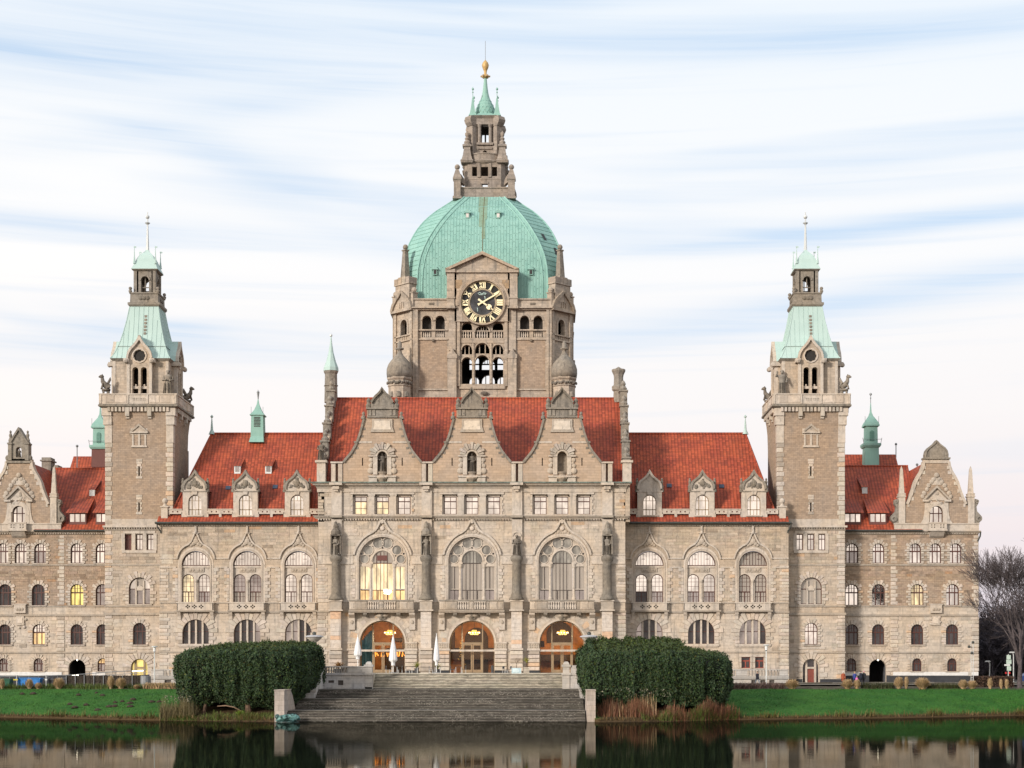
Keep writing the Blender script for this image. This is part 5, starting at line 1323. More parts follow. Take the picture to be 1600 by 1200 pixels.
 rf.quad((x-20*k, yb-.1, Z(724)), (x, yb-.1, Z(716)), (x, YO+12, Z(716)), (x-20*k, YO+12, Z(724)));rf.quad((x+20*k, yb-.1, Z(724)), (x, yb-.1, Z(716)), (x, YO+12, Z(716)), (x+20*k, YO+12, Z(724)))
 build(rf, 'pavilion_roof', TILE, hall)
pav_gable(1462.5, True, 'onion');pav_gable(30.5, False, 'aedicule')
q=MB();q.tube([(X(1531), YO-.4, Z(831)), (X(1530.5), YO-.3, Z(838)), (X(1527), YO-.2, Z(846))], .11, 6);build(q, 'rainwater_pipe', GUTTER, hall)
KO=PL(221.0)
def range_roof(x0, x1, shed, tiny, ridge):
 mb=MB();mb.quad((X(x0), YO-.5, Z(829)), (X(x1), YO-.5, Z(829)), (X(x1), 221, KO.Z(ridge)), (X(x0), 221, KO.Z(ridge)));mb.quad((X(x0), 229, Z(829)), (X(x1), 229, Z(829)), (X(x1), 221, KO.Z(ridge)), (X(x0), 221, KO.Z(ridge)))
 o=build(mb, 'range_roof', TILE, hall)
 gm=MB();gm.tube([(X(x0), YO-.62, Z(829.5)), (X(x1), YO-.62, Z(829.5))], .12, 7);build(gm, 'gutter', GUTTER, hall)
 rd=MB();rd.tube([(X(x0), 221, KO.Z(ridge)), (X(x1), 221, KO.Z(ridge))], .14, 7);build(rd, 'ridge_tiles', TILE, o)
 n=Vector((0, -(KO.Z(ridge)-Z(829)), 221-YO+.5)).normalized()
 def on(px, py):
  d=Vector(((px-VX)/F, 1, -(py-VY)/F));o_=Vector((0, 0, ZC));return o_+d*((Vector((0, YO-.5, Z(829)))-o_).dot(n)/d.dot(n))
 for c, w in shed:
  p=on(c, 819);hw_=w/2*k;zt=p.z+18.5*k
  d=MB();d.box(p.x-hw_, p.x+hw_, p.y-.05, p.y+2.2, p.z-.1, zt);dm=build(d, 'shed_dormer', SHUT, hall)
  q=MB();q.add([(p.x-hw_-.3, p.y-.4, zt), (p.x+hw_+.3, p.y-.4, zt), (p.x+hw_+.1, p.y+4.1, zt+2.6), (p.x-hw_-.1, p.y+4.1, zt+2.6), (p.x-hw_-.3, p.y-.4, zt-.12), (p.x+hw_+.3, p.y-.4, zt-.12)], [(0, 1, 2, 3), (4, 5, 1, 0)])
  for s in(-1, 1):q.add([(p.x+s*hw_, p.y, zt), (p.x+s*hw_, p.y+2.2, zt), (p.x+s*hw_, p.y+3.9, zt+2.5)], [(0, 1, 2)])
  build(q, 'dormer_roof', TILE, dm)
  for j in(-1, 0, 1):
   q=MB();q.box(p.x+j*hw_*.62-.28, p.x+j*hw_*.62+.28, p.y-.08, p.y-.04, p.z+.3, zt-.25);build(q, 'dormer_pane', GL_BRIGHT, dm)
 for px, py in tiny:
  p=on(px, py);d=MB();d.box(p.x-.36, p.x+.36, p.y-.1, p.y+1.2, p.z-.1, p.z+.75);dm=build(d, 'roof_dormer', WMETAL, hall)
  q=MB();zt=p.z+.78;q.add([(p.x-.5, p.y-.25, zt), (p.x+.5, p.y-.25, zt), (p.x+.7, p.y+1.9, zt+1.5), (p.x-.7, p.y+1.9, zt+1.5)], [(0, 1, 2, 3)]);build(q, 'dormer_hood', TILE, dm)
 return o
range_roof(55, 172, [(121.5, 27), (163, 27)], [(144, 774)], 732)
range_roof(1316, 1440, [(1332, 27), (1371.5, 27)], [(1351, 770)], 728)
q=MB();KB=PL(238.0)
for x0, x1, zr in((112, 210, 713), (1290, 1402, 710)):
 q.quad((KB.X(x0-8), 229, 20), (KB.X(x1+8), 229, 20), (KB.X(x1-3), 238, KB.Z(zr)), (KB.X(x0+3), 238, KB.Z(zr)));q.add([(KB.X(x0-8), 229, 20), (KB.X(x0-8), 247, 20), (KB.X(x0+3), 238, KB.Z(zr))], [(0, 1, 2)]);q.add([(KB.X(x1+8), 229, 20), (KB.X(x1+8), 247, 20), (KB.X(x1-3), 238, KB.Z(zr))], [(0, 1, 2)]);q.quad((KB.X(x0-8), 247, 20), (KB.X(x1+8), 247, 20), (KB.X(x1-3), 238, KB.Z(zr)), (KB.X(x0+3), 238, KB.Z(zr)))
build(q, 'rear_roof', TILE, hall)
def roof_turret(px, Yt, zb, base, drop):
 K=PL(Yt);x=K.X(px);z=lambda v:K.Z(v+drop)
 m=MB();m.loft([sq(x, Yt, z(728), 1.05), sq(x, Yt, z(700), 1.0)])
 o=build(m, 'roof_turret', base, hall)
 m=MB();m.loft([sq(x, Yt, z(700), 1.15), sq(x, Yt, z(697), 1.3), sq(x, Yt, z(694), 1.3), sq(x, Yt, z(693.5), .88), sq(x, Yt, z(668), .84), sq(x, Yt, z(667), 1.1), sq(x, Yt, z(665), 1.1), sq(x, Yt, z(661), .96), sq(x, Yt, z(655), .6), sq(x, Yt, z(650), .3), sq(x, Yt, z(644), .12), sq(x, Yt, z(630), .05)])
 build(m, 'lantern', COPR, o)
 m=MB();m.prism(archpoly(x, z(690), z(677), .3, 8), Yt-.96, Yt-.8);build(m, 'louvre', plain('dark_copper', (.10, .22, .18), .7), o)
 m=MB();m.tube([(x, Yt, z(632)), (x, Yt, z(614))], .05, 5);m.sphere((x, Yt, z(616)), .2, 8);m.sphere((x, Yt, z(622)), .11, 6)
 for s in(-1, 1):
  m.tube([(x+s*1.25, Yt-1.2, z(694)), (x+s*1.4, Yt-1.2, z(686))], .04, 5);m.tube([(x+s, Yt-.9, z(665)), (x+s, Yt-.9, z(652))], .03, 4)
 m.tube([(x-1.4, Yt-1.2, z(688)), (x+1.4, Yt-1.2, z(688))], .03, 4);build(m, 'turret_rods', GMETAL, o)
roof_turret(1360.4, 236, 0, COPR, 0);roof_turret(156.8, 236, 0, SHUT, 3)
q=MB();K=PL(226.0)
for px, py, w in((75.5, 716, 14), (91, 728, 6)):q.box(K.X(px-w/2), K.X(px+w/2), 225, 227, K.Z(745), K.Z(py));q.box(K.X(px-w/2-2), K.X(px+w/2+2), 224.8, 227.2, K.Z(py+6), K.Z(py+4))
q.box(K.X(297-3), K.X(301), 222, 223.5, K.Z(750), K.Z(709));build(q, 'chimney', GREY, hall)
q=MB()
for px, py, pb_, Yq in((120.5, 697, 732, 222), (1400, 694, 715, 236), (1433, 726, 735, 222)):K=PL(Yq);q.tube([(K.X(px), Yq, K.Z(pb_)), (K.X(px), Yq, K.Z(py))], .07, 5);q.sphere((K.X(px), Yq, K.Z(py)), .2, 7)
build(q, 'roof_finial', GMETAL, hall)
flush_stones()
def sqr(x, y, z, h):return[(x-h, y-h, z), (x+h, y-h, z), (x+h, y+h, z), (x-h, y+h, z)]
RGUT=GUTTER
def corner_tower(pc, label, right):
 X, Z, k, y=PT.X, PT.Z, PT.k, PT.Y
 cx=X(pc);hw=4.41;cy=y+hw
 P=lambda px:cx+px*k
 tw=thing('corner_tower', (cx, cy, 0), label, 'tower', 'square corner towers of the town hall')
 holes=[];keep=[]
 H3=small_t3;HB=big_t;HS=small_t
 put_list=[]
 for d in(-17.5, 0.2, 17.5):holes.append(win_hole(H3, P(d), Z(859.5)));put_list.append((H3, P(d), Z(859.5)))
 holes.append(win_hole(HB, P(.6), Z(944)));holes.append(win_hole(HS, P(.5), Z(1007.3)))
 dr=13.2*k;dz=Z(1042.5)
 holes.append(archpoly(P(.3), -.5, dz, dr, 14))
 keep+=[rectpoly(P(-28), P(28), Z(864), Z(829)), grow(win_hole(HB, P(.6), Z(944)), 1.2), grow(win_hole(HS, P(.5), Z(1007.3)), .8), grow(archpoly(P(.3), -.5, dz, dr), 1.3)]
 for d in(-5, 5):holes.append(rectpoly(P(d-3.4), P(d+3.4), Z(696), Z(680.5)))
 for b0, b1 in((743.5, 729), (799, 785.5)):holes.append(rectpoly(P(-1.2), P(1.2), Z(b0), Z(b1)))
 facade_zones(tw, 'shaft_wall', y, cx-hw, cx+hw, (-.7, Z(958), Z(880.5), Z(823), Z(692)), (PALE, WARM, WARM, TUFF), holes, .6, 0)
 w=MB()
 for s in(-1, 1):w.quad((cx+s*hw, y, -.7), (cx+s*hw, y+2*hw, -.7), (cx+s*hw, y+2*hw, Z(692)), (cx+s*hw, y, Z(692)))
 w.quad((cx-hw, y+2*hw, -.7), (cx+hw, y+2*hw, -.7), (cx+hw, y+2*hw, Z(692)), (cx-hw, y+2*hw, Z(692)))
 w.loft([sqr(cx, cy, Z(692), hw), sqr(cx, cy, Z(665), hw+.06), sqr(cx, cy, Z(650), hw+.18), sqr(cx, cy, Z(638), hw+.36)], cap=False)
 build(w, 'shaft', TUFF, tw)
 ashlar(tw, PALE, y, cx-hw+.9, cx+hw-.9, Z(944), Z(886), keep, .5, .9, 1.9) if False else ashlar(tw, WARM, y, cx-hw+.9, cx+hw-.9, Z(880), Z(829), keep, .42, .7, 1.6)
 ashlar(tw, WARM, y, cx-hw+.9, cx+hw-.9, Z(945), Z(882), keep, .42, .7, 1.6);ashlar(tw, PALE, y, cx-hw+.9, cx+hw-.9, Z(1018), Z(961), keep, .55, .9, 2.0);ashlar(tw, PALE, y, cx-hw+.9, cx+hw-.9, .4, Z(1021), keep, .55, .9, 2.0)
 flush_stones(120)
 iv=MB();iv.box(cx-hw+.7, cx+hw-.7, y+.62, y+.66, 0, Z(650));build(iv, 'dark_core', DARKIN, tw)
 for i, (pp, x, z) in enumerate(put_list):place_win(tw, pp, x, y, z, SHUT if(i==0 and not right) else GL_BRIGHT)
 place_win(tw, HB, P(.6), y, Z(944), [GL_MID, GL_MID, GL_MID, GL_BRIGHT, GL_CURT, GL_BRIGHT] if not right else[GL_CURT]*6)
 place_win(tw, HS, P(.5), y, Z(1007.3), GL_DARK if not right else[GL_BRIGHT, GL_BRIGHT])
 tmp=MB();ring_stones(tmp, 2*dr, 0, 11, dr, 1.15, .75, -.1);jamb_stones(tmp, dr, -.2-dz, 0, 3, .6, 1.0, -.1);tmp.moved(P(.3), y, dz);o=build(tmp, 'portal_surround', PALES, tw)
 g=MB();yg=y+.5;xx=P(.3)
 g.band(archpoly(xx, -.4, dz, dr-.1, 14), archpoly(xx, -.5, dz, dr, 14), yg-.1, yg+.04, 0, (1, 1, 1), True)
 for s in(-1, 1):g.box(xx+s*7*k-.14, xx+s*7*k+.14, yg-.2, yg+.04, -.4, dz+dr*.84)
 g.box(xx-7.5*k, xx+7.5*k, yg-.22, yg+.04, Z(1045), Z(1042));build(g, 'portal_frame', PALES if right else FRAMEB, o)
 q=MB();pl=archpoly(xx, Z(1043) if right else-.4, dz, dr, 14);q.add([(u, yg, v) for u, v in pl], [tuple(range(len(pl)))]);build(q, 'pane', GL_DARK if right else GL_LITY, o, uv=False)
 if right:
  q=MB();q.box(xx-6.4*k, xx+6.4*k, yg-.06, yg+.01, -.45, Z(1045));q.box(xx-.03, xx+.03, yg-.09, yg-.05, -.45, Z(1045));build(q, 'door', DOORRED, o)
  q=MB();q.box(xx-dr, xx-7*k, yg-.02, yg+.02, -.4, Z(1043));q.box(xx+7*k, xx+dr, yg-.02, yg+.02, -.4, Z(1043));build(q, 'side_pane', GL_DARK, o)
 for s in(-1, 1):
  if(s<0)!=right or True:
   quoins(tw, cx+s*hw, -s, y, Z(820), Z(692), 17, .92, .76, PALES, .06, .9);quoins(tw, cx+s*hw, -s, y, Z(1018), Z(961), 10, 1.06, .88, PALES, .08, .9)
   quoins(tw, cx+s*hw, -s, y, Z(945), Z(829), 18, 1.0, .78, PALES, .07, .9);quoins(tw, cx+s*hw, -s, y, .3, Z(1021), 6, 1.06, .9, PALES, .08, .9)
 q=MB()
 for s in(-1, 1):q.box(*sorted((cx+s*(hw+.1), cx+s*(hw-.85))), y-.1, y+.9, Z(692), Z(664));q.box(*sorted((cx+s*(hw+.26), cx+s*(hw-.85))), y-.26, y+.9, Z(664), Z(650));q.box(*sorted((cx+s*(hw+.42), cx+s*(hw-.85))), y-.42, y+.9, Z(650), Z(637))
 for za, zb, p in((884, 881.6, .1), (948.2, 946, .14), (961, 957.4, .2), (1020.6, 1018.2, .14), (829, 826.6, .12)):q.box(cx-hw-p, cx+hw+p, y-p, y+.3, Z(za), Z(zb), 0, (.74, .73, .71))
 q.box(cx-hw-.3, cx+hw+.3, y-.42, y+2*hw+.3, Z(824.4), Z(821.4));q.box(cx-hw-.04, cx+hw+.04, y-.05, y+.1, Z(821), Z(811), 0, (.92, .92, .92))
 build(q, 'string_courses', PALES, tw);dentils(tw, cx-hw-.2, cx+hw+.2, y-.02, Z(826.4), .16, .16, .3, PALES)
 q=MB();q.box(cx-hw-.12, cx-dr-.05+(xx-cx), y-.12, y+1, -.7, .22);q.box(cx+dr+.05+(xx-cx), cx+hw+.12, y-.12, y+1, -.7, .22);build(q, 'dark_plinth', BASALT, tw)
 q=MB();q.box(P(-27), P(27), y-.14, y+.02, Z(864), Z(860));q.box(P(-25), P(25), y-.08, y+.02, Z(833.5), Z(829.5))
 for d in(-25, -8.7, 8.9, 25):q.box(P(d-2.6), P(d+2.6), y-.09, y+.02, Z(860), Z(833.5))
 q.box(P(-20), P(22), y-.1, y+.02, Z(1014), Z(1011));build(q, 'window_dressings', PALES, tw)
 q=MB();q.box(P(-13.5), P(13), y-.05, y+.03, Z(679.5), Z(657));q.prism([(P(-11), Z(675.5)), (P(11), Z(675.5)), (P(0), Z(664.5))], y-.16, y, 0, (.85, .82, .78));q.band([(P(-11.5), Z(675.5)), (P(0), Z(666)), (P(11.5), Z(675.5))], [(P(-14.5), Z(675)), (P(0), Z(662)), (P(14.5), Z(675))], y-.3, y, 0, (.8, .78, .75));q.box(P(-14), P(14), y-.32, y, Z(677), Z(675));q.box(P(-12), P(12), y-.1, y, Z(698.6), Z(696))
 for a, b in((-11, -8.4), (-1.6, 1.6), (8.4, 11)):q.box(P(a), P(b), y-.1, y+.1, Z(696), Z(677))
 q.box(P(-12.6), P(12.6), y-.18, y, Z(699), Z(697.6));build(q, 'small_window_frame', PALES, tw)
 for d in(-5, 5):
  q=MB();q.box(P(d-3.4), P(d+3.4), y+.25, y+.28, Z(696), Z(680));o=build(q, 'pane', GL_DARK, tw);
  q=MB()
  for f in(-1.2, 1.2):q.box(P(d+f)-.02, P(d+f)+.02, y+.2, y+.26, Z(696), Z(680))
  for b in(684, 688, 692):q.box(P(d-3.4), P(d+3.4), y+.2, y+.26, Z(b)-.02, Z(b)+.02)
  build(q, 'lattice', WMETAL, o)
 q=MB()
 for ztop, zb in((717, 748), (773, 804)):
  h=(zb-ztop)/8
  for i in range(8):
   wd=(4.6, 3.2)[i%2] if i not in(0, 7) else 4.8
   z0, z1=Z(zb-i*h), Z(zb-(i+1)*h)
   inner=1.25 if 1<=i<=4 else 0
   if inner:
    for s in(-1, 1):q.block(*sorted((P(s*inner), P(s*wd))), y-.06, y+.02, z0+.01, z1-.01, 0, stone_t())
   else:q.block(P(-wd), P(wd), y-.06, y+.02, z0+.01, z1-.01, 0, stone_t())
 build(q, 'slit_surround', PALES, tw)
 co=MB()
 zc=Z(642)
 for face in range(4):
  n=17
  for i in range(n):
   t=-hw+.55+(2*hw-1.1)*i/(n-1)
   big=i in(5, 11)
   dz_=1.1 if big else.5;wd=.26 if big else.15
   b=MB();b.box(t-wd, t+wd, -hw-.62, -hw+.1, zc+.35-dz_, zc+.42, 0, rt(.8, 1.05));b.box(t-wd*.9, t+wd*.9, -hw-.35, -hw+.1, zc+.05-dz_, zc+.35-dz_) if big else None
   c_, s_=((1, 0), (0, 1), (-1, 0), (0, -1))[face]
   b.v=[(cx+a*c_-q_*s_, cy+a*s_+q_*c_, z) for a, q_, z in b.v];co.join(b)
 build(co, 'corbels', PALES, tw, kind='stuff')
 hp=hw+.62
 q=MB();q.loft([sqr(cx, cy, Z(637.5), hp-.05), sqr(cx, cy, Z(636), hp+.16), sqr(cx, cy, Z(633.6), hp+.16), sqr(cx, cy, Z(632), hp)], 0, (.85, .84, .82));build(q, 'gallery_slab', GREY, tw)
 q=MB()
 zt, zb=Z(618), Z(632)
 for face in range(4):
  b=MB();hs=[]
  for j in(-6.4, -1.2, 4.6, 9.8):
   for u in(-1.2, 1.2):
    for v in(-1.0, 1.0):hs.append(circle((j+u)*k, (zt+zb)/2+v*k*1.2, .75*k, 6))
  b.plate(rectpoly(-hp, hp, zb, zt), hs, -hp, -hp+.25);b.plate(rectpoly(-hp+.26, hp-.26, zb, zt), [], -hp+.26, -hp+.28, edge=False)
  b.box(-hp-.08, hp+.08, -hp-.1, -hp+.3, zt, zt+.16)
  for a0, a1, t in((-50, -37, .82), (-36, -18, 1.08), (18, 33, 1.15), (35, 50, .9)):b.block(a0*k, a1*k, -hp-.05, -hp+.02, zb+.15, zt-.12, 0, (t, t*.98, t*.97))
  for px in(-hp/k+1.6, -16, 14.5, hp/k-1.6):b.box((px-1.5)*k, (px+1.5)*k, -hp-.09, -hp+.1, zb, zt)
  c_, s_=((1, 0), (0, 1), (-1, 0), (0, -1))[face]
  b.v=[(cx+a*c_-q_*s_, cy+a*s_+q_*c_, z) for a, q_, z in b.v];q.join(b)
 build(q, 'gallery_parapet', PALES, tw)
 fl=MB();fl.quad(*[(a, b, Z(631)) for a, b, _ in sqr(cx, cy, 0, hp-.2)]);build(fl, 'gallery_floor', GREY, tw)
 hb=43*(y+1.0)/F;yb=cy-hb;K=PL(yb);kk=K.k;Zb=K.Z
 ztop=Zb(560)
 bel=MB();inn=MB();frm=MB()
 for face in range(4):
  b=MB();b2=MB();b3=MB()
  zf=Zb(621)
  hs=[archpoly(s*6.6*kk, zf+.3, Zb(579.6), 4.7*kk, 8) for s in(-1, 1)]
  mf=[]
  for i in range(32):
   a=2*math.pi*i/32;r_=(8.2+1.1*abs(math.cos(4*a)))*kk;mf.append((r_*math.cos(a), Zb(557.2)+r_*math.sin(a)))
  G=[(19.5, 621), (19.5, 561), (17.5, 552), (13.5, 545.5), (9, 541), (5, 536), (2, 531), (0, 526)]
  gp=[(a*kk, Zb(v)) for a, v in G]+[(-a*kk, Zb(v)) for a, v in reversed(G[:-1])]
  b.plate(gp, hs+[mf], -hb-.62, -hb+.3);b3.plate(circle(0, Zb(557.2), 10*kk, 16), [], -hb-.44, -hb-.4, edge=False)  # dark disc added behind the multifoil, stands in for interior shade
  if face%2==0 or True:
   for s in(-1, 1):b.plate(rectpoly(*sorted((s*19.5*kk, s*hb)), zf, ztop), [], -hb, -hb+.3, edge=False)
  b3.plate(grow(gp, -.06), hs+[grow(mf, .02)], -hb+.31, -hb+.34, edge=False)
  b2.band([((a-1.8)*kk if a>2 else 0.0, Zb(v+1.8)) for a, v in G[1:]], [((a+.8)*kk, Zb(v-.8)) for a, v in G[1:]], -hb-.92, -hb+.3)
  b2.band([(-((a-1.8)*kk if a>2 else 0.0), Zb(v+1.8)) for a, v in G[1:]], [(-(a+.8)*kk, Zb(v-.8)) for a, v in G[1:]], -hb-.92, -hb+.3)
  for s in(-1, 1):
   b2.box(*sorted((s*15*kk, s*19.6*kk)), -hb-.75, -hb-.3, zf, Zb(565));b2.box(*sorted((s*39*kk, s*43.4*kk)), -hb-.06, -hb+.2, zf, ztop);b2.box(*sorted((s*16*kk, s*24*kk)), -hb-1.1, -hb, Zb(568), Zb(562));b2.sphere((s*20*kk, -hb-1.0, Zb(566)), .34, 7, 0, (.8, .8, .8))
   b2.box(s*6.6*kk-4.7*kk, s*6.6*kk+4.7*kk, -hb-.3, -hb, Zb(608), Zb(604));b2.sphere((s*6.6*kk, -hb-.2, Zb(602.5)), .16, 6)
  b2.band(circle(0, Zb(557.2), 9.6*kk, 18), circle(0, Zb(557.2), 11.4*kk, 18), -hb-.74, -hb-.61, 0, (1.05, 1.05, 1.05), True)
  c_, s_=((1, 0), (0, 1), (-1, 0), (0, -1))[face]
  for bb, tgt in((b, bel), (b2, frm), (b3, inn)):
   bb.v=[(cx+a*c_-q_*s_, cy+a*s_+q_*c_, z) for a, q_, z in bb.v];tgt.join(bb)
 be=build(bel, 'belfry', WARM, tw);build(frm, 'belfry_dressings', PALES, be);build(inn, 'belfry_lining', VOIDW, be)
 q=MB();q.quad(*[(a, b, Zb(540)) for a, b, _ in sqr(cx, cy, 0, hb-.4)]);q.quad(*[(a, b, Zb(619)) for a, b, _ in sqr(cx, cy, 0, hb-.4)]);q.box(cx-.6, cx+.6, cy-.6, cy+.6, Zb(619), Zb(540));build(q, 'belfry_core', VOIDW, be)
 prof=[(559.5, 46.8), (557, 44.5), (552, 41.6), (545, 38.5), (535, 34.8), (520, 30.7), (500, 26.2), (474.5, 21.8)]
 rings=[]
 for py, a in prof:
  h=a*kk;kz=PL(cy-h).Z(py);rings.append((kz, h))
 r=MB();r.loft([sqr(cx, cy, z, h) for z, h in rings]);ro=build(r, 'copper_roof', COPP, tw)
 sm=MB()
 for face in range(4):
  c_, s_=((1, 0), (0, 1), (-1, 0), (0, -1))[face]
  b=MB()
  for i in range(-6, 7):
   t=i*.62;pts=[]
   for z, h in rings:
    if abs(t)<h-.02:pts.append((t*(1-.0), -h-.02, z))
   f=.98
   if len(pts)>1:b.tube(pts, .03, 4)
  for s in(-1, 1):b.tube([(s*h, -h, z) for z, h in rings], .06, 5)
  b.v=[(cx+a*c_-q_*s_, cy+a*s_+q_*c_, z) for a, q_, z in b.v];sm.join(b)
 build(sm, 'standing_seams', COPP, ro, uv=False)
 q=MB();q.loft([sqr(cx, cy, rings[0][0]-.35, rings[0][1]-.25), sqr(cx, cy, rings[0][0]-.02, rings[0][1]+.02)]);build(q, 'eaves', GREY, ro)
 gr=MB()
 for face in range(4):
  b=MB();
  for s in(-1, 1):
   for(a0, v0), (a1, v1) in zip(G[1:-1], G[2:]):
    d0=0.8+(561-v0)*.055;d1=.8+(561-v1)*.055
    b.quad((s*(a0+.9)*kk, -hb-.5, Zb(v0-.9)), (s*(a1+.9)*kk, -hb-.5, Zb(v1-.9)), (s*(a1+.9)*kk, -hb+d1+.6, Zb(v1-.9)), (s*(a0+.9)*kk, -hb+d0+.6, Zb(v0-.9)))
  c_, s_=((1, 0), (0, 1), (-1, 0), (0, -1))[face]
  b.v=[(cx+a*c_-q_*s_, cy+a*s_+q_*c_, z) for a, q_, z in b.v];gr.join(b)
 build(gr, 'gable_roofs', COPP, ro)
 q=MB();zl=lambda v:PL(cy-30*kk).Z(v);
 for i in range(6):q.box(cx+.3-.16, cx+.3+.16, cy-(24.8+i*1.25)*kk-.1, cy-(24+i*1.2)*kk+.3, zl(495+i*5.6), zl(491.5+i*5.6))
 build(q, 'roof_ladder', GREY, ro)
 k2=PL(cy-2.0).k;zl=lambda v:ZC-(v-VY+1.5)*(cy-2.2+2.2*min(1, max(0, (476-v)/85)))/F
 q=MB();q.loft([sqr(cx, cy, zl(476.5), 23*k2), sqr(cx, cy, zl(474), 25*k2), sqr(cx, cy, zl(471), 25*k2), sqr(cx, cy, zl(470), 22*k2), sqr(cx, cy, zl(458.5), 21.6*k2), sqr(cx, cy, zl(457.5), 23*k2), sqr(cx, cy, zl(455.8), 23*k2)]);build(q, 'lantern_base', GREY, tw)
 hl=16.2*k2;ql=MB();qi=MB()
 for face in range(4):
  b=MB();hs=[archpoly(0, zl(456), zl(437), 6.2*k2, 10)]
  b.plate(rectpoly(-hl, hl, zl(458), zl(422.5)), hs, -hl, -hl+.5, back=True)
  for s in(-1, 1):b.box(*sorted((s*12.4*k2, s*17*k2)), -hl-.12, -hl+.1, zl(456), zl(423));b.sphere((s*21.5*k2, -21.5*k2, zl(450)), .24, 7);b.lathe(s*21.5*k2, -21.5*k2, [(.2, zl(456)), (.26, zl(453.5)), (.12, zl(452))], 7)
  b.tube([(-6*k2, -hl+.25, zl(447)), (6*k2, -hl+.25, zl(447))], .07, 4);b.tube([(0, -hl+.25, zl(447)), (0, -hl+.25, zl(432))], .07, 4)
  b.band(arc(0, zl(437), 6.1*k2, 0, 180, 10), arc(0, zl(437), 8.2*k2, 0, 180, 10), -hl-.14, -hl+.02)
  for a in(-5.4, 0, 5.4):b.sphere((a*k2, -22*k2, zl(464)), .3, 7, 0, (.7, .7, .7), 1, .5, 1)
  c_, s_=((1, 0), (0, 1), (-1, 0), (0, -1))[face]
  b.v=[(cx+a*c_-q_*s_, cy+a*s_+q_*c_, z) for a, q_, z in b.v];ql.join(b)
 build(ql, 'lantern', GREY, tw)
 q=MB();q.loft([sqr(cx, cy, zl(423.5), 17.5*k2), sqr(cx, cy, zl(422), 20*k2), sqr(cx, cy, zl(420.8), 20.5*k2)]);build(q, 'lantern_cornice', GREY, tw)
 q=MB();q.loft([sqr(cx, cy, zl(421), 20.6*k2), sqr(cx, cy, zl(417), 18.6*k2), sqr(cx, cy, zl(411), 15.8*k2), sqr(cx, cy, zl(405), 13.6*k2), sqr(cx, cy, zl(399), 10.2*k2), sqr(cx, cy, zl(395), 6.4*k2), sqr(cx, cy, zl(391.5), 3*k2), sqr(cx, cy, zl(389.5), 2.2*k2)]);cp=build(q, 'copper_cap', COPP, tw)
 q=MB();q.tube([(cx, cy, zl(391)), (cx, cy, zl(345)), (cx, cy, zl(330))], [.22, .09, .06], 6);q.sphere((cx, cy, zl(337.5)), .27, 10);q.lathe(cx, cy, [(.08, zl(350)), (.36, zl(347)), (.1, zl(345))], 8);build(q, 'mast', WMETAL, cp)
 q=MB()
 for sx, sy in((-1, -1), (1, -1), (1, 1), (-1, 1)):
  a=16.5*k2;q.tube([(cx+sx*a, cy+sy*a, zl(413)), (cx+sx*a, cy+sy*a, zl(402)), (cx+sx*a, cy+sy*a, zl(388))], [.2, .07, .03], 5);q.box(cx+sx*a-.08, cx+sx*a+.25, cy+sy*a-.02, cy+sy*a+.02, zl(390), zl(387.6))
 build(q, 'pinnacle_vanes', COPP, cp)
 return tw
k_=PT.k
small_t3=win_proto(10.6*k_, 25*k_, False, [(-.41, .41, .03, 1.5), (-.41, .41, 1.5, 2.08)], [(0, .035, 0, 2.1)], [(1.45, .05, -.42, .42)], None, 0)
rr=16.7*k_
big_t=win_proto(33.4*k_, 42*k_, True, [(-rr, -rr*.36, .02, 1.95), (-rr*.36, rr*.36, .02, 1.85), (rr*.36, rr, .02, 1.95), (-rr, -rr*.36, 1.95, 9), (-rr*.36, rr*.36, 1.85, 9), (rr*.36, rr, 1.95, 9)], [], [(2.0, .05, -rr, -rr*.4), (2.0, .05, rr*.4, rr)], (.45, .8, .1), .16, None, None, .36, [lambda q:q.box(-rr*.36-.1, -rr*.36+.1, .1, .42, 0, 3.1), lambda q:q.box(rr*.36-.1, rr*.36+.1, .1, .42, 0, 3.1), lambda q:q.box(-rr*.36, rr*.36, .1, .42, 1.8, 2.1), lambda q:q.prism([(-.6, 2.1), (.6, 2.1), (0, 2.55)], .12, .4)], nv=13, nj=5)
small_t=win_proto(20.4*k_, 34.3*k_, True, [(-.8, .8, .02, 1.75), (-.8, .8, 1.75, 9)], [(-.34, .045, 0, 9), (.34, .045, 0, 9), (0, .02, 1.75, 9)], [(1.75, .06, -.8, .8), (2.3, .02, -.8, .8)], (.34, .6, .1), .14)
lt=corner_tower(217.5, 'corner tower with pale copper roof rising between the left gabled pavilion and the left wing', False)
rtw=corner_tower(1267, 'corner tower with pale copper roof rising beside the ground floor red door', True)
TX, TY, TH, TC=HX, 249.0, 13.1, 2.9
tower=thing('clock_tower', (TX, TY, 25), 'massive clock tower with green copper dome and stone lantern behind the middle gable', 'tower')
PK=PL(TY-TH);X, Z, k, yf=PK.X, PK.Z, PK.k, PK.Y
def oct_ring(H, c, z):
 f=H-c
 return[(TX-f, TY-H, z), (TX+f, TY-H, z), (TX+H, TY-f, z), (TX+H, TY+f, z), (TX+f, TY+H, z), (TX-f, TY+H, z), (TX-H, TY+f, z), (TX-H, TY-f, z)]
cxp=753.9
def U(px):return(px-cxp)*k
def Wl(b, face):
 c_, s_=((1, 0), (0, 1), (-1, 0), (0, -1))[face]
 b.v=[(TX+a*c_-q*s_, TY+a*s_+q*c_, z) for a, q, z in b.v];return b
hf=TH-TC
cols=((-24, 8.1), (0, 11.2), (24.4, 8.3))
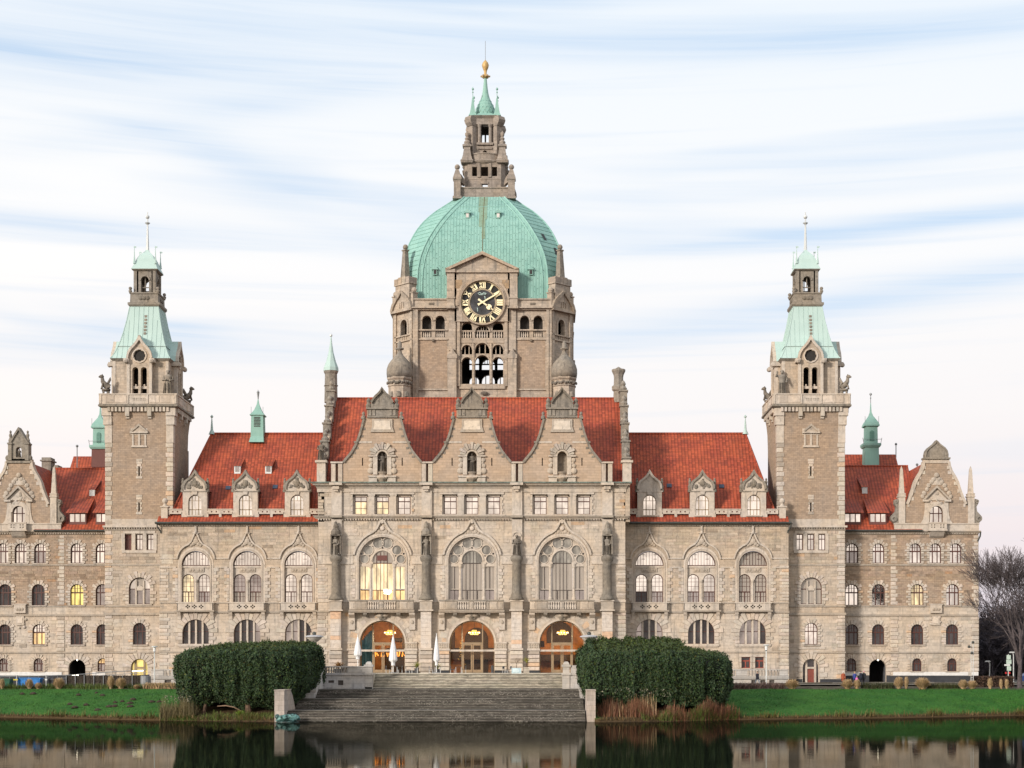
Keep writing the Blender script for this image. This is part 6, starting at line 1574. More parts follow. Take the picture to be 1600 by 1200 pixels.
def openings(front=True):
 hs=[]
 for c, r in cols:
  m=(c==0)
  hs.append(archpoly(c*k, Z(600), Z(566.2 if m else 566.4), r*k, 12))
  hs.append(archpoly(c*k, Z(553.6 if not m else 552.4), Z(546.8 if not m else 547.5), r*k, 12))
  hs.append(archpoly(c*k, Z(528), Z(511.6 if not m else 519.8), r*k, 12))
 for s in(-1, 1):
  for d in(-10.3, 10.6):hs.append(archpoly(s*76.5*k+d*k, Z(527), Z(500.4), 7.3*k, 10))
 return hs
walls=MB();lining=MB();panels=MB();dress=MB()
for face in range(4):
 hs=openings();b=MB()
 b.plate(rectpoly(-hf, hf, 30, Z(467)), hs, -TH, -TH+1.0, edge=False);Wl(b, face);walls.join(b)
 b=MB();b.plate(rectpoly(-hf+.1, hf-.1, 32, Z(467)), hs[:9], -TH+1.02, -TH+1.05, edge=False);Wl(b, face);lining.join(b)  # inner wall face made near-black, its backlit shade put into the colour
 b=MB()
 for s in(-1, 1):
  b.plate(rectpoly(*sorted((s*55*k, s*98*k)), Z(607), Z(532)), [rectpoly(s*76.5*k-.06, s*76.5*k+.06, Z(549), Z(543.5))], -TH-.03, -TH+.1)
 Wl(b, face);panels.join(b)
 b=MB()
 for s in(-1, 1):
  b.box(*sorted((s*40*k, s*53.5*k)), -TH-.7, -TH, 30, Z(561));b.box(*sorted((s*39*k, s*54.5*k)), -TH-.8, -TH, Z(561), Z(555))
  b.prism([(s*40.5*k, Z(555)), (s*53*k, Z(555)), (s*46.8*k, Z(545))], -TH-.75, -TH);b.box(*sorted((s*41.5*k, s*52.5*k)), -TH-.3, -TH, Z(548), Z(484))
  b.box(*sorted((s*34.8*k, s*39.5*k)), -TH-.35, -TH, Z(604), Z(480));b.box(*sorted((s*100*k, s*108.4*k)), -TH-.3, -TH+.1, 30, Z(484));b.box(*sorted((s*100.5*k, s*104*k)), -TH-.42, -TH, 30, Z(484))
  b.box(*sorted((s*54*k, s*109*k)), -TH-.22, -TH, Z(610), Z(607.4));b.box(*sorted((s*54*k, s*109*k)), -TH-.2, -TH, Z(531.4), Z(529.4));b.box(*sorted((s*54*k, s*109*k)), -TH-.25, -TH, Z(517), Z(515))
  b.box(*sorted((s*40*k, s*109*k)), -TH-.4, -TH, Z(485), Z(483));b.box(*sorted((s*39*k, s*110*k)), -TH-.75, -TH, Z(483), Z(481));b.box(*sorted((s*41*k, s*109*k)), -TH-.14, -TH, Z(480.6), Z(469));b.box(*sorted((s*41*k, s*109*k)), -TH-.35, -TH+1.2, Z(469), Z(467))
  for j in(-2.6, 0, 2.6):b.sphere((s*79*k+j*k, -TH-.14, Z(475)), .2, 6, 0, (.4, .4, .4), 1, .4, 1)
  for d in(-10.3, 10.6):
   xc=s*76.5*k+d*k;b.band(arc(xc, Z(500.4), 7.2*k, 0, 180, 10), arc(xc, Z(500.4), 9*k, 0, 180, 10), -TH-.12, -TH+.02)
  xm=s*76.5*k+.15*k;b.lathe(xm, -TH+.2, [(.32, Z(515)), (.26, Z(513)), (.24, Z(503)), (.4, Z(500))], 9);b.box(xm-.3, xm+.3, -TH+.02, -TH+.6, Z(527), Z(516))
 b.box(-36*k, 36*k, -TH-.25, -TH+.3, Z(608), Z(601));b.box(-34.5*k, 34.5*k, -TH-.1, -TH+.3, Z(536), Z(529.5), 0, (.95, .95, .95))
 for c in(-13.6, 13.8):b.lathe(c*k, -TH-.1, [(.26, Z(600)), (.26, Z(597)), (.2, Z(595)), (.2, Z(572)), (.3, Z(569)), (.2, Z(567)), (.2, Z(537))], 8)
 for c, r in cols:
  for zs in(566.2, 547):b.band(arc(c*k, Z(zs), r*k-.01, 0, 180, 12), arc(c*k, Z(zs), (r+1.6)*k, 0, 180, 12), -TH-.14, -TH+.02)
  for f in(-.4, .4):b.box(c*k+f*r*k-.07, c*k+f*r*k+.07, -TH+.3, -TH+.5, Z(553.5), Z(538))
  b.box((c-r)*k, (c+r)*k, -TH+.05, -TH+.3, Z(518), Z(516))
 b.band(arc(0, Z(519.8), 11.1*k, 0, 180, 12), arc(0, Z(519.8), 13*k, 0, 180, 12), -TH-.2, -TH+.02)
 for f in(-.55, -.15, .15, .55):b.box(f*11*k-.05, f*11*k+.05, -TH+.3, -TH+.42, Z(516), Z(519.8)+11*k*math.sqrt(1-f*f)-.05)
 b.sphere((3.5*k, -TH-.3, Z(615)), .3, 6, 0, (.3, .3, .3), 2, .6, 1)
 for s in(-1, 1):b.sphere((s*76.5*k, -TH-.2, Z(532.5)), .24, 6, 0, (.4, .4, .4))
 Wl(b, face);dress.join(b)
for sx, sy in((-1, -1), (1, -1), (1, 1), (-1, 1)):
 pass
cant=MB();cantd=MB()
LC=TC*math.sqrt(2)/2
for q in range(4):
 ang=R(45+90*q)
 b=MB();d=MB();dist=(2*TH-TC)/math.sqrt(2)
 zz=lambda v:Z(v)*1.0
 hs=[archpoly(0, zz(521), zz(504), .72, 8)]
 b.plate(rectpoly(-LC, LC, 30, zz(478)), hs, -dist, -dist+.8, edge=False)
 d.box(-LC-.3, LC+.3, -dist-.7, -dist, zz(485), zz(481.6));d.box(-LC-.1, LC+.1, -dist-.25, -dist, zz(531), zz(529));d.box(-LC-.1, LC+.1, -dist-.25, -dist, zz(523), zz(521))
 for s in(-1, 1):d.box(*sorted((s*(LC-.45), s*LC)), -dist-.25, -dist, 30, zz(482))
 for a in(-.45, 0, .45):d.box(a-.1, a+.1, -dist-.1, -dist+.2, zz(530), zz(522))
 d.band(archpoly(0, zz(521), zz(504), .72, 8), archpoly(0, zz(521), zz(504), 1.0, 8), -dist-.1, -dist+.02, 0, (1, 1, 1), True)
 G=[(LC+.25, 481.5), (LC-.1, 472), (1.25, 463.5), (.6, 458), (0, 453)]
 d.plate([(a, zz(v)) for a, v in G]+[(-a, zz(v)) for a, v in reversed(G[:-1])], [rectpoly(a-.11, a+.11, zz(479), zz(469+abs(a)*4)) for a in(-.42, 0, .42)], -dist-.45, -dist+1.2)
 for s in(-1, 1):d.band([(s*(a-.28 if a>.3 else 0), zz(v+2.4)) for a, v in G], [(s*(a+.12), zz(v-1)) for a, v in G], -dist-.75, -dist+1.2, 0, (.8, .79, .77))
 d.box(-1.6, 1.6, -dist-.35, -dist+2.6, zz(481), zz(442));d.box(-1.75, 1.75, -dist-.5, -dist+2.8, zz(442), zz(440.5))
 for i in range(4):d.box(-1.75+i*.875+.03, -1.75+(i+1)*.875-.03, -dist-.5, -dist+2.8, zz(440.5), zz(430 if i%3 else 431.5), 0, rt(.75, 1))
 ob=MB();ob.loft([[(-.5, -dist-.3, zz(431)), (.5, -dist-.3, zz(431)), (.5, -dist+.7, zz(431)), (-.5, -dist+.7, zz(431))], [(-.3, -dist-.05, zz(388)), (.3, -dist-.05, zz(388)), (.3, -dist+.55, zz(388)), (-.3, -dist+.55, zz(388))]]);ob.box(-.42, .42, -dist-.15, -dist+.67, zz(388), zz(386));ob.sphere((0, -dist+.25, zz(381.6)), .4, 10)
 for s in(-1, 1):d.box(*sorted((s*(LC-.2), s*(LC+.3))), -dist-.3, -dist+.6, zz(481), zz(458));d.box(*sorted((s*(LC-.3), s*(LC+.4))), -dist-.4, -dist+.7, zz(458), zz(456.4));d.sphere((s*(LC+.05), -dist+.15, zz(452.8)), .42, 8)
 c_, s_=math.cos(ang), math.sin(ang)
 for bb in(b, d, ob):bb.v=[(TX+a*c_-v*s_, TY+a*s_+v*c_, z) for a, v, z in bb.v]
 cant.join(b);o_=build(d, 'corner_turret', TOWER, tower);build(ob, 'turret_obelisk', GREY, o_)
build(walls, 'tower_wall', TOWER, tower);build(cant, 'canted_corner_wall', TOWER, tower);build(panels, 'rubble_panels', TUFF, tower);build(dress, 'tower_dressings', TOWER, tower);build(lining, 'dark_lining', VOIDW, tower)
bl=baluster_mesh((527-517.4)*k, .14, PALES)
for face in(0, 1, 3):
 for s in(-1, 1):
  for d in(-10.3, 10.6):
   for j in(-4.8, -1.6, 1.6, 4.8):
    q=MB();q.v=[(s*76.5*k+(d+j)*k, -TH+.25, Z(527))];Wl(q, face);put(bl, 'baluster', tower, q.v[0])
for c, r in cols:
 n=4 if c else 5
 for j in range(n):put(bl, 'baluster', tower, (TX+(c+(j-(n-1)/2)*3.8)*k, TY-TH+.2, Z(527.6)))
q=MB()
for s in(-1, 1):q.box(TX+s*76.5*k-2.6, TX+s*76.5*k+2.6, yf+1.3, yf+1.5, Z(530), Z(490))
build(q, 'loggia_wall', TUFF, tower)
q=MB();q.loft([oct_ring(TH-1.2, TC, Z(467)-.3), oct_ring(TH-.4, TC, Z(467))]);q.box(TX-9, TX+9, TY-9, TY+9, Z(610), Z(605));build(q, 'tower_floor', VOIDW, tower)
q=MB();yb_=yf-.5
hole=circle(TX+0.5*k, Z(473.6), 34.2*k, 40)
bay=[(TX-43*k, Z(503.5)), (TX+43.5*k, Z(503.5)), (TX+43.5*k, Z(427)), (TX-43*k, Z(427))]
q.plate(bay, [hole], yb_, yb_+.9);q.prism([(TX-52*k, Z(424)), (TX+52.6*k, Z(424)), (TX+.4*k, Z(398.6))], yb_-.1, yf+5)
q.band([(TX-50*k, Z(423.4)), (TX+.4*k, Z(400.6)), (TX+50.6*k, Z(423.4))], [(TX-57.5*k, Z(422.6)), (TX+.4*k, Z(395.6)), (TX+58*k, Z(422.6))], yb_-.75, yf+5.2, 0, (1, .95, .9))
for s in(-1, 1):
 q.box(*sorted((TX+s*43*k, TX+s*55*k)), yb_-.25, yf+4, Z(481), Z(428));q.box(*sorted((TX+s*42*k, TX+s*57*k)), yb_-.55, yf+4.2, Z(428), Z(423));q.box(*sorted((TX+s*42*k, TX+s*55.5*k)), yb_-.35, yb_, Z(468), Z(466));q.box(*sorted((TX+s*42*k, TX+s*56*k)), yb_-.6, yb_, Z(484), Z(480.6))
 q.box(*sorted((TX+s*40*k, TX+s*43*k)), yb_, yf+3.4, Z(503), Z(427));q.block(*sorted((TX+s*31*k, TX+s*42*k)), yb_-.02, yb_+.02, Z(452), Z(438.5), 0, (.85, .74, .6))
q.box(TX-43*k, TX+43.5*k, yb_-.3, yb_+.2, Z(427.6), Z(424.4))
for r0, r1, p, t in((34, 36, .34, .95), (36.3, 38, .24, 1.05), (38.4, 42.2, .14, 1.08)):
 q.band(arc(TX+.5*k, Z(473.6), r0*k, -8 if r1>36 else-90, 188 if r1>36 else 270, 40), arc(TX+.5*k, Z(473.6), r1*k, -8 if r1>36 else-90, 188 if r1>36 else 270, 40), yb_-p, yb_+.2, 0, (t, t*.96, t*.92))
build(q, 'clock_bay', TOWER, tower)
CX, CZ, cy0=TX+.5*k, Z(473.6), yb_-.02
q=MB();q.prism(circle(CX, CZ, 34.1*k, 40), cy0+.3, cy0+.6);clock=build(q, 'clock', BLACK, tower)
q=MB();q.band(circle(CX, CZ, 19.6*k, 36), circle(CX, CZ, 21.4*k, 36), cy0+.12, cy0+.3, 0, (1, 1, 1), True);q.band(circle(CX, CZ, 32.4*k, 40), circle(CX, CZ, 34*k, 40), cy0+.1, cy0+.3, 0, (1, 1, 1), True);build(q, 'dial_ring', plain('stone_brown_ring', (.36, .29, .2), .7), clock)
q=MB();q.prism(circle(CX, CZ, 19.6*k, 36), cy0+.2, cy0+.3);build(q, 'dial', DIALIN, clock)
q=MB();P3=lambda px, py:(CX+px*k, cy0+.17, CZ-py*k)
q.tube([P3(-7, -14), P3(-4, -15.6), P3(-1, -13.2), P3(2, -15.4), P3(6, -14)], .07, 5);q.tube([P3(-6, -12.6), P3(-2, -12), P3(2, -13.4), P3(5.4, -12.8)], .06, 5);q.tube([P3(3.6, -10), P3(4.2, -5)], [.1, .05], 5);q.tube([P3(-8, 8), P3(-7.4, 14)], [.08, .04], 5);build(q, 'dial_scrollwork', COPP, clock, uv=False)
NUM=['XII', 'I', 'II', 'III', 'IIII', 'V', 'VI', 'VII', 'VIII', 'IX', 'X', 'XI']
for h_i, word in enumerate(NUM):
 q=MB();a=R(90-30*h_i);adv={'I':1.9, 'V':4.2, 'X':4.4}
 wid=[adv[c] for c in word];tot=sum(wid);u=-tot/2;sc=min(2.1, (9.0+.2*tot)/tot)
 def stroke(u0, v0, u1, v1, w_):
  """stroke in numeral space: u along the rim, v outward (0..1)"""
  dx, dz=u1-u0, v1-v0;l=math.hypot(dx, dz);nx, nz=-dz/l*w_/2, dx/l*w_/2
  pts=[]
  for p, r in((u0+nx, v0+nz), (u0-nx, v0-nz), (u1-nx, v1-nz), (u1+nx, v1+nz)):
   X_=CX+(r*math.cos(a)+p*math.sin(a))*k;Z_=CZ+(r*math.sin(a)-p*math.cos(a))*k;pts.append((X_, Z_))
  q.prism(pts, cy0+.1, cy0+.2)
 r0, r1=22.2, 31.8
 for c, wd in zip(word, wid):
  m=(u+wd/2)*sc
  if c=='I':stroke(m, r0, m, r1, 1.8 if sc<1.6 else 2.8)
  elif c=='V':stroke(m, r0, m-1.5*sc, r1, 2.0);stroke(m, r0, m+1.5*sc, r1, 1.4)
  else:stroke(m-1.6*sc, r1, m+1.6*sc, r0, 2.0);stroke(m+1.6*sc, r1, m-1.6*sc, r0, 1.4)
  u+=wd
 hw_=max(2.6, tot/2*sc);stroke(-hw_, r1, hw_, r1, .7);stroke(-hw_, r0, hw_, r0, .7)
 build(q, 'numeral', GOLDP, clock, uv=False)
def hand(ang, pts, ball=None):
 q=MB();a=R(90-ang);d=(math.cos(a), math.sin(a));n=(-d[1], d[0])
 for(l0, w0, l1, w1) in pts:
  P_=[(CX+(d[0]*l+n[0]*w)*k, CZ+(d[1]*l+n[1]*w)*k) for l, w in((l0, w0), (l1, w1), (l1, -w1), (l0, -w0))]
  q.prism(P_, cy0-.12, cy0-.02)
 if ball:q.prism(circle(CX+d[0]*ball[0]*k, CZ+d[1]*ball[0]*k, ball[1]*k, 16), cy0-.12, cy0-.02)
 build(q, 'hand', GOLDP, clock, uv=False)
hand(60, [(-8, 1.9, -5, 1.2), (-5, 1.2, 22, 1.0), (22, 1.0, 28.5, .7)])
hand(126, [(-8, 1.7, -4, 1.2), (-4, 1.3, 10, 1.1), (15, 1.3, 21, .4)], (12.6, 4.3))
q=MB();q.prism(circle(CX, CZ, 1.7*k, 12), cy0-.16, cy0);build(q, 'hand_boss', GOLDP, clock)
for s in(-1, 1):
 K=PL(234.4);x=TX+s*12.05;z=K.Z
 q=MB();q.lathe(x, 234.4, [(1.72, z(640)), (1.72, z(606)), (1.86, z(604.5)), (1.72, z(603)), (1.70, z(596)), (1.9, z(594)), (1.95, z(592)), (1.74, z(590))], 8, 0, (1, 1, 1), R(22.5));o=build(q, 'round_turret', TOWER, tower)
 q=MB();q.lathe(x, 234.4, [(1.84, z(591)), (1.92, z(584)), (1.9, z(577)), (1.7, z(570)), (1.3, z(564)), (.85, z(559)), (.5, z(555)), (.34, z(551)), (.28, z(547)), (.62, z(546)), (.62, z(544.6)), (.3, z(543)), (.34, z(537)), (.1, z(533))], 14);build(q, 'turret_cap', GREY, o, smooth=True)
 q=MB()
 for a in(-2.3, -1.57, -.84):q.lathe(x+1.6*math.cos(a), 234.4+1.6*math.sin(a), [(.32, z(622)), (.32, z(616)), (.2, z(614))], 8)
 for i in range(18):a=-math.pi*(i+.5)/18;q.sphere((x+1.76*math.cos(a), 234.4+1.76*math.sin(a), z(599.6)+rnd.uniform(-.12, .12)), .2, 6, 0, rt(.6, .9))
 build(q, 'turret_openings', VOIDW if False else GREY, o)
DP=[(56.1+(z-56.1)*0.936, H, f) for z, H, f in[(56.1, 11.95, 9.70), (59.0, 12.02, 9.70), (61.2, 12.0, 9.55), (63.0, 11.82, 9.25), (64.6, 11.55, 8.75), (66.2, 11.12, 8.1), (67.8, 10.52, 7.3), (69.2, 9.85, 6.55), (70.5, 9.05, 5.75), (71.6, 8.2, 5.05), (72.6, 7.25, 4.4), (73.5, 6.2, 3.85), (74.2, 5.4, 3.4), (74.8, 4.75, 3.05)]]
q=MB();q.loft([oct_ring(H, H-f, z) for z, H, f in DP]);dome=build(q, 'dome', COPD, tower)
q=MB();q2=MB()
def interp(z):
 for(z0, H0, f0), (z1, H1, f1) in zip(DP, DP[1:]):
  if z0<=z<=z1:t=(z-z0)/(z1-z0);return H0+(H1-H0)*t, f0+(f1-f0)*t
ZS=[56.1+(73.56-56.1)*i/26 for i in range(27)]
for face in range(4):
 b=MB();b2=MB()
 for i in range(-22, 23):
  u=i*.44;pts=[]
  for z in ZS:
   H, f=interp(z)
   if abs(u)<f-.15:pts.append((u, -H-.012, z))
  if len(pts)>1:
   b.tube(pts, .03, 4, 0, (.74, .76, .76))  # seams tinted darker, dirt lines with the seams' shadow put into the colour
  if face in(0, 1, 3):
   for z in ZS[1::2]:
    z2=z+rnd.uniform(-.35, .35)+(0.35 if i%2 else 0)
    if 56.3<z2<73.3:
     H, f=interp(z2)
     if abs(u+.22)<f-.4:b2.box(u+.19, u+.25, -H-.07, -H+.05, z2-.035, z2+.035)
 Wl(b, face);q.join(b);Wl(b2, face);q2.join(b2)
for sx in(-1, 1):
 for sy in(-1, 1):
  for wd, off in((.13, 0), (.10, 1)):
   pts=[]
   for z in ZS:
    H, f=interp(z)
    pts.append((TX+sx*(f-off*.75), TY+sy*(H+.03), z))
   q.tube(pts, wd, 6, 0, (1.12, 1.1, 1.1))
   q.tube([(TX+sx*(H+.03), TY+sy*(f-off*.75), z) for z in ZS for H, f in[interp(z)]], wd, 6)
  for z in[57+.75*i for i in range(23)]:
   H, f=interp(z);q.tube([(TX+sx*(f+.05), TY+sy*(H+.0), z), (TX+sx*(H+.0), TY+sy*(f+.05), z)], .035, 4)
build(q, 'dome_seams', COPD, dome, uv=False);build(q2, 'snow_hooks', plain('dark_hook', (.05, .12, .09), .7), dome, uv=False, kind='stuff')
q=MB();H, f=interp(71.3);q.tube([(TX-f+.6, TY-H-.02, 71.3), (TX+f-.6, TY-H-.02, 71.3)], .07, 5);build(q, 'dome_cross_seam', COPD, dome, uv=False)
for px, py in((730.5, 338.5), (778.5, 338.5), (680, 427), (829.5, 427)):
 zt=None
 for i in range(200):
  z=56.3+i*.09
  r_=interp(z)
  if r_ is None:break
  Yd=TY-r_[0]
  if PL(Yd).Z(py)<z:zt=z;break
 zt=zt or 58;Yd=TY-interp(zt)[0];x=PL(Yd).X(px)
 m=MB();m.box(x-.3, x+.3, Yd-.3, Yd+.9, zt-.3, zt+.5);o=build(m, 'dome_dormer', COPD, tower)
 m=MB();m.prism([(x-.5, zt+.45), (x+.5, zt+.45), (x, zt+1.05)], Yd-.45, Yd+1.4);build(m, 'dormer_hood', COPD, o)
 m=MB();m.box(x-.2, x+.2, Yd-.33, Yd-.29, zt-.2, zt+.38);build(m, 'dormer_pane', GL_BRIGHT if py<400 else GL_DARK, o)
q=MB()
for z, t in((65.6, .4), (63.5, .75)):
 H, f=interp(z);
 a=Vector((TX+f, TY-H, z));b=Vector((TX+H, TY-f, z));d_=(b-a);p=a+d_*t;H2, f2=interp(z+1.1);p2=Vector((TX+f2, TY-H2, z+1.1))+(Vector((TX+H2, TY-f2, z+1.1))-Vector((TX+f2, TY-H2, z+1.1)))*t;e=d_.normalized()*.28;o_=Vector((.06, -.06, .03))
 q.quad(tuple(p-e+o_), tuple(p+e+o_), tuple(p2+e+o_), tuple(p2-e+o_))
build(q, 'dome_hatch', BLACK, dome)
q=MB();zs_=[z for z in ZS if z>63]
for i in range(len(zs_)-1):
 for u, w_ in((-.62, .10), (-.34, .22), (.12, .26), (.5, .12)):
  if zs_[i]<73-9*(1-abs(u)):continue
  q.quad((TX-.05+u-w_, TY-interp(zs_[i])[0]-.04, zs_[i]), (TX-.05+u+w_, TY-interp(zs_[i])[0]-.04, zs_[i]), (TX-.05+u+w_, TY-interp(zs_[i+1])[0]-.04, zs_[i+1]), (TX-.05+u-w_, TY-interp(zs_[i+1])[0]-.04, zs_[i+1]))
build(q, 'rusty_stain', copper('rust_stained_copper', (.22, .34, .26), (.17, .21, .13), 1.0), dome)
q=MB();q.tube([(TX-.05+(z-60)*.006, TY-interp(z)[0]-.05, z) for z in ZS[4:]], .05, 4);build(q, 'lightning_cable', plain('rusty_cable', (.14, .11, .05), .8), dome, uv=False)
KL=PL(246.2);k2=KL.k
zl=lambda v:ZC-(v-VY)*(244.6+4.4*min(1, max(0, (309-v)/120)))/F
lx, ly=PL(249).X(758.4), TY
def sqx(h, z, c=0.0):
 if c==0:return[(lx-h, ly-h, z), (lx+h, ly-h, z), (lx+h, ly+h, z), (lx-h, ly+h, z)]
 f=h-c;return[(lx-f, ly-h, z), (lx+f, ly-h, z), (lx+h, ly-f, z), (lx+h, ly+f, z), (lx+f, ly+h, z), (lx-f, ly+h, z), (lx-h, ly+f, z), (lx-h, ly-f, z)]
def Wr(b, face):
 c_, s_=((1, 0), (0, 1), (-1, 0), (0, -1))[face]
 b.v=[(lx+a*c_-q*s_, ly+a*s_+q*c_, z) for a, q, z in b.v];return b
q=MB();q.loft([sqx(41*k2, zl(309)), sqx(41*k2, zl(295)), sqx(42.4*k2, zl(294.6)), sqx(42.4*k2, zl(293))]);
for sx in(-1, 1):
 for sy in(-1, 1):
  x, y=lx+sx*42*k2, ly+sy*42*k2;w=.52
  q.loft([sqr(x, y, zl(311), w+.18), sqr(x, y, zl(307.4), w+.14), sqr(x, y, zl(306.5), w), sqr(x, y, zl(285), w), sqr(x, y, zl(283.6), w+.14), sqr(x, y, zl(282), w+.14), sqr(x, y, zl(272), .34), sqr(x, y, zl(269), .26)]);q.sphere((x, y, zl(265.4)), .42, 10)
  b=MB();b.prism([(0, zl(284)), (0, zl(273)), (-.6, zl(275)), (-1.1, zl(279)), (-1.4, zl(285)), (-1.4, zl(289)), (-1.0, zl(287))], -.25, .25)
  a=math.atan2(sy, sx);b.v=[(x+p*math.cos(a)-v*math.sin(a), y+p*math.sin(a)+v*math.cos(a), z) for p, v, z in b.v];q.join(b)
lan=build(q, 'lantern_base', LANT, tower)
q=MB();li=MB()
h1=31.5*k2;f1=25.5*k2
for face in range(4):
 b=MB();hs=[rectpoly(a*k2, c*k2, zl(275), zl(262)) for a, c in((-19.5, -12), (-5.6, 5.4), (11.6, 19.3))]+[rectpoly(-4.6*k2, 4.8*k2, zl(293), zl(286.4))]
 b.plate(rectpoly(-f1, f1, zl(294), zl(256)), hs, -h1, -h1+.45, back=True)
 for c in(-8.6, 8.4):b.box((c-2)*k2, (c+2)*k2, -h1-.16, -h1, zl(277), zl(257))
 b.box(-6*k2, 6*k2, -h1-.12, -h1, zl(286), zl(283.4));b.box(-f1, f1, -h1-.06, -h1+.1, zl(280), zl(278.6));Wr(b, face);q.join(b)
 e=MB();e.quad((f1, -h1, zl(294)), (h1, -f1, zl(294)), (h1, -f1, zl(256)), (f1, -h1, zl(256)));Wr(e, face);q.join(e)
build(q, 'lantern_storey', LANT, lan)
q=MB();q.lathe(lx, ly, [(32*k2, zl(258)), (35*k2, zl(256)), (36.5*k2, zl(254)), (34*k2, zl(252.6)), (33.4*k2, zl(251)), (33.4*k2, zl(244.6)), (34.4*k2, zl(244)), (34.4*k2, zl(242.6)), (20*k2, zl(242.4))], 28);build(q, 'lantern_balcony', LANT, lan)
for sx in(-1, 1):
 for sy in(-1, 1):
  x, y=lx+sx*27.5*k2, ly+sy*27.5*k2;q=MB()
  q.loft([sqr(x, y, zl(257), .85), sqr(x, y, zl(254), 1.0), sqr(x, y, zl(252), .8), sqr(x, y, zl(246), .62), sqr(x, y, zl(238), .5), sqr(x, y, zl(235), .48), sqr(x, y, zl(233.6), .68), sqr(x, y, zl(231.6), .68), sqr(x, y, zl(230), .46)]);q.lathe(x, y, [(.42, zl(230)), (.5, zl(226.6)), (.26, zl(224)), (.38, zl(222)), (.2, zl(219.6)), (.32, zl(217)), (.34, zl(214.6)), (.12, zl(212.6)), (.02, zl(210.4))], 9);build(q, 'lantern_pinnacle', LANT, lan)
q=MB();h2=21*k2;f2=16*k2
for face in range(4):
 b=MB();hs=[rectpoly(-5.8*k2, 6*k2, zl(226), zl(201)), archpoly(0, zl(241.5), zl(239), 3.4*k2, 8)]
 b.plate(rectpoly(-f2, f2, zl(243), zl(197)), hs, -h2, -h2+.5, back=True)
 for c in(-8.4, 8.6):b.lathe(c*k2, -h2-.12, [(.26, zl(226)), (.24, zl(224)), (.22, zl(205)), (.34, zl(202)), (.34, zl(200.6))], 8)
 for c in(-12, 12.2):b.box((c-1)*k2, (c+1)*k2, -h2-.02, -h2+.05, zl(226), zl(201), 0, (.25, .23, .22))
 b.box(-13*k2, 13*k2, -h2-.35, -h2, zl(229), zl(226));b.box(-11*k2, 11*k2, -h2-.2, -h2, zl(234.5), zl(232));b.box(-f2, f2, -h2-.2, -h2+.1, zl(200.4), zl(192))
 e=MB();e.box(-.55, .55, -.6, .5, zl(243), zl(200));e.loft([[(-.6, -.7, zl(203)), (.6, -.7, zl(203)), (.6, .5, zl(203)), (-.6, .5, zl(203))], [(-.66, -1.05, zl(199)), (.66, -1.05, zl(199)), (.66, .5, zl(199)), (-.66, .5, zl(199))], [(-.7, -1.2, zl(195)), (.7, -1.2, zl(195)), (.7, .5, zl(195)), (-.7, .5, zl(195))], [(-.7, -.95, zl(190)), (.7, -.95, zl(190)), (.7, .5, zl(190)), (-.7, .5, zl(190))]])
 a=R(45);dd=26.5*k2;e.v=[((p)*math.cos(a)-(v-dd)*math.sin(a), p*math.sin(a)+(v-dd)*math.cos(a), z) for p, v, z in e.v];b.join(e)
 Wr(b, face);q.join(b)
build(q, 'lantern_temple', LANT, lan)
q=MB();q.loft([sqx(23*k2, zl(192.4), 7*k2), sqx(25.5*k2, zl(190), 8*k2), sqx(26*k2, zl(188.4), 8*k2)]);build(q, 'lantern_cornice', LANT, lan)
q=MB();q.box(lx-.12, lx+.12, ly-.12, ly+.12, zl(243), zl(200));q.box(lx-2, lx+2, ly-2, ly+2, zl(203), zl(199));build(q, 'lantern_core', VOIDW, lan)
q=MB();q.loft([sqx(26.4*k2, zl(189), 8*k2), sqx(22*k2, zl(186.6), 7.5*k2), sqx(17.5*k2, zl(183), 7*k2)]);q.lathe(lx, ly, [(16.4*k2, zl(186)), (16.2*k2, zl(179)), (15.2*k2, zl(172)), (13*k2, zl(166)), (9.8*k2, zl(160)), (7*k2, zl(154)), (5*k2, zl(147)), (3.6*k2, zl(138)), (2.6*k2, zl(128)), (2*k2, zl(122))], 16)
sp=build(q, 'lantern_spire', COPR, tower)
q=MB()
for i in range(5):
 for j in range(16):a=2*math.pi*(j+.5*(i%2))/16;r_=(16.3, 16, 15, 12.8, 10)[i]*k2;zc=zl(184-i*5.4);q.add([(lx+r_*1.02*math.cos(a-.19), ly+r_*1.02*math.sin(a-.19), zc+.3), (lx+r_*1.02*math.cos(a+.19), ly+r_*1.02*math.sin(a+.19), zc+.3), (lx+r_*1.04*math.cos(a), ly+r_*1.04*math.sin(a), zc-.25)], [(0, 1, 2)])
build(q, 'spire_scales', COPD, sp, uv=False)
for sx in(-1, 1):
 for sy in(-1, 1):
  x, y=lx+sx*19*k2, ly+sy*19*k2;q=MB();q.loft([sqr(x, y, zl(188.6), .62), sqr(x, y, zl(184), .42), sqr(x, y, zl(174), .26), sqr(x, y, zl(160), .1)]);q.tube([(x, y, zl(160)), (x, y, zl(143))], .05, 5);q.sphere((x, y, zl(146)), .19, 7);q.sphere((x, y, zl(151)), .13, 6);build(q, 'spirelet', COPR, sp)
q=MB();q.lathe(lx, ly, [(.2, zl(123)), (.5, zl(121.4)), (.62, zl(119)), (.3, zl(117.6)), (.2, zl(115)), (.24, zl(111)), (.3, zl(109.6)), (.46, zl(106)), (.55, zl(102)), (.42, zl(98)), (.2, zl(95.6)), (.1, zl(94))], 12);o=build(q, 'gilded_finial', GOLD, sp, smooth=True)
q=MB()
for a in range(6):q.sphere((lx+.62*math.cos(a*1.047), ly+.62*math.sin(a*1.047), zl(119.4)), .17, 6)
build(q, 'finial_petals', plain('tarnished_gilding', (.45, .33, .22), .5, .3), sp)
q=MB();q.tube([(lx, ly, zl(95)), (lx, ly, zl(64))], .035, 5);build(q, 'lightning_rod', GMETAL, sp)
